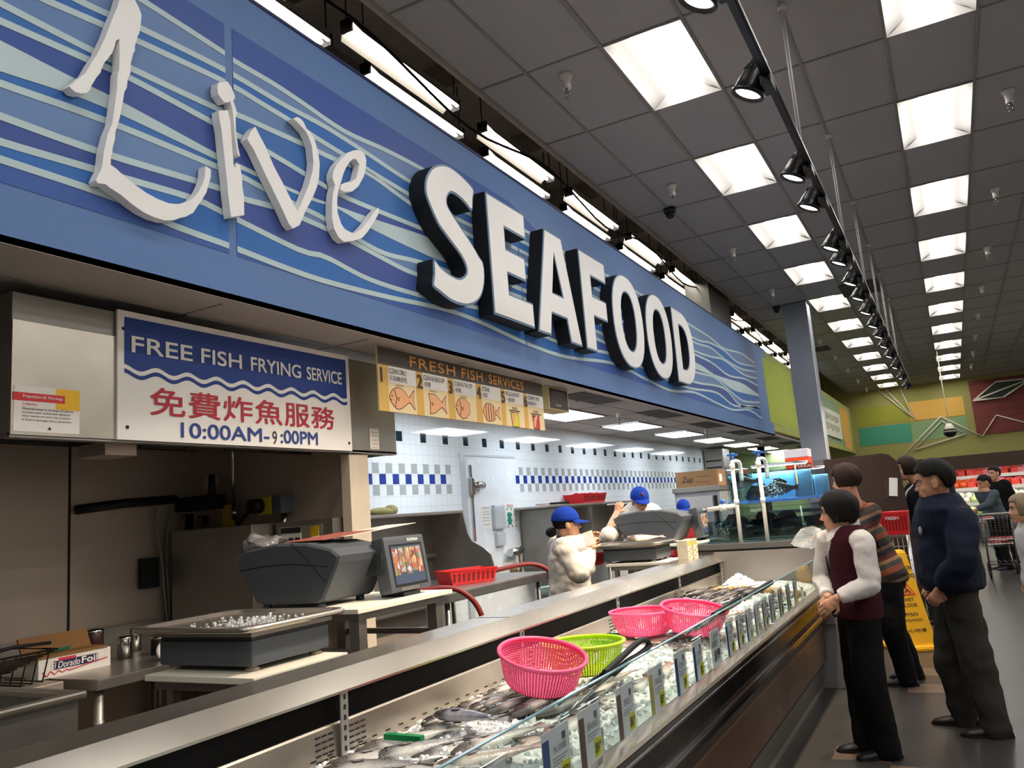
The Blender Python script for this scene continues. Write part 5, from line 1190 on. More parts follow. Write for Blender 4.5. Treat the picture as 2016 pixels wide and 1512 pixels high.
# fish
def fish_mat(name, back, side, belly, blotch=.0):
    t = NT(name); v = t.coord('Object'); sx = t.n('ShaderNodeSeparateXYZ'); t.l(v, sx.inputs[0])
    n = t.noise(v, 28, 4); h_ = t.math('ADD', t.math('MULTIPLY', sx.outputs[1], 7.0), .5); h_ = t.math('ADD', h_, t.math('MULTIPLY', t.math('SUBTRACT', n, .5), .35))
    c = t.ramp(h_, [(.08, belly), (.42, side), (.62, back), (1, back)]); hx = t.ramp(t.math('ADD', t.math('MULTIPLY', sx.outputs[0], 3.0), .5), [(.0, '#6a6764'), (.2, '#8d8a87'), (.3, '#ffffff')]); mx_ = t.n('ShaderNodeMix', data_type='RGBA', blend_type='MULTIPLY'); mx_.inputs[0].default_value = 1; t.l(c, mx_.inputs[6]); t.l(hx, mx_.inputs[7]); t.l(mx_.outputs[2], t.b.inputs['Base Color'])
    t.b.inputs['Roughness'].default_value = .22; t.b.inputs['Specular IOR Level'].default_value = .7; t.b.inputs['Coat Weight'].default_value = .3
    vo = t.n('ShaderNodeTexVoronoi'); vo.inputs['Scale'].default_value = 170; t.l(v, vo.inputs['Vector']); t.bump(vo.outputs['Distance'], .25, .003); return t.m
FM = [fish_mat('fish_bass', '#3b3b3d', '#8f8d8a', '#e6e2db'), fish_mat('fish_silver', '#76777c', '#bdb9b4', '#efe9e0'), fish_mat('fish_pink', '#9b7f78', '#d3b8ae', '#efe2d8'), fish_mat('fish_dark', '#1f1f22', '#4a4746', '#8a7f78'), fish_mat('fish_violet', '#4c4a58', '#82808f', '#c9c5c6')]
M_eye = mat('fish_eye', '#0a0a0a', .1, var=0); M_eyer = mat('fish_eye_ring', '#b9b09a', .3, var=0)
def make_fish(kind, fat=1.0):
    t = thing('fish', '-', 'fish'); L = .34
    b = BM(); rs = []
    for x, hy, tz, dy in ((-.5, .012, .012, -.004), (-.485, .03, .022, -.004), (-.44, .06, .036, 0), (-.36, .092, .047, .002), (-.25, .115, .053, .004), (-.1, .118, .052, .004), (.05, .1, .044, .002), (.2, .068, .03, 0), (.32, .038, .018, 0), (.4, .03, .011, 0)):
        rs.append(ring(b, V(x*L, dy, 0), V(0, 1, 0), V(0, 0, 1), hy*L*1.42*fat, tz*L*1.35, 16))
    bridge(b, rs); 
    for s in (1, -1):
        gp = [(-.3*L, .07*L, s*.062*L), (-.265*L, .0, s*.07*L), (-.3*L, -.08*L, s*.06*L)]; tube(b, spline([V(*q) for q in gp], 4), .0022, 5)
    obj('body', b, FM[kind], t, True)
    b = BM(); P = [(.38, .03), (.46, .1), (.56, .14), (.52, .0), (.56, -.14), (.46, -.1), (.38, -.03)]; prism(b, [[(x*L, y*L) for x, y in P]], MZ(-.002), .004); obj('tail_fin', b, FM[3 if kind in (0, 3, 4) else kind], t, True)
    b = BM(); P = [(-.3, .15), (-.22, .23), (-.05, .235), (.12, .18), (.2, .14), (.14, .09), (-.1, .14)]; prism(b, [[(x*L, y*L*fat) for x, y in P]], MZ(-.0015), .003); obj('dorsal_fin', b, FM[3 if kind in (0, 3, 4) else kind], t, True)
    b = BM()
    for s in (1, -1): prism(b, [[(-.2*L, -.02*L), (-.08*L, .01*L), (-.06*L, -.05*L), (-.14*L, -.07*L)]], MZ(s*.074*L), .002)
    obj('pectoral_fin', b, FM[kind], t, True)
    b = BM()
    for s in (1, -1): ell(b, (-.415*L, .025*L, s*.043*L), (.014, .014, .007), u=12, v=8)
    o = obj('eye', b, M_eyer, t, True)
    b = BM()
    for s in (1, -1): ell(b, (-.415*L, .025*L, s*.047*L), (.0095, .0095, .007), u=10, v=6)
    obj('pupil', b, M_eye, o, True); return t
protos = [make_fish(0), make_fish(1), make_fish(2), make_fish(3, .8), make_fish(4, .75)]; used = [False]*5
def put_fish(kind, x, y, rz, label, grp, dz=0, s=1.0, flip=0, tilt=0):
    o = protos[kind] if not used[kind] else dup(protos[kind]); used[kind] = True
    o.location = (x, y, ih(x, y)+.016*s+dz); o.rotation_euler = (R(tilt)+(pi if flip else 0), R(-4), rz); o.scale = (s, s, s); o['label'] = label; o['group'] = grp; return o
rnd = random.Random(21)
HEAD = pi*1.06                                             # heads towards the back of the case
def fish_px(k, h, t_, label, grp, z=.872, s=None, tilt=0, flip=0):
    a, c = oZ(*h, z), oZ(*t_, z); d = c-a; L = d.length; s = s or max(.62, min(1.0, L/.34))
    o = put_fish(k, 0, 0, math.atan2(d.y, d.x), label, grp, 0, s, flip, tilt); m = a+d.normalized()*.17*s; o.location = (m.x, m.y, z); return o
fish_px(1, (822, 1440), (930, 1420), 'white-bellied fish at the bottom of the small pile on the ice', 'small pile of fish', .87)
fish_px(0, (830, 1425), (905, 1398), 'dark-backed fish behind the violet-grey one in the small pile', 'small pile of fish', .878)
fish_px(4, (857, 1400), (982, 1418), 'violet-grey slim fish lying on top of the small pile', 'small pile of fish', .918)
for i, (h, t_, k) in enumerate([((890, 1396), (1000, 1370), 1), ((915, 1400), (1000, 1372), 0), ((945, 1403), (1040, 1376), 0), ((1002, 1404), (1080, 1378), 0), ((1052, 1404), (1135, 1380), 0)]):
    fish_px(k, h, t_, '%s fish in the slanting row before the pink colander, %s from the small pile' % ('dark-backed' if k == 0 else 'silver', ORD[i]), 'slanting row of fish', .872+.006*(i % 2), .88, -14)
for i, (h, t_) in enumerate([((952, 1370), (1025, 1345)), ((994, 1367), (1060, 1345)), ((1040, 1372), (1100, 1352)), ((1092, 1374), (1150, 1352)), ((1140, 1372), (1200, 1350)), ((1160, 1350), (1230, 1330))]):
    fish_px(2 if i > 1 else 1, h, t_, 'pale fish in the row beneath the front colanders, %s from the back panel' % ORD[i], 'row beneath the colanders', .868, .8, -12)
for i, (h, t_, k) in enumerate([((695, 1478), (830, 1452), 1), ((715, 1492), (850, 1470), 0), ((640, 1502), (770, 1488), 1), ((625, 1515), (780, 1510), 0), ((800, 1490), (930, 1470), 0), ((840, 1512), (960, 1492), 2), ((700, 1530), (860, 1520), 1), ((880, 1480), (985, 1455), 1)]):
    fish_px(k, h, t_, 'large %s fish at the near end of the ice, %s from the back panel' % (('dark-backed', 'pale')[k > 0], ORD[i]), 'large fish at the near end', .868+.008*(i % 2), 1.0, -6)
for i, (h, t_, k) in enumerate([((985, 1490), (1060, 1455), 2), ((1075, 1450), (1130, 1420), 1), ((1110, 1425), (1170, 1395), 0), ((1165, 1400), (1215, 1370), 1), ((1225, 1365), (1270, 1340), 0), ((1280, 1335), (1320, 1310), 2)]):
    fish_px(k, h, t_, '%s fish seen through the near glass panes, %s from the camera' % (('dark-backed', 'silver', 'pinkish')[k], ORD[i]), 'fish behind the near glass panes', .85, .82)
for i in range(9):
    put_fish(2, -1.56+.12*(i % 3), 4.0+.12*i, R(20)+rnd.uniform(-.5, .5), 'pinkish fish between the green and the far pink colanders, %s from the near end' % ORD[i], 'pinkish fish past the green colander', .01*(i % 3), .9)
for i in range(5):
    put_fish(2 if i % 2 else 1, -1.25+.03*i, 4.05+.17*i, R(75)+rnd.uniform(-.3, .3), 'pale fish along the glass past the tongs, %s from the tongs' % ORD[i], 'pale fish along the glass', .0, .85)
for i, (h, t_) in enumerate([((1302, 1197), (1352, 1182)), ((1350, 1193), (1400, 1178)), ((1388, 1186), (1438, 1174)), ((1330, 1184), (1376, 1171)), ((1366, 1178), (1412, 1166)), ((1410, 1178), (1455, 1166)), ((1398, 1170), (1440, 1160)), ((1432, 1168), (1476, 1158)), ((1345, 1172), (1390, 1163)), ((1380, 1166), (1425, 1156)), ((1450, 1172), (1490, 1160))]):
    fish_px(3, h, t_, 'dark catfish on the ice behind the far colanders, %s in the heap' % ORD[i], 'heap of dark catfish', .88+.014*(i % 3), 1.0, -10)
for i in range(8):
    put_fish(1 if i % 3 else 3, -1.22+.05*(i % 2), 5.1+.14*i, R(70)+rnd.uniform(-.4, .4), 'small fish seen through the far glass panes, %s from the colander' % ORD[i], 'fish behind the far glass panes', .0, .8)
# scallop shells, ice heap
M_shell = mat('shell_tan', '#c2a173', .6, var=.3, vscale=30, bump=.6, bscale=40)
for i in range(11):
    t = thing('oyster', 'rough tan oyster shell on the ice at the tank end, %s from the back' % ORD[i], 'shell', (0, 0, 0), 0, 'oysters at the tank end')
    b = BM(); ell(b, (0, 0, 0), (.06, .045, .022), u=14, v=8)
    for v in b.verts: v.co += V(noise.noise(v.co*30+V(i, 0, 0)), noise.noise(v.co*30+V(0, i, 5)), noise.noise(v.co*40+V(0, 9, i)))*.012
    obj('shell', b, M_shell, t, True); x, y = -1.66+.055*i, 6.2+.03*((i*5) % 4); t.location = (x, y, ih(x, y)+.02); t.rotation_euler = (rnd.uniform(-.4, .4), rnd.uniform(-.4, .4), rnd.random()*6)
bm = BM()
for i in range(420):
    a, r_ = rnd.random()*6.28, abs(rnd.gauss(0, .07)); x, y = -1.62+r_*cos(a)*1.5, 6.6+r_*sin(a)*1.3; z = ih(x, y)+max(0, .07-r_*.6)*rnd.random()+.0; s = rnd.uniform(.012, .03)
    bmesh.ops.create_cube(bm, size=1, matrix=Matrix.Translation((x, y, z)) @ Matrix.Rotation(rnd.random()*6, 4, V(1, rnd.random(), rnd.random())) @ Matrix.Diagonal((s, s, s*.7, 1)))
single('ice_heap', bm, mat('snow_ice', '#f4f6f5', .5, var=.03), 'white heap of fresh ice at the tank end of the case', 'ice', kind='stuff')
M_grnp = mat('divider_green', '#0c8a4d', .4, var=.05)
for i, (u, v) in enumerate(((795, 1449), (1188, 1263), (1222, 1248), (1320, 1203))):
    p = oZ(u, v, .9); b = BM(); bx(b, p.x-.07, p.x+.07, p.y-.012, p.y+.012, p.z-.05, p.z+.005, .002); bx(b, p.x-.07, p.x+.07, p.y-.013, p.y+.013, p.z-.045, p.z-.012, mi=1)
    single('shelf_divider', b, [M_grnp, M_sgw], 'green and white plastic divider in the ice by the back panel, %s from near end' % ORD[i], 'divider', 'green dividers')
# colanders
def colander(loc, r_, h_, m, label, tilt=(0, 0), name='colander'):
    t = thing(name, label, 'colander', loc); M0 = Matrix.Rotation(R(tilt[0]), 4, 'X') @ Matrix.Rotation(R(tilt[1]), 4, 'Y')
    pr = [(r_*.66, .004), (r_*.74, .012), (r_*.81, h_*.25), (r_*.87, h_*.5), (r_*.92, h_*.75), (r_*.955, h_*.96)]
    b = BM(); n = 84
    for i in range(n):
        a0, a1 = 2*pi*i/n, 2*pi*(i+.64)/n
        for k, ((ra, za), (rb, zb)) in enumerate(zip(pr, pr[1:])):
            f = b.faces.new([b.verts.new(M0 @ V(*q)) for q in ((ra*cos(a0), ra*sin(a0), za), (ra*cos(a1), ra*sin(a1), za), (rb*cos(a1), rb*sin(a1), zb), (rb*cos(a0), rb*sin(a0), zb))])
    bmesh.ops.remove_doubles(b, verts=b.verts, dist=1e-5); obj('wall_slats', b, m, t, True)
    b = BM()
    for k in range(1, 13):
        f_ = k/13; z = .012+(h_*.96-.012)*f_; q = [p for p in zip(pr[1:], pr[2:]) if p[0][1] <= z <= p[1][1]]
        (ra, za), (rb, zb) = q[0] if q else (pr[-2], pr[-1]); rr_ = ra+(rb-ra)*(z-za)/(zb-za)
        lathe(b, [(rr_-.0012, z-.0012), (rr_+.0008, z-.0012), (rr_+.0008, z+.0012), (rr_-.0012, z+.0012), (rr_-.0012, z-.0012)], 60, M0)
    obj('wall_rings', b, m, t, True)
    b = BM(); lathe(b, [(0, .003), (r_*.66, .003), (r_*.74, .012), (r_*.72, .014), (r_*.65, .007), (0, .007)], 48, M0); obj('bottom', b, m, t, True)
    b = BM(); P = [M0 @ V(r_*.975*cos(2*pi*i/56), r_*.975*sin(2*pi*i/56), h_) for i in range(56)]; tube(b, P, .0085, 8, closed=True, ry=.007)
    lathe(b, [(r_*.945, h_*.9), (r_*.955, h_*.9), (r_*.97, h_*.99), (r_*.95, h_*.99), (r_*.945, h_*.9)], 56, M0); obj('rim', b, m, t, True); return t
def plastic(name, c): return mat(name, c, .35, var=.03, spec=.4)
M_pink, M_lime = plastic('plastic_pink', '#f25c8c'), plastic('plastic_lime', '#b9dd1f')
def bp(u, v, z): return oZ(u, v, z)
p = bp(1062, 1352, .925); colander((p.x-.02, p.y+.04, .915), .168, .125, M_pink, 'pink plastic colander tilted in front of the lime green one', (6, 14))
p = bp(1148, 1322, .915); colander((p.x-.01, p.y+.05, .9), .17, .12, M_lime, 'lime green plastic colander behind the tilted pink one')
p = bp(1265, 1248, .905); colander((p.x-.01, p.y+.05, .895), .172, .118, M_pink, 'pink plastic colander standing level by the back panel')
p = bp(1385, 1240, .91); colander((p.x-.06, p.y+.02, .9), .17, .12, M_pink, 'pink plastic colander tilted beside the far glass and black tongs', (4, 10))
# tongs
def tongs(px, X, label, dx=.0):
    t = thing('tongs', label, 'tongs', oX(*px[0][0], X)); b = BM(); tube(b, spline([oX(u, v, X)+V(dx*i, 0, 0) for i, (u, v) in enumerate(px[0])], 6), .011, 8); obj('handle', b, M_blk, t)
    b = BM()
    for L in px[1:]: tube(b, [oX(u, v, X-.01) for u, v in L], .005, 8, ry=.008)
    obj('arm', b, M_chr, t)
tongs([[(1190, 1325), (1225, 1293), (1252, 1268), (1268, 1260), (1277, 1266), (1274, 1276), (1258, 1289), (1236, 1302), (1208, 1326)], [(1190, 1325), (1150, 1350), (1095, 1388)], [(1208, 1326), (1160, 1366), (1100, 1420)]], -1.105, 'black-handled steel tongs leaning over the glass by the lime colander')
tongs([[(1404, 1210), (1425, 1196), (1452, 1178), (1458, 1180), (1450, 1188), (1430, 1200)], [(1404, 1210), (1380, 1226), (1350, 1248)], [(1430, 1200), (1400, 1222), (1370, 1240)]], -1.1, 'black-handled tongs leaning over the far pink colander')
tongs([[(1470, 1172), (1490, 1161), (1515, 1146), (1520, 1147), (1505, 1157), (1485, 1168)], [(1470, 1172), (1450, 1184)], [(1485, 1168), (1465, 1182)]], -1.1, 'black-handled tongs lying at the tank end of the glass')
# price cards on the glass
M_pc = mat('price_card', '#d9e0e4', .5, var=.03); M_yel = mat('price_yellow', '#d8dc2a', .5, var=.02); M_pblue = mat('photo_blue', '#31538f', .5, var=.25, vscale=40); M_pbrn = mat('photo_brown', '#6a4a42', .5, var=.3, vscale=30); M_pyel = mat('photo_yellow', '#b7b04a', .5, var=.25, vscale=30)
XC = -1.03
cards = [(oX(940, 1515, XC).y-.02, .15, '$2', '99', M_pblue), (oX(1065, 1430, XC).y, .165, '$3', '99', M_pblue), (oX(1137, 1392, XC).y, .155, '$4', '99', M_pbrn), (oX(1212, 1349, XC).y, .15, '$6', '99', M_pbrn), (oX(1276, 1315, XC).y, .15, '$3', '99', M_pyel), (oX(1326, 1278, XC).y, .14, '$9', '', M_pblue), (oX(1362, 1258, XC).y, .13, '$2', '', M_pblue), (oX(1396, 1232, XC).y, .15, '$1', '99', None)]
yy = cards[-1][0]+.27
for i in range(9): cards.append((yy, .13, '$%d' % (3+(i*5) % 7), '99', (M_pblue, M_pbrn, M_pblue)[i % 3])); yy += .2 if i < 5 else .26
titles = ['PERCH', '大沙鮻', 'SEA BASS', 'TROUT', 'SALE', 'POMFRET', 'CARP', 'SPEEP', 'MILKFISH', 'TILAPIA', 'CATFISH', 'SQUID', 'CLAM', 'OYSTER', 'SHRIMP', 'MUSSEL', 'CRAB']
desc = ['blue photo strip, nearest the camera', 'blue photo strip and Chinese title marked $3.99', 'brown photo strip marked $4.99', 'brown photo strip marked $6.99', 'yellow photo strip marked $3.99', 'blue photo strip marked $9', 'blue photo strip marked $2', 'big dark handwriting and no photo']
for i, (y, w_, d1, d2, pm) in enumerate(cards):
    lab = 'price card in clear holder with '+desc[i] if i < 8 else '%s price card in clear holder counted past the handwritten card' % ORD[i-8]
    t = thing('price_card', lab, 'price card', (XC, y, .825), 0, 'price cards along the case glass'); z0, z1 = .83, .985
    b = BM(); bx(b, XC-.001, XC+.002, y-.006, y+w_+.006, z0-.006, z1+.012); obj('holder', b, M_acr, t)
    b = BM(); bx(b, XC-.004, XC-.002, y, y+w_, z0, z1); obj('card', b, M_pc, t); Mc = MX(XC-.0019)
    if pm:
        b = BM(); bx(b, XC-.002, XC-.0015, y, y+w_*.24, z0, z1-.02); obj('photo_strip', b, pm, t)
        b = BM(); bx(b, XC-.002, XC-.0015, y+w_*.62, y+w_*.97, z0+.008, z0+.06); obj('price_tag', b, M_yel, t)
        text(t, d1, MX(XC-.0014), y+w_*.65, z0+.016, .034, w_*.17, M_ink, .01)
        if d2: text(t, d2, MX(XC-.0014), y+w_*.83, z0+.032, .016, w_*.1, M_ink)
        text(t, titles[i], Mc, y+w_*.36, z0+.092, .02, w_*.5, mat('ink_faint', '#596269', .6, var=0))
        b = BM()
        for k in range(3): bx(b, XC-.002, XC-.0016, y+w_*.34, y+w_*(.9-.1*k), z0+.078-.008*k, z0+.08-.008*k)
        bx(b, XC-.002, XC-.0016, y+w_*.72, y+w_*.86, z1-.04, z1-.02); obj('small_print', b, mat('ink_faint', '#596269'), t)
    else:
        text(t, titles[i], Mc, y+w_*.1, z0+.085, .025, w_*.6, M_ink, 0, 'lettering', shear=.2); text(t, '$199', Mc, y+w_*.25, z0+.02, .05, w_*.6, M_ink, .01, shear=.2)
        text(t, 'LIVE', Mc, y+w_*.3, z0+.12, .02, w_*.5, M_ink, .0)
# ---------------------------------------------------------------- people
def skin_mat(name, c): 
    t = NT(name); v = t.coord('Object'); n = t.noise(v, 22, 4); b = lin(c)
    t.l(t.mix(n, tuple(x*.86 for x in b[:3])+(1,), tuple(min(1, x*1.1) for x in b[:3])+(1,)), t.b.inputs['Base Color']); t.b.inputs['Roughness'].default_value = .5
    t.b.inputs['Subsurface Weight'].default_value = .12; t.b.inputs['Subsurface Radius'].default_value = (.02, .008, .005); return t.m
M_skin = skin_mat('skin', '#d09a7c'); M_skin2 = skin_mat('skin_tan', '#be8a6d'); M_skin3 = skin_mat('skin_warm', '#d9a583')
M_lip = mat('lips', '#94544a', .4, var=0); M_hairB = mat('hair_black', '#0d0a09', .5, var=.25, vscale=60, bump=.6, bscale=90, stretch=(6, 6, 1), spec=.25); M_hairBr = mat('hair_brown', '#2a1a13', .5, var=.3, vscale=60, bump=.6, bscale=90, stretch=(6, 6, 1), spec=.25)
M_eyeW = mat('eye_white', '#cfc9c0', .3, var=0); M_eyeD = mat('eye_dark', '#120d0b', .2, var=0)
def cloth(name, c, var=.1, rough=.85): return mat(name, c, rough, var=var, vscale=7, bump=.12, bscale=260, spec=.2)
def limb(bm, P, rs, ry=None, n=14):
    P = [Vector(p) for p in P]; Q = spline(P, 5); m = len(Q)
    def ip(L, i): t = i/(m-1)*(len(L)-1); k = min(int(t), len(L)-2); return L[k]+(L[k+1]-L[k])*(t-k)
    tube(bm, Q, [ip(rs, i) for i in range(m)], n, ry=[ip(ry, i) for i in range(m)] if ry else None)
    ell(bm, P[0], (rs[0]*.97,)*3, u=12, v=8); ell(bm, P[-1], (rs[-1]*.97,)*3, u=12, v=8)
def hand(bm, wr, d, nrm, side, curl, s=1, thumb=.5, spread=.02):
    d = Vector(d).normalized(); a = d.cross(Vector(nrm)).normalized()*side; nrm = a.cross(d).normalized()*side
    if nrm.dot(Vector(nrm)) < 0: nrm = -nrm
    wr = Vector(wr); Mr = Matrix((d, a, nrm)).transposed()
    ell(bm, wr+d*.03*s, (.045*s, .033*s, .019*s), Mr); ell(bm, wr+d*.062*s, (.036*s, .041*s, .016*s), Mr)
    for i, L in enumerate((.07, .079, .073, .057)):
        o = (1.5-i)*spread; p = wr+d*(.083-.006*abs(1.2-i))*s+a*o*s; dd = (d+a*o*1.2).normalized(); pts = [p-dd*.02*s, p]; ang = 0
        for f in (.45, .31, .24):
            ang += curl*(.8 if f > .4 else 1.1); q = dd*cos(ang)+nrm*sin(ang); p = p+q*L*f*s; pts.append(p)
        tube(bm, pts, [.0095*s, .0092*s, .0086*s, .008*s, .0066*s], 9); ell(bm, pts[-1], (.0066*s,)*3, u=8, v=6); ell(bm, pts[2], (.0093*s,)*3, u=8, v=6)
    p = wr+d*.025*s+a*.028*s; q = (d*.55+a*.75+nrm*thumb).normalized(); pts = [p-q*.015*s, p, p+q*.038*s, p+(q*.6+d*.5+nrm*thumb*.6).normalized()*.066*s]
    tube(bm, pts, [.013*s, .0125*s, .0105*s, .008*s], 9); ell(bm, pts[-1], (.008*s,)*3, u=8, v=6)
class Person:
    """local frame: +X forward, +Y to the person's left"""
    def __init__(s, label, loc, yaw, H, skin=None, lean=0, bend=0, **J):
        s.t = thing('person', label, 'person', (loc[0], loc[1], loc[2] if len(loc) > 2 else 0), yaw); s.s = H/1.7; s.skin = skin or M_skin; s.yaw = yaw; s.loc = s.t.location.copy(); s.lean = lean; s.bend = bend
        s.Ri = Matrix.Rotation(-yaw, 3, 'Z')
        D = dict(pel=(0, 0, .93), hd=(.02, 0, 1.585), hipL=(0, .088, .9), hipR=(0, -.088, .9), knL=(.015, .1, .49), knR=(.015, -.1, .49), anL=(-.02, .11, .085), anR=(-.02, -.11, .085),
                 shL=(-.01, .165, 1.39), shR=(-.01, -.165, 1.39), elL=(-.03, .235, 1.13), elR=(-.03, -.235, 1.13), wrL=(.05, .24, .9), wrR=(.05, -.24, .9))
        s.J = {}
        for k, v in D.items():
            v = Vector(v)*s.s
            if v.z > .95*s.s: v = s.up(v)
            s.J[k] = v
        for k, v in J.items():
            if k[:2] in ('el', 'wr', 'an', 'kn', 'sh', 'hd'): s.J[k] = s.Ri @ (Vector(v)-s.loc)
    def up(s, v):
        h = v.z-.93*s.s; return V(v.x+s.lean*h+s.bend*h*h, v.y, v.z-.4*s.lean*s.lean*h)
    def torso(s, bm, f=1.0, extra=0, z0=.84, z1=1.46, belly=0):
        R_ = [(.80, .10, .15), (.86, .112, .162), (.93, .118, .168), (1.0, .11, .155), (1.08, .105, .146), (1.18, .112, .155), (1.28, .118, .168), (1.36, .105, .17), (1.41, .08, .135), (1.45, .055, .075), (1.48, .05, .055)]
        rs = []
        for z, rx, ry in R_:
            if z0-.001 <= z <= z1+.001:
                c = s.up(V(-.005, 0, z)*s.s) if z > .93 else V(0, 0, z)*s.s; bl = belly*math.exp(-((z-1.05)/.12)**2)
                rs.append(ring(bm, c+V(bl*.5, 0, 0), V(1, 0, 0), V(0, 1, 0), (rx*f+extra+bl*.5)*s.s, (ry*f+extra)*s.s, 22))
        bridge(bm, rs)
    def head(s, bm, hy=0, hp=0, fem=False):
        s.hm = Matrix.Translation(s.J['hd']) @ (Matrix.Rotation(hy, 4, 'Z') @ Matrix.Rotation(hp, 4, 'Y')) @ Matrix.Diagonal((s.s*1.03, s.s*1.03, s.s*1.03, 1)); M = s.hm
        def e(c, r, rot=None):
            b2 = BM(); ell(b2, c, r, rot, 18, 12); b2.transform(M); me = bpy.data.meshes.new('x'); b2.to_mesh(me); b2.free(); bm.from_mesh(me); bpy.data.meshes.remove(me)
        e((-.012, 0, .032), (.098, .077, .09)); e((.03, 0, -.025), (.062, .061, .085)); e((.032, 0, -.075), (.05, .046, .032)); e((.068, 0, -.098), (.022, .022, .017)); e((.045, 0, .045), (.048, .06, .05))
        e((.066, 0, .028), (.026, .05, .012)); e((.1, 0, -.026), (.017, .012, .012)); e((.092, 0, -.008), (.014, .008, .026), Matrix.Rotation(R(-18), 3, 'Y'))
        for q in (1, -1): e((.094, .011*q, -.03), (.01, .008, .008)); e((.052, .037*q, -.028), (.03, .022, .026)); e((-.004, .078*q, -.008), (.02, .009, .034), Matrix.Rotation(R(-12), 3, 'Y')); e((.006, .082*q, -.026), (.01, .008, .014))
        e((.083, 0, -.055), (.013, .022, .012)); e((.087, 0, -.06), (.011, .019, .0055)); e((.085, 0, -.071), (.011, .017, .006))
        nb = s.up(V(-.02, 0, 1.40)*s.s); a = M @ V(-.025, 0, -.04); limb(bm, [nb, (nb+a)/2+V(-.004, 0, 0), a], [.064*s.s, .052*s.s, .054*s.s])
    def body(s, vox=.006, handsL=None, handsR=None, hy=0, hp=0, fem=False):
        bm = BM(); J = s.J; k = s.s; s.torso(bm, .93); s.head(bm, hy, hp, fem)
        for q in 'LR':
            limb(bm, [J['hip'+q], J['kn'+q], J['an'+q]], [.088*k, .055*k, .038*k]); a = J['an'+q]; limb(bm, [a+V(-.03, 0, -.05)*k, a+V(.1, 0, -.06)*k], [.024*k, .02*k])
            limb(bm, [J['sh'+q]+V(0, -.03 if q == 'L' else .03, .0)*k, J['sh'+q], J['el'+q], J['wr'+q]], [.046*k, .046*k, .038*k, .027*k])
            h = handsL if q == 'L' else handsR
            d = (J['wr'+q]-J['el'+q]).normalized(); h = h or {}
            hd_ = s.Ri @ Vector(h['d']) if 'd' in h else d; n_ = s.Ri @ Vector(h['n']) if 'n' in h else V(0, -1 if q == 'L' else 1, 0)
            hand(bm, J['wr'+q], hd_, n_, 1 if q == 'L' else -1, h.get('curl', .45), k, h.get('thumb', .5))
        o = obj('body', bm, s.skin, s.t, True); remesh(o, vox, 3); s.face(); return o
    def bit(s, name, m, fn, local=True):
        b = BM(); fn(b); b.transform(s.hm); return obj(name, b, m, s.t, True)
    def face(s):
        def ey(b):
            for q in (1, -1): ell(b, (.0835, .031*q, .006), (.0075, .0145, .0062), Matrix.Rotation(.4*q, 3, 'Z'))
        s.bit('eye', M_eyeW, ey)
        def pu(b):
            for q in (1, -1): ell(b, (.0885, .0305*q, .006), (.004, .0068, .0058)); ell(b, (.086, .032*q, .0125), (.006, .0165, .0022), Matrix.Rotation(.4*q, 3, 'Z'))
        s.bit('pupil', M_eyeD, pu)
        def br(b):
            for q in (1, -1): tube(b, [(.091, .014*q, .027), (.089, .03*q, .031), (.078, .05*q, .026)], [.0035, .0042, .002], 6)
        s.bit('eyebrow', M_hairB, br)
        def lp(b): ell(b, (.0945, 0, -.0615), (.0055, .0175, .0042)); ell(b, (.0925, 0, -.0705), (.0055, .016, .005))
        s.bit('lips', M_lip, lp)
    def hair(s, line, m, r=(.114, .094, .112), rzl=.13, c=(-.012, 0, .034), name='hair', rough=.004, n=56):
        def f(b):
            rows = 12; out = []; inn = []
            for i in range(n):
                a = 2*pi*i/n; dg = abs(math.degrees(a if a <= pi else a-2*pi)); e0 = R(line(dg)+(5.5 if dg < 70 else 4)*noise.noise(V(i*.9, 2, 7))); co, ci = [], []
                for j in range(rows+1):
                    e = pi/2+(e0-pi/2)*j/rows; e = min(e, R(88.5)); rz = r[2] if e > 0 else rzl
                    w_ = noise.noise(V(cos(a)*9, sin(a)*9, e*1.5))*rough*(1+j/rows)+noise.noise(V(a*14, e*.6, 3))*rough*.7*(j/rows)
                    d_ = V(cos(e)*cos(a)*r[0], cos(e)*sin(a)*r[1], sin(e)*rz); kk = 1+w_*9-(.05*(j/rows)**6)
                    co.append(b.verts.new(Vector(c)+d_*kk)); ci.append(b.verts.new(Vector(c)+d_*.82))
                out.append(co); inn.append(ci)
            for i in range(n):
                A, B_, A2, B2 = out[i], out[(i+1) % n], inn[i], inn[(i+1) % n]
                for j in range(rows):
                    b.faces.new((A[j], A[j+1], B_[j+1], B_[j])).smooth = True; b.faces.new((A2[j], B2[j], B2[j+1], A2[j+1])).smooth = True
                b.faces.new((A[rows], A2[rows], B2[rows], B_[rows])).smooth = True
            b.faces.new([o_[0] for o_ in out]); 
        return s.bit(name, m, f)
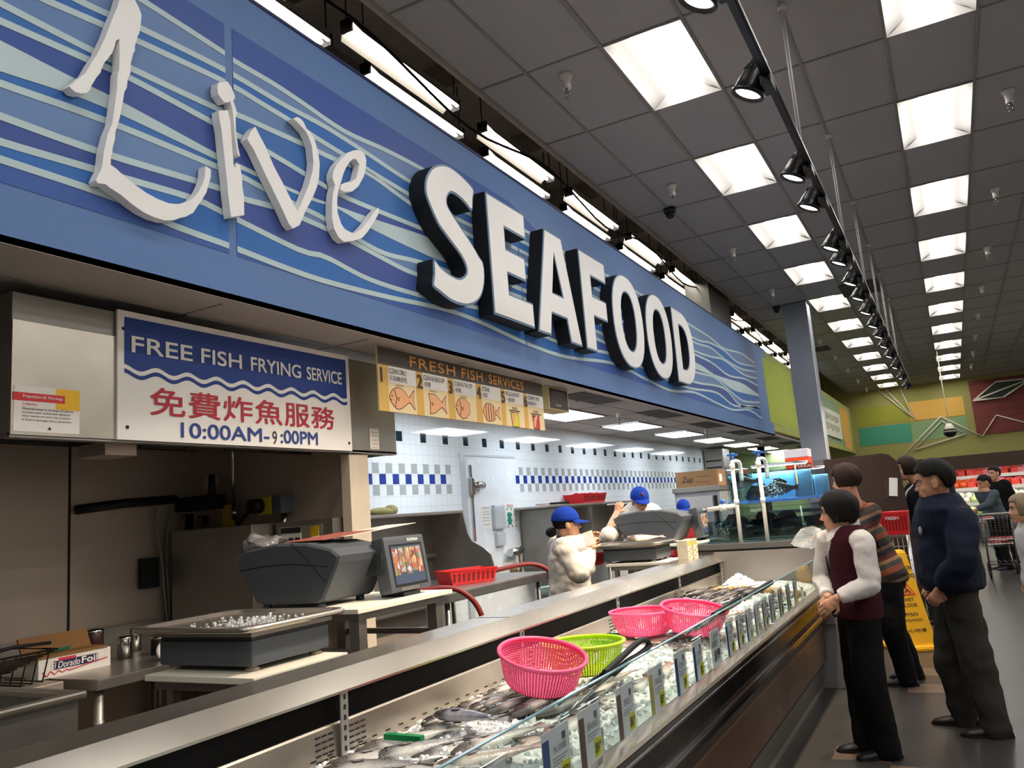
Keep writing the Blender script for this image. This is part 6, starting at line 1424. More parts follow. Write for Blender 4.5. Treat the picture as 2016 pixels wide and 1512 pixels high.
    def cap(s, m, badge=False):
        def f(b):
            rs = []
            for e in (0, 18, 36, 54, 70, 84): rs.append(ring(b, V(-.012, 0, .045+.098*sin(R(e))), V(1, 0, 0), V(0, 1, 0), .113*cos(R(e*.98)), .093*cos(R(e*.98)), 32))
            rs.insert(0, ring(b, V(-.012, 0, .025), V(1, 0, 0), V(0, 1, 0), .112, .092, 32)); bridge(b, rs); ell(b, (-.012, 0, .143), (.008, .008, .005))
        s.bit('cap', m, f)
        def g(b):
            n = 16; top, bot = [], []
            for k in range(5):
                q = k/4; rr = []
                for i in range(n+1):
                    a = R(-62+124*i/n); x = -.012+.112*cos(a)+q*.085*max(0, cos(a*1.25))**.8; y = .092*sin(a)*(1-.05*q); z = .034-q*.02-.35*y*y*(1+3*q)
                    rr.append((x, y, z))
                top.append(rr)
            vt = [[b.verts.new(p) for p in r_] for r_ in top]; vb = [[b.verts.new((p[0], p[1], p[2]-.005)) for p in r_] for r_ in top]
            for k in range(4):
                for i in range(n): b.faces.new((vt[k][i], vt[k][i+1], vt[k+1][i+1], vt[k+1][i])).smooth = True; b.faces.new((vb[k][i], vb[k+1][i], vb[k+1][i+1], vb[k][i+1])).smooth = True
            for i in range(n): b.faces.new((vt[4][i], vt[4][i+1], vb[4][i+1], vb[4][i]))
        s.bit('brim', m, g)
        if badge:
            s.bit('badge', mat('badge_red', '#8f2a35', .6, var=0), lambda b: ell(b, (.084, .0, .085), (.02, .016, .017), Matrix.Rotation(R(-35), 3, 'Y')))
            s.bit('badge', mat('badge_green', '#2f7a3f', .6, var=0), lambda b: ell(b, (.099, .012, .071), (.006, .01, .006)))
    def garment(s, name, m, fn, vox=.01, disp=(.007, 9), cut=None, thick=0):
        bm = BM(); fn(bm); o = obj(name, bm, m, s.t, True); remesh(o, vox, 3, disp)
        if cut:
            b = BM(); b.from_mesh(o.data); bmesh.ops.delete(b, geom=[f for f in b.faces if cut(f.calc_center_median())], context='FACES')
            if thick: bmesh.ops.solidify(b, geom=b.faces[:], thickness=-thick)
            b.to_mesh(o.data); b.free()
        return o
    def sleeve(s, bm, q, r=(.07, .062, .05, .045), short=1.0):
        J = s.J; k = s.s; sh, el_, wr = J['sh'+q], J['el'+q], J['wr'+q]; inn = sh+V(0, -.05 if q == 'L' else .05, .01)*k
        e2 = el_+(wr-el_)*max(0, short)
        P = [inn, sh, (sh+el_)/2, el_, (el_+e2)/2, e2] if short > .05 else [inn, sh, (sh+el_)/2, el_]
        rr = [r[0], r[0], (r[0]+r[1])/2, r[1], (r[1]+r[2])/2, r[3]] if short > .05 else [r[0], r[0], r[0], r[1]]
        tube(bm, spline([Vector(p) for p in P], 4), [rr[min(len(rr)-1, int(i/4))]*k+(rr[min(len(rr)-1, int(i/4)+1)]-rr[min(len(rr)-1, int(i/4))])*k*(i % 4)/4 for i in range(4*(len(P)-1)+1)], 14)
        ell(bm, inn, (r[0]*1.02*k,)*3, u=12, v=8); ell(bm, sh, (r[0]*k,)*3, u=12, v=8); ell(bm, el_, (r[1]*1.03*k,)*3, u=12, v=8)
    def trousers(s, m, rt=(.105, .085, .07, .068), top=1.0, disp=(.008, 8), hips=1.06, vox=.01):
        def f(bm):
            k = s.s; J = s.J; s.torso(bm, hips, .008, .80, top)
            for q in 'LR':
                kn, an = J['kn'+q], J['an'+q]; limb(bm, [J['hip'+q]+V(0, 0, -.02)*k, (J['hip'+q]+kn)/2, kn, (kn+an)/2, an+V(0, 0, -.05)*k], [rt[0]*k, (rt[0]+rt[1])/2*k, rt[1]*k, rt[2]*k, rt[3]*k])
        return s.garment('trousers', m, f, vox, disp)
    def shoes(s, m, ang=(0, 0)):
        for q, a_ in zip('LR', ang):
            a = s.J['an'+q]; k = s.s; b = BM(); rs = []; Mr = Matrix.Rotation(a_, 3, 'Z')
            for x, w_, h in ((-.085, .02, .03), (-.075, .036, .06), (-.03, .04, .085), (.04, .042, .075), (.1, .047, .052), (.15, .045, .042), (.18, .032, .03), (.19, .015, .02)):
                c = a+Mr @ V(x*k, 0, 0); c.z = 0; pr = []
                for i in range(14):
                    t_ = 2*pi*i/14; pr.append(b.verts.new(c+Mr @ V(0, w_*k*cos(t_), 0)+V(0, 0, max(.0, (h/2+h/2*sin(t_)*1.0)*k))))
                rs.append(pr)
            bridge(b, rs); o = obj('shoe', b, m, s.t, True)
            b = BM(); P = [(-.085, -.03), (-.06, -.042), (.05, -.044), (.12, -.05), (.18, -.035), (.2, 0), (.18, .035), (.12, .05), (.05, .044), (-.06, .042), (-.085, .03)]
            prism(b, [[(x*k, y*k) for x, y in P]], Matrix.Translation((a.x, a.y, 0)) @ Mr.to_4x4(), .016); obj('sole', b, mat('sole_black', '#0d0c0c', .6), o, True)
BOB = lambda a: 12 if a < 38 else (12-(a-38)*2.6 if a < 58 else (-40 if a < 120 else -46))
SHORT = lambda a: 24 if a < 40 else (24-(a-40)*.9 if a < 62 else (4 if a < 78 else (8 if a < 96 else (8-(a-96)*2.0 if a < 120 else -40))))
M_blackcl, M_maroon, M_shirt = cloth('cloth_black', '#101011'), cloth('cloth_maroon', '#3a131c', .12), cloth('shirt_white', '#d8d3d0', .04)
# woman in the maroon vest
fw = (oZ(1692, 1482, 0)+oZ(1745, 1500, 0))/2; HW = oY(1655, 955, 5.35).z
hdw = oY(1650, 1010, 5.3)
p = Person('woman in maroon vest and white shirt with hands clasped by the fish case', (-.625, 5.36), pi+.38, HW, M_skin,
           hd=hdw, shL=oY(1699, 1070, 5.17), elL=oY(1712, 1150, 5.13), wrL=oY(1647, 1178, 5.08), shR=oY(1627, 1066, 5.42), elR=oY(1619, 1140, 5.47), wrR=oY(1630, 1176, 5.22), anL=oZ(1738, 1492, .0)+V(.03, 0, .08), anR=oZ(1690, 1478, .0)+V(.06, 0, .08))
p.body(.0048, handsL=dict(d=(-.75, -.1, -.62), n=(-.3, .75, -.3), curl=.35, thumb=.3), handsR=dict(d=(-.35, -.35, -.85), n=(.3, .7, 0), curl=.5, thumb=.4), hy=-.3, hp=.05)
p.hair(BOB, M_hairB, (.122, .102, .116), .15)
p.garment('shirt', M_shirt, lambda b: (p.torso(b, 1.0, .012, .86, 1.45), p.sleeve(b, 'L', (.072, .066, .054, .044), .93), p.sleeve(b, 'R', (.07, .062, .052, .044), .93)), .008, (.007, 12))
p.garment('vest', M_maroon, lambda b: p.torso(b, 1.06, .024, .86, 1.45), .008, (.004, 8), lambda c: (c.x > .0 and abs(c.y+.01) < .012+.33*max(0, c.z/p.s-1.12)) or c.z > 1.435*p.s or (c.x > 0 and c.z < .95*p.s and abs(c.y) < .03+.35*(.95*p.s-c.z)), .006)
def flap(pp, pts, m=M_shirt):
    b = BM(); vs = [b.verts.new(Vector(q)*pp.s+V(pp.lean*(q[2]-.93)*pp.s, 0, 0)) for q in pts]; f = b.faces.new(vs); bmesh.ops.solidify(b, geom=[f], thickness=.008); obj('collar', b, m, pp.t, True)
flap(p, [(-.02, .088, 1.475), (.065, .06, 1.47), (.14, .03, 1.385), (.15, .09, 1.345), (.05, .125, 1.42)]); flap(p, [(-.02, -.088, 1.475), (.065, -.06, 1.47), (.14, -.03, 1.385), (.15, -.09, 1.345), (.05, -.125, 1.42)])
b = BM(); rs = [ring(b, p.up(V(-.012, 0, z)*p.s), V(1, 0, 0), V(0, 1, 0), r_*p.s, r_*.95*p.s, 24) for z, r_ in ((1.41, .088), (1.45, .078), (1.485, .072), (1.487, .066), (1.45, .07), (1.41, .08))]; bridge(b, rs, 0, True, False, True); obj('collar', b, M_shirt, p.t, True)
p.trousers(M_blackcl, (.11, .1, .092, .088), 1.0, (.006, 7), 1.05)
p.shoes(mat('shoe_black', '#161415', .45, var=.1), (.1, -.1))
# man in the navy jacket
HM = oY(1835, 896, 6.0).z; M_navy = cloth('jacket_navy', '#141b30', .12, .7); M_jean = cloth('trousers_grey', '#35332f', .14)
p = Person('man in dark navy jacket and grey trousers looking at the fish', (-.1, 6.05), pi+.05, HM, M_skin2, .02, 0,
           hd=oY(1838, 950, 5.98), shL=oY(1893, 1030, 5.83), elL=oY(1893, 1108, 5.74), wrL=oY(1850, 1160, 5.8), shR=oY(1855, 1028, 6.2), elR=oY(1845, 1100, 6.3), wrR=oY(1832, 1150, 6.2), anR=oZ(1893, 1427, 0)+V(.03, 0, .085), anL=oZ(1950, 1450, 0)+V(.04, 0, .085), knL=oY(1925, 1310, 5.95), knR=oY(1872, 1300, 6.15))
p.body(.0052, handsL=dict(d=(-.5, .1, -.85), n=(-.2, .9, 0), curl=.7), handsR=dict(curl=.7), hy=.0, hp=.1)
p.hair(SHORT, M_hairB, (.123, .1, .118), .125)
p.garment('jacket', M_navy, lambda b: (p.torso(b, 1.16, .045, .86, 1.45, .05), p.sleeve(b, 'L', (.098, .09, .078, .06), .95), p.sleeve(b, 'R', (.095, .088, .076, .06), .95)), .009, (.014, 6))
b = BM(); rs = [ring(b, p.up(V(-.012, 0, z)*p.s), V(1, 0, 0), V(0, 1, 0), r_*p.s, r_*1.02*p.s, 24) for z, r_ in ((1.40, .11), (1.45, .092), (1.505, .088), (1.51, .08), (1.46, .08), (1.40, .095))]; bridge(b, rs, 0, True, False, True); obj('collar', b, M_navy, p.t, True)
b = BM(); rs = [ring(b, p.up(V(.01, 0, z)*p.s), V(1, 0, 0), V(0, 1, 0), .172*p.s, .212*p.s, 28) for z in (.855, .9)]; bridge(b, rs); obj('waistband', b, mat('knit_navy', '#10141f', .9), p.t, True)
b = BM(); a = oY(1812, 1045, 5.87); lc = p.Ri @ (a-p.loc); ell(b, lc, (.012, .02, .028)); obj('emblem', b, mat('emblem_grey', '#8b8e93', .6), p.t, True)
p.trousers(M_jean, (.115, .1, .088, .082), 1.0, (.012, 7), 1.12)
p.shoes(mat('shoe_brown', '#241a17', .4, var=.15), (.1, -.05))
# woman in the striped sweater, leaning to the tanks
def stripe_mat():
    t = NT('striped_knit'); v = t.coord('Object'); sx = t.n('ShaderNodeSeparateXYZ'); t.l(v, sx.inputs[0])
    z = t.math('ADD', sx.outputs[2], t.math('MULTIPLY', sx.outputs[0], .35)); f = t.math('FRACT', t.math('MULTIPLY', z, 3.6))
    c = t.ramp(f, [(0, '#2c2624'), (.14, '#7a3b22'), (.3, '#3b3a38'), (.44, '#8a6a4c'), (.54, '#59281c'), (.68, '#22262c'), (.82, '#6b5444'), (.92, '#301d1a')], True)
    t.l(c, t.b.inputs['Base Color']); t.b.inputs['Roughness'].default_value = .9; t.bump(t.noise(v, 200, 2), .3); return t.m
hs = oY(1664, 948, 7.05)
p = Person('woman in striped brown sweater leaning to the tanks with a bag in hand', (-.58, 7.2), pi+.05, 1.6, M_skin, .32, .1, hd=hs,
           shL=oY(1714, 1012, 7.05), elL=oY(1690, 1075, 6.98), wrL=oY(1632, 1052, 6.98), shR=oY(1690, 1005, 7.3), elR=oY(1660, 1070, 7.35), wrR=oY(1640, 1060, 7.3), anL=oZ(1775, 1350, 0)+V(.05, .0, .085), anR=oZ(1787, 1338, 0)+V(.05, .05, .085))
p.body(.0065, handsL=dict(d=(-1, -.05, .12), n=(0, .3, -1), curl=.55, thumb=.5), handsR=dict(curl=.4), hy=-.35, hp=.05)
p.hair(lambda a: 12 if a < 60 else -42, M_hairBr, (.128, .112, .122), .125, rough=.006)
p.garment('sweater', stripe_mat(), lambda b: (p.torso(b, 1.14, .03, .86, 1.46), p.sleeve(b, 'L', (.085, .075, .062, .05), .9), p.sleeve(b, 'R', (.085, .075, .062, .05), .9)), .01, (.01, 8))
p.trousers(M_blackcl, (.115, .1, .085, .08), 1.0, (.008, 7), 1.16)
p.shoes(mat('shoe_black', '#161415', .45), (0, 0))
b = BM(); P = [p.Ri @ (oY(u, v, 7.0)-p.loc) for u, v in ((1688, 1000), (1712, 1040), (1735, 1080))]; tube(b, P, .02, 8, ry=.004); obj('bag_strap', b, mat('strap_black', '#171517', .6), p.t, True)
q = oY(1585, 1062, 6.93); bm = BM(); ell(bm, q+V(.02, 0, -.0), (.12, .07, .085), None, 28, 20)
for v in bm.verts: v.co += V(noise.noise(v.co*11), noise.noise(v.co*11+V(7, 0, 0)), noise.noise(v.co*13+V(0, 5, 0)))*.055
for f in bm.faces: f.smooth = False
tube(bm, [q+V(.1, 0, .02), q+V(.12, 0, .05), oY(1607, 1043, 6.95)], [.05, .02, .012], 10)
M_bag = bpy.data.materials.new('clear_bag'); M_bag.use_nodes = True; n_ = M_bag.node_tree; bs = n_.nodes['Principled BSDF']; bs.inputs['Base Color'].default_value = lin('#dfe4e6'); bs.inputs['Roughness'].default_value = .12; bs.inputs['Alpha'].default_value = .3
single('plastic_bag', bm, M_bag, 'clear plastic bag held up by the woman in the striped sweater', 'plastic bag')
# workers behind the counter
M_coat, M_cap = cloth('coat_white', '#cfc9bf', .06), cloth('cap_blue', '#173a9c', .06)
p = Person('woman worker in white coat and blue cap reading a slip', (-2.72, 5.82), R(38), oX(1108, 992, -2.72).z-.01, M_skin3, .06, .05,
           hd=oX(1116, 1032, -2.68), shR=oX(1112, 1082, -2.52), elR=oX(1140, 1128, -2.42), wrR=oX(1163, 1084, -2.42), shL=oX(1098, 1076, -2.88), elL=oX(1150, 1120, -2.6), wrL=oX(1160, 1072, -2.5))
p.body(.005, handsR=dict(d=(.1, .35, .9), n=(.2, .5, -.3), curl=.75, thumb=.8), handsL=dict(d=(.3, .4, .8), n=(.5, -.4, -.3), curl=.7, thumb=.8), hy=-.1, hp=.02)
p.hair(lambda a: 20 if a < 40 else (-12 if a < 80 else -38), M_hairB, (.108, .086, .1), .115); p.cap(M_cap)
p.bit('hair_bun', M_hairB, lambda b: ell(b, (-.13, 0, -.055), (.045, .045, .04)))
p.garment('coat', M_coat, lambda b: (p.torso(b, 1.2, .04, .80, 1.45), p.sleeve(b, 'L', (.085, .08, .07, .056), .88), p.sleeve(b, 'R', (.085, .08, .072, .058), .88)), .009, (.011, 11))
def scarf(b):
    for i in range(3): tube(b, [p.up(V(-.012+(.085+.008*i)*cos(2*pi*k/20), (.09+.006*i)*sin(2*pi*k/20), 1.475-.028*i-.03*(1+cos(2*pi*k/20)))*p.s) for k in range(20)], .016, 8, closed=True)
    tube(b, [p.up(V(.08, -.03, 1.42)*p.s), p.up(V(.14, -.05, 1.33)*p.s), p.up(V(.165, -.055, 1.25)*p.s)], .024, 8, ry=.01)
b = BM(); scarf(b)
def scarf_mat():
    t = NT('scarf_stripe'); v = t.coord('Object', (1, 1, 1)); wv_ = t.n('ShaderNodeTexWave'); wv_.inputs['Scale'].default_value = 16; wv_.bands_direction = 'DIAGONAL'; t.l(v, wv_.inputs['Vector'])
    t.l(t.ramp(wv_.outputs['Fac'], [(0, '#151b3a'), (.6, '#8f98ad')], True), t.b.inputs['Base Color']); t.b.inputs['Roughness'].default_value = .9; return t.m
obj('scarf', b, scarf_mat(), p.t, True)
p.trousers(M_blackcl, (.105, .09, .08, .076)); p.shoes(mat('shoe_black', '#161415', .45))
q = oX(1160, 1060, -2.38); b = BM(); box(b, q, (.004, .075, .1), Matrix.Rotation(R(-52), 3, 'Z') @ Matrix.Rotation(R(14), 3, 'X')); single('paper_slip', b, mat('paper', '#e6e1d8', .6), 'small white paper slip held by the woman worker', 'paper')
q = oX(1258, 985, -2.95)
p = Person('man worker in white coat touching the brim of his blue cap', (-3.22, 8.95), R(-48), 1.86, M_skin2, .05, .05,
           hd=oX(1260, 986, -3.16), shR=oX(1224, 1044, -3.2), elR=oX(1196, 1054, -2.98), wrR=oX(1214, 1010, -3.02), shL=oX(1297, 1036, -3.2), elL=oX(1304, 1090, -3.2), wrL=oX(1290, 1110, -3.1))
p.body(.0055, handsR=dict(d=(.25, .35, .8), n=(-.2, .9, 0), curl=.6, thumb=.6), handsL=dict(curl=.5), hy=-.1, hp=.25)
p.hair(lambda a: 20 if a < 40 else (-10 if a < 80 else -34), M_hairB, (.106, .085, .1), .11); p.cap(M_cap, True)
p.garment('coat', M_coat, lambda b: (p.torso(b, 1.14, .035, .80, 1.45), p.sleeve(b, 'L', (.085, .078, .066, .05), .9), p.sleeve(b, 'R', (.084, .072, .065, .058), .12)), .01, (.012, 7))
p.trousers(M_blackcl, (.105, .09, .08, .076)); p.shoes(mat('shoe_black', '#161415', .45))
b = BM(); c = p.J['wrR']; tube(b, [c+V(.03*cos(2*pi*k/14), .03*sin(2*pi*k/14), .0) for k in range(14)], .005, 6, closed=True); obj('wristband', b, M_sgw, p.t, True)
p = Person('worker with only a blue cap showing beyond the far scale console', (-3.25, 10.75), R(-75), 1.6, M_skin2, hd=oX(1346, 1003, -3.25)); p.body(.009, hp=.2); p.cap(M_cap)
p.hair(lambda a: 15 if a < 40 else -30, M_hairB, (.106, .085, .1), .11)
p.garment('coat', mat('apron_red', '#a3252b', .7), lambda b: (p.torso(b, 1.12, .03, .80, 1.44), p.sleeve(b, 'L'), p.sleeve(b, 'R')), .014)
p.trousers(M_blackcl, vox=.014); p.shoes(mat('shoe_black', '#161415', .45))
# shoppers farther back
p = Person('shopper in grey-blue jacket bending over a cart by the produce case', (.53, 16.4), pi+.4, 1.68, M_skin2, .25, .1, hd=oY(1938, 951, 16.3), shL=oY(1958, 973, 16.1), elL=oY(1945, 993, 16.0), wrL=oY(1925, 1003, 16.0), shR=oY(1938, 972, 16.6))
p.body(.009, hp=.3); p.hair(SHORT, M_hairB, (.118, .097, .114), .12)
p.garment('jacket', cloth('jacket_slate', '#4a545c', .1), lambda b: (p.torso(b, 1.15, .035, .84, 1.36), p.sleeve(b, 'L', (.075, .07, .06, .05)), p.sleeve(b, 'R', (.075, .07, .06, .05))), .012, (.01, 8)); p.trousers(M_blackcl, vox=.014); p.shoes(mat('shoe_black', '#161415', .45))
p = Person('shopper in black jacket standing behind the one in grey-blue', (.68, 17.6), pi+.9, 1.74, M_skin, .05); p.body(.009); p.hair(SHORT, M_hairB, (.118, .097, .114), .12)
p.garment('jacket', M_blackcl, lambda b: (p.torso(b, 1.15, .035, .84, 1.46), p.sleeve(b, 'L', (.08, .07, .06, .05)), p.sleeve(b, 'R', (.08, .07, .06, .05))), .014); p.trousers(M_blackcl, vox=.014); p.shoes(mat('shoe_black', '#161415', .45))
hq = oY(2012, 1003, 7.3)
p = Person('partly seen fair-haired shopper in white top at the picture edge', (hq.x+.05, 7.35), pi+.2, hq.z+.12, M_skin3, 0, hd=hq); p.body(.008); p.hair(lambda a: 20 if a < 50 else -40, mat('hair_fair', '#8d7b62', .5, var=.2, vscale=50), (.118, .1, .114), .14)
p.garment('top', cloth('top_white', '#c9c5c2', .05), lambda b: (p.torso(b, 1.1, .03, .84, 1.46), p.sleeve(b, 'L', (.078, .07, .06, .05)), p.sleeve(b, 'R', (.078, .07, .06, .05))), .012); p.trousers(M_jean, vox=.014); p.shoes(mat('shoe_black', '#161415', .45))
hq = oY(1784, 925, 10.45)
p = Person('shopper in dark hooded jacket with white piping by the brown end panel', (hq.x+.08, 10.5), pi+.3, hq.z+.1, M_skin, 0, hd=hq); p.body(.008); p.hair(lambda a: 20 if a < 50 else -40, M_hairBr, (.12, .102, .116), .14)
p.garment('jacket', cloth('jacket_dark', '#191d26', .1), lambda b: (p.torso(b, 1.15, .035, .84, 1.46), p.sleeve(b, 'L', (.08, .07, .06, .05)), p.sleeve(b, 'R', (.08, .07, .06, .05))), .012)
b = BM(); tube(b, spline([p.up(V(.06, .12, 1.44)*p.s), p.up(V(.14, .1, 1.36)*p.s), p.up(V(.17, .06, 1.2)*p.s), p.up(V(.17, .06, 1.0)*p.s)], 5), .012, 6); obj('piping', b, M_sgw, p.t, True)
p.trousers(cloth('trousers_mottled', '#77797c', .3), vox=.014); p.shoes(mat('shoe_black', '#161415', .45))
# ---------------------------------------------------------------- live fish tanks
TC = thing('tank_counter', 'grey counter with dark top edge carrying the live fish tanks', 'counter', (-1.45, 8.4, 0))
b = BM(); bx(b, -2.08, -.98, 7.1, 9.8, 0, 1.115, .004); obj('cabinet', b, mat('counter_grey', '#8e8d8f', .45, .3, var=.06), TC)
b = BM(); bx(b, -2.1, -.93, 7.06, 9.85, 1.125, 1.17, .005); obj('countertop', b, mat('counter_edge', '#5d5c5a', .4, .3, var=.06), TC)
b = BM(); bx(b, -2.09, -.95, 7.075, 9.83, 1.112, 1.126); obj('shadow_gap', b, M_blk, TC)  # black strip along the underside of the countertop
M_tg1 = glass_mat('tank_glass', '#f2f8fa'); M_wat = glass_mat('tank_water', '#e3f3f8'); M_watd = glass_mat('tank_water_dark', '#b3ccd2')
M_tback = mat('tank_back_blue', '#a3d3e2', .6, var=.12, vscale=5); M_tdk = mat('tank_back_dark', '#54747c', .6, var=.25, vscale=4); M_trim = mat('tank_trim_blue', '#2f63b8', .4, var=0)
def tank(name, label, x0, x1, y0, y1, z0, z1, zw, wat, back, trim=True):
    t = thing(name, label, 'fish tank', ((x0+x1)/2, (y0+y1)/2, z0)); g = .012
    b = BM()
    for q in ((x0, x1, y0, y0+g), (x0, x1, y1-g, y1), (x0, x0+g, y0+g, y1-g), (x1-g, x1, y0+g, y1-g)): bx(b, *q, z0, z1)
    obj('walls', b, M_tg1, t)
    b = BM(); bx(b, x0+g+.002, x1-g-.002, y0+g+.002, y1-g-.03, z0+.02, zw); obj('water', b, wat, t)
    b = BM(); bx(b, x0+g, x1-g, y1-g-.02, y1-g-.005, z0+.01, zw+.02); bx(b, x0, x1, y0, y1, z0, z0+.015); obj('back_panel', b, back, t)
    if trim:
        b = BM(); bx(b, x0+.03, x1-.03, y1-.12, y1-.03, z1+.008, z1+.03); obj('lamp_housing', b, M_sgw, t)
        b = BM(); bx(b, x0+.04, x1-.04, y1-.11, y1-.04, z1+.003, z1+.008); obj('lamp', b, emis('tank_lamp', '#e6f6ff', 22), t)  # light bar and housing added above the tank back to brighten the water
        b = BM(); bx(b, x0-.004, x1+.004, y0-.004, y1+.004, z0-.004, z0+.018); obj('base_trim', b, M_trim, t)
    b = BM(); bx(b, x0-.003, x1+.003, y0-.003, y0+g, z1-.01, z1+.006); bx(b, x1-g, x1+.003, y0+g, y1, z1-.01, z1+.006); obj('rim', b, M_acr, t); return t
tank('fish_tank', 'upper blue fish tank in front with dark fish and a bubble column', -1.79, -1.2, 7.3, 8.35, 1.5, 1.83, 1.76, M_wat, M_tback)
tank('fish_tank', 'upper blue fish tank standing behind the front one', -1.79, -1.2, 8.45, 9.5, 1.5, 1.8, 1.72, M_wat, M_tback)
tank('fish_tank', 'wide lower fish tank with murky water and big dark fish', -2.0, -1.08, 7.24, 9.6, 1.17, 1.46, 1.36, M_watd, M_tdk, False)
b = BM(); bx(b, -1.98, -1.1, 7.27, 9.4, 1.19, 1.196); t_ = single('tank_gravel', b, mat('sand_pale', '#8f8b74', .8, var=.3, vscale=9), 'pale sandy bottom sheet in the lower fish tank', 'gravel', kind='stuff')
b = BM()
for x in (-1.95, -1.15):
    for y in (7.3, 8.4, 9.5): bx(b, x-.02, x+.02, y-.02, y+.02, 1.17, 1.497)
bx(b, -2.0, -1.1, 7.262, 7.29, 1.475, 1.497); bx(b, -2.0, -1.1, 9.48, 9.52, 1.475, 1.497)
single('tank_rack', b, M_acr, 'clear acrylic rack holding the upper tanks above the lower one', 'rack')
tf = make_fish(3, 1.5); first = True; rnd = random.Random(4)
for i, (x, y, z, rz, s, lab) in enumerate([(-1.665, 7.45, 1.69, R(4), .72, 'dark fish swimming high behind the first white pipe'), (-1.57, 7.5, 1.565, R(-6), .72, 'dark fat fish low between the two white pipes'), (-1.34, 7.42, 1.605, R(8), .76, 'dark fat fish low at the bubble column'), (-1.64, 7.95, 1.6, R(200), .6, 'small dim fish deep in the upper front tank'), (-1.45, 8.8, 1.6, R(60), .9, 'dark fish in the rear upper tank'), (-1.75, 7.45, 1.27, R(10), 1.2, 'big dark fish in the lower tank behind the pipes'), (-1.4, 7.6, 1.26, R(185), 1.25, 'big dark fish in the lower tank nearer the aisle'), (-1.6, 8.0, 1.27, R(20), 1.2, 'big dark fish deep in the lower tank')]):
    o = tf if first else dup(tf); first = False; o.location = (x, y, z); o.rotation_euler = (R(90), 0, rz); o.scale = (s, s, s); o['label'] = lab; o['group'] = 'live fish in the tanks'
bm = BM()
for i in range(170):
    z = rnd.uniform(1.53, 1.75); bmesh.ops.create_icosphere(bm, subdivisions=1, radius=rnd.uniform(.002, .006), matrix=Matrix.Translation((-1.4+rnd.gauss(0, .022+.05*(1.75-z)), 7.36+rnd.gauss(0, .02), z)))
for i in range(120):
    z = rnd.uniform(1.2, 1.35); bmesh.ops.create_icosphere(bm, subdivisions=1, radius=rnd.uniform(.002, .005), matrix=Matrix.Translation((-1.86+rnd.gauss(0, .03), 7.3+rnd.random()*.04, z)))
single('air_bubbles', bm, mat('bubble_white', '#eaf6fa', .1, var=0), 'columns of white air bubbles rising in the fish tanks', 'bubbles', kind='stuff')
M_pvc = mat('pvc_white', '#e4e1da', .4, var=.03)
for i, x in enumerate((-1.69, -1.465)):
    t = thing('drain_pipe', ('white plastic tank pipe with blue valve nearer the counter staff', 'white plastic tank pipe with blue valve nearer the aisle')[i], 'pipe', (x, 7.17, 1.17), 0, 'white tank pipes')
    b = BM(); cyl(b, (x, 7.17, 1.17), (x, 7.17, 1.84), .017, n=14); tube(b, spline([V(x, 7.17, 1.83), V(x, 7.2, 1.87), V(x+.01, 7.3, 1.875), V(x+.02, 7.38, 1.85), V(x+.02, 7.39, 1.7)], 5), .017, 12); cyl(b, (x, 7.17, 1.8), (x, 7.17, 1.85), .023, n=14); cyl(b, (x, 7.17, 1.5), (x, 7.17, 1.54), .022, n=14); obj('pipe', b, M_pvc, t)
    b = BM(); cyl(b, (x, 7.22, 1.88), (x, 7.22, 1.925), .016, n=12); bx(b, x-.045, x+.045, 7.205, 7.235, 1.92, 1.938, .004); ell(b, (x, 7.22, 1.935), (.022, .022, .012)); obj('valve_handle', b, M_trim, t)
b = BM(); cyl(b, (-1.95, 7.17, 1.47), (-1.69, 7.17, 1.49), .02, n=14); cyl(b, (-1.84, 7.17, 1.478), (-1.79, 7.17, 1.482), .03, n=14); t = single('cross_pipe', b, M_pvc, 'short horizontal white pipe joining the first tank pipe', 'pipe')
b = BM(); ell(b, (-1.81, 7.17, 1.53), (.03, .02, .02)); cyl(b, (-1.81, 7.17, 1.49), (-1.81, 7.17, 1.53), .012, n=10); obj('valve_handle', b, M_trim, t)
for i, (y, lab) in enumerate(((7.32, 'narrow price strip at the corner of the front upper tank'), (7.34, 'narrow price strip leaning on the lower tank'))):
    z = (1.71, 1.36)[i]; b = BM(); box(b, (-1.19, y, z), (.004, .06, .16), Matrix.Rotation(R(8), 3, 'X')); t = single('price_strip', b, M_pc, lab, 'price card')
    b = BM(); box(b, (-1.187, y, z-.04), (.003, .05, .04), Matrix.Rotation(R(8), 3, 'X')); obj('price_tag', b, M_yel, t)
P = [oY(u, v, 9.1) for u, v in ((1545, 905), (1585, 926))]
t = thing('carton', 'orange and white printed carton standing on the rear fish tank', 'carton', (P[0].x, 9.1, 1.8))
b = BM(); bx(b, P[0].x, P[1].x+.05, 9.1, 9.35, 1.806, P[0].z+.01, .004); obj('box', b, mat('carton_orange', '#d8421f', .5, var=.05), t)
b = BM(); bx(b, P[0].x, P[1].x+.05, 9.1, 9.35, P[0].z+.012, P[0].z+.1, .004); obj('lid', b, mat('carton_grey', '#b9bac6', .6), t)
text(t, 'MARA', MY(9.099), P[0].x+.1, P[0].z-.1, .035, .16, M_sgw, .01); text(t, 'MARINE SALT', MY(9.099), P[0].x+.04, P[0].z-.05, .025, .2, M_sgw)
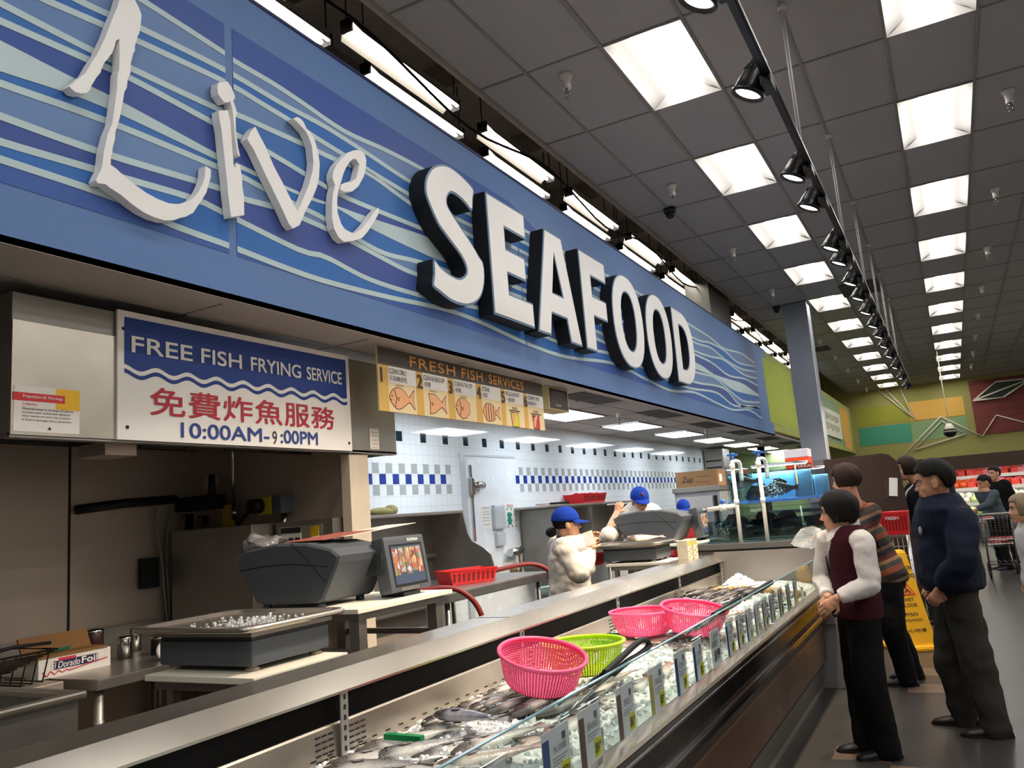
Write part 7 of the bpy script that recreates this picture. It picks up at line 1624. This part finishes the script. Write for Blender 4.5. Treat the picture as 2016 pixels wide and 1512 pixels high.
# ---------------------------------------------------------------- aisle end: brown panel, signs, basket
YQ = 10.0; M_bpan = mat('brown_panel', '#3a281f', .45, var=.06)
L = [(u.x, u.z) for u in (oY(a, c, YQ) for a, c in ((1632, 905), (1735, 893), (1750, 895), (1763, 905), (1771, 920), (1776, 945), (1790, 1010)))]
e_ = L[-1]; L = L+[(e_[0]+.03, 0), (-1.3, 0), (-1.3, L[0][1])]
b = BM(); prism(b, [L], MY(YQ), .05); obj_ = single('shelf_end_panel', b, M_bpan, 'dark brown shelving end panel with rounded top corner', 'panel', base=(-.9, YQ, 0))
b = BM(); bx(b, -1.28, -.8, YQ+.06, YQ+2.2, 0, 1.7); single('shelving', b, mat('shelf_dark', '#2a211c', .6), 'dark shelving block behind the brown end panel', 'shelving')
a, c = oY(1738, 940, YQ-.06), oY(1772, 978, YQ-.06)
t = thing('card_sleeve', 'clear sleeve with white card stuck on the brown end panel', 'notice', (a.x, YQ-.05, c.z))
b = BM(); bx(b, a.x, c.x, YQ-.056, YQ-.052, c.z, a.z); obj('sleeve', b, mat('sleeve_dark', '#4b3c34', .12, var=0), t)
b = BM(); box(b, ((a.x+c.x)/2+.02, YQ-.06, (a.z+c.z)/2), (.085, .004, .2), Matrix.Rotation(R(8), 3, 'Y')); obj('card', b, M_sgw, t)
def floor_sign(loc, rz, h, wb_, m, label, lines, sym, ink):
    t = thing('floor_sign', label, 'floor sign', loc, rz); wt = .12
    b = BM(); rs = []
    for z, w_ in ((0, wb_), (.035, wb_), (.05, wb_-.05), (.055, wb_-.1), (h-.02, wt), (h, wt-.03)): rs.append([b.verts.new((x*w_/2, y*w_/2, z)) for x, y in ((-1, -1), (1, -1), (1, 1), (-1, 1))])
    bridge(b, rs, 0, False); bmesh.ops.bevel(b, geom=b.edges[:], offset=.008, segments=2, affect='EDGES'); obj('cone', b, m, t, True)
    b0 = wb_-.1; tilt = math.atan2((b0-wt)/2, h-.075)
    for k in range(4):
        Mf = Matrix.Rotation(pi/2*k, 4, 'Z') @ Matrix.Translation((0, -b0/2, .055)) @ Matrix.Rotation(pi/2-tilt, 4, 'X')
        for s_, z, hh, ww in lines: text(t, s_, Mf, 0, z*h, hh*h, ww*wb_, ink, .015, 'lettering', .002, 'C', local=True)
        if sym:
            for g, mm_, d_ in ((.075, mat('warn_red', '#d23a1e', .5, var=0), .002), (.058, mat('warn_orange', '#eb8a2a', .5, var=0), .003)):
                b = BM(); fill(b, [[(-g, .545*h-g*.7), (g, .545*h-g*.7), (0, .545*h+g*1.05)]], Mf @ MZ(d_)); obj('warning_triangle', b, mm_, t, True)
            b = BM(); tube(b, [Mf @ V(*q) for q in ((-.012, .575*h, .004), (.0, .55*h, .004), (-.02, .52*h, .004))], .005, 5); tube(b, [Mf @ V(*q) for q in ((0, .55*h, .004), (.028, .515*h, .004))], .005, 5); ell(b, Mf @ V(-.016, .59*h, .004), (.007,)*3, u=8, v=6); obj('warning_figure', b, ink, t, True)
    return t
M_cy = mat('sign_yellow', '#f2b414', .45, var=.04); M_cg = mat('sign_green', '#8fd12f', .45, var=.04)
floor_sign((-.6, 8.9, 0), R(22), .93, .46, M_cy, 'yellow caution wet floor cone between the two customers', [('CAUTION', .745, .04, .36), ('CUIDADO', .665, .04, .4), ('WET', .43, .034, .2), ('FLOOR', .375, .034, .3), ('PISO', .285, .032, .25), ('MOJADO', .225, .032, .38), ('小心地滑', .125, .036, .46)], True, M_ink)
floor_sign((-.66, 12.7, 0), R(5), 1.03, .4, M_cg, 'lime green wet floor sign farther along the brown shelving', [('WET', .35, .04, .3), ('FLOOR', .29, .04, .4), ('PISO', .2, .035, .3), ('MOJADO', .14, .035, .4), ('1738', .72, .02, .2)], False, mat('ink_dkgreen', '#2c4d14', .5, var=0))
t = thing('basket_stand', 'grey wire stand carrying the red shopping basket', 'stand', (-.6, 9.2, 0))
for x in (-.72, -.5):
    for y in (9.05, 9.3): b = BM(); cyl(b, (x, y, 0), (x, y, 1.06), .012, n=8); obj('leg', b, M_chr, t)
b = BM()
for i in range(7): cyl(b, (-.72, 9.05, .5+.09*i), (-.5, 9.05, .5+.09*i), .005, n=5)
for i in range(6): cyl(b, (-.72+.044*i, 9.05, .45), (-.72+.044*i, 9.05, 1.06), .005, n=5)
bx(b, -.73, -.49, 9.04, 9.31, 1.05, 1.065); obj('wire_grid', b, mat('wire_grey', '#8a847c', .4, .7), t)
o = tray(-.61, 9.17, 1.067, 0, 'red shopping basket with white print on its wire stand', .3, .26, .22, 'shopping_basket')
text(o, 'FRESH', Matrix(((1, 0, 0, -.61), (0, 0, -1, 9.17-.13), (0, 1, 0, 1.067), (0, 0, 0, 1))), -.06, .15, .03, .12, M_sgw, .01)
# ---------------------------------------------------------------- cart
t = thing('shopping_cart', 'grey wire shopping cart holding wrapped meat packs', 'shopping cart', (.48, 15.2, 0)); M_wire = mat('cart_wire', '#6b6864', .35, .8, var=.05)
X0, X1, ya, yb_, zb, zt = .25, .7, 14.85, 15.75, .5, .98
b = BM()
def quad4(z, dx): return [V(X0-dx, ya-dx, z), V(X1+dx, ya-dx, z), V(X1+dx, yb_, z), V(X0-dx, yb_, z)]
for i in range(7): tube(b, quad4(zb+(zt-zb)*i/6, .04*i/6), .006 if i in (0, 6) else .003, 5, closed=True)
for i in range(10):
    x = X0+(X1-X0)*i/9; cyl(b, (x, ya, zb), (x+(x-(X0+X1)/2)*.16, ya-.04, zt), .003, n=4); cyl(b, (x, ya, zb), (x, yb_, zb), .003, n=4)
for i in range(14):
    y = ya+(yb_-ya)*i/13
    for s, x in ((-1, X0), (1, X1)): cyl(b, (x, y, zb), (x+s*.04, y, zt), .003, n=4)
obj('wire_basket', b, M_wire, t)
b = BM(); cyl(b, (X0-.05, ya-.1, 1.0), (X1+.05, ya-.1, 1.0), .016, n=10); obj('handle', b, mat('handle_grey', '#a5a29d', .35, .5), t)
b = BM()
for x in (X0+.03, X1-.03): tube(b, [(x, ya-.08, 1.0), (x, ya+.02, .5), (x, ya+.05, .22), (x, yb_-.1, .2)], .014, 8)
tube(b, [(X0+.03, ya+.05, .22), (X1-.03, ya+.05, .22), (X1-.03, yb_-.1, .2), (X0+.03, yb_-.1, .2)], .012, 8, closed=True)
for i in range(6): cyl(b, (X0+.03+.08*i, ya+.05, .24), (X0+.03+.08*i, yb_-.1, .22), .004, n=5)
obj('frame', b, M_wire, t)
for x in (X0+.03, X1-.03):
    for y in (ya+.08, yb_-.12): b = BM(); cyl(b, (x-.015, y, .065), (x+.015, y, .065), .065, n=16); bx(b, x-.02, x+.02, y-.02, y+.02, .06, .2, .004); obj('caster', b, M_blk, t)
M_meat = mat('meat_red', '#b84a50', .3, var=.45, vscale=14); M_trayw = mat('foam_tray', '#e3ddd8', .4)
for i, (x, y, z, rz) in enumerate(((.4, 15.0, .515, .1), (.56, 15.05, .515, -.1), (.5, 15.3, .515, .3), (.44, 15.1, .58, .2), (.58, 15.02, .585, 0), (.36, 15.3, .9, 0))):
    t = thing('meat_pack', '%s wrapped red meat pack in the shopping cart, counted from the bottom' % ORD[i], 'meat pack', (x, y, z), rz, 'meat packs in the cart')
    b = BM(); box(b, (0, 0, .012), (.2, .14, .02), None, .006); obj('tray', b, M_trayw, t, True)
    b = BM()
    for k in range(4): ell(b, (-.06+.04*k, .01*(-1)**k, .032), (.032, .05, .018), u=10, v=6)
    obj('meat', b, M_meat, t, True)
# ---------------------------------------------------------------- produce wall
YP0 = 24.0; YE_ = 26.2; t = thing('produce_case', 'long lit produce case with brown header along the olive back wall', 'display case', (1.5, 30.5, 0))
hb = oY(1940, 905, YP0-.3); ht = oY(1940, 890, YP0-.3)
z1_, z0_ = oY(1900, 896, YP0-.3).z, oY(1900, 924, YP0-.3).z
b = BM(); bx(b, -.9, 7.5, YP0-.3, YP0-.22, z0_, z1_, .01); bx(b, -.9, 7.5, YP0-.22, YE_-.01, z1_-.04, z1_); obj('header', b, mat('header_brown', '#3f2a20', .5, var=.05), t)
b = BM(); bx(b, -.9, 7.5, YE_-.1, YE_-.03, .2, z0_); obj('back_panel', b, mat('case_white', '#d6d8da', .5), t)
b = BM(); bx(b, -.9, 7.5, YP0-.5, YE_-.02, 0, .5, .02); obj('base', b, mat('case_base_grey', '#5a5752', .5), t)
b = BM(); bx(b, -.85, 7.4, YP0-.18, YP0-.04, z0_+.06, z0_+.09); obj('lamp', b, emis('produce_lamp', '#fff7f0', E_PRODUCE*6), t)  # added light strip, hidden behind the header, brightens the shelves
SH = [(1.64, 25.2), (1.33, 24.9), (.95, 24.5), (.6, 24.0)]
b = BM()
for z, y in SH[:3]: bx(b, -.85, 7.4, y, YE_-.1, z-.03, z, .004); bx(b, -.85, 7.4, y-.02, y, z-.07, z+.02)
obj('shelf', b, mat('shelf_grey', '#b9b6b0', .4, .4), t)
b = BM()
for z, y in SH[1:3]: bx(b, -.8, 7.4, y+.1, y+.16, z-.045, z-.032)
obj('shelf_lamp', b, emis('produce_lamp2', '#fff7f0', E_PRODUCE*3), t)  # added light strips under the shelves to brighten the produce
def lump(c1, kind):
    t = BM()
    if kind == 'ball': ell(t, (0, 0, .1), (.11, .11, .1), u=14, v=10)
    elif kind == 'long': ell(t, (0, 0, .08), (.09, .16, .085), u=14, v=10)
    else: box(t, (0, 0, .075), (.19, .16, .15), None, .03)
    if kind != 'pack':
        for v in t.verts: v.co += V(0, 0, 1)*0+v.co.normalized()*.015*noise.noise(v.co*22)
    return t
KIND = {'red': ('pack', '#d83a2a', 'red packed peppers', 'pepper pack'), 'pink': ('pack', '#e0707c', 'pink and white wrapped packs', 'produce pack'), 'orange': ('ball', '#ee5a22', 'orange red vegetables', 'vegetable'), 'white': ('long', '#dfe6c8', 'pale napa cabbages', 'cabbage'), 'green': ('ball', '#7fb257', 'green leafy heads', 'lettuce'), 'dark': ('pack', '#33503a', 'dark green bagged greens', 'greens bag'), 'lime': ('ball', '#bcd98a', 'light green cabbages', 'cabbage')}
ROWS_P = [(0, ['orange', 'red', 'red', 'pink', 'red', 'pink', 'dark', 'dark']), (1, ['orange', 'orange', 'red', 'pink', 'red', 'pink', 'dark', 'dark']), (2, ['green', 'white', 'lime', 'white', 'white', 'lime', 'green', 'lime']), (3, ['green', 'lime', 'green', 'white', 'green', 'green', 'lime', 'white'])]
pr = {}
nm_sh = ['top', 'second', 'third', 'lowest']
for r_, seq in ROWS_P:
    z, y = SH[r_]
    for lay in range(2):
        for i in range(17):
            k = seq[min(7, int(i/17*8))]; kd, col, lb, cat = KIND[k]
            if k not in pr: o = obj(cat.replace(' ', '_'), lump(0, kd), mat('produce_'+k, col, .5, var=.35, vscale=16)); pr[k] = o
            else: o = pr[k].copy(); COL.objects.link(o)
            o.location = (-.62+.2*i+.09*lay+rnd.uniform(-.02, .02), y+.16+.2*lay, z+.085*lay); s_ = rnd.uniform(.9, 1.12); o.scale = (s_, s_, s_*(1.0 if kd == 'ball' else rnd.uniform(.85, 1.2))); o.rotation_euler = (0, 0, rnd.random()*3 if kd == 'ball' else rnd.uniform(-.2, .2)); tag(o, '%s on the %s shelf of the produce case' % (lb, nm_sh[r_]), cat, '%s on the %s shelf' % (lb, nm_sh[r_]))
# fish lying on the farther scale tray
o = dup(protos[2]); o.location = (-2.45, 6.86, 1.275); o.rotation_euler = (R(12), 0, R(30)); o.scale = (.95, .95, 1.1); o['label'] = 'pinkish fish lying on the farther scale tray'; o['group'] = 'fish on scale'
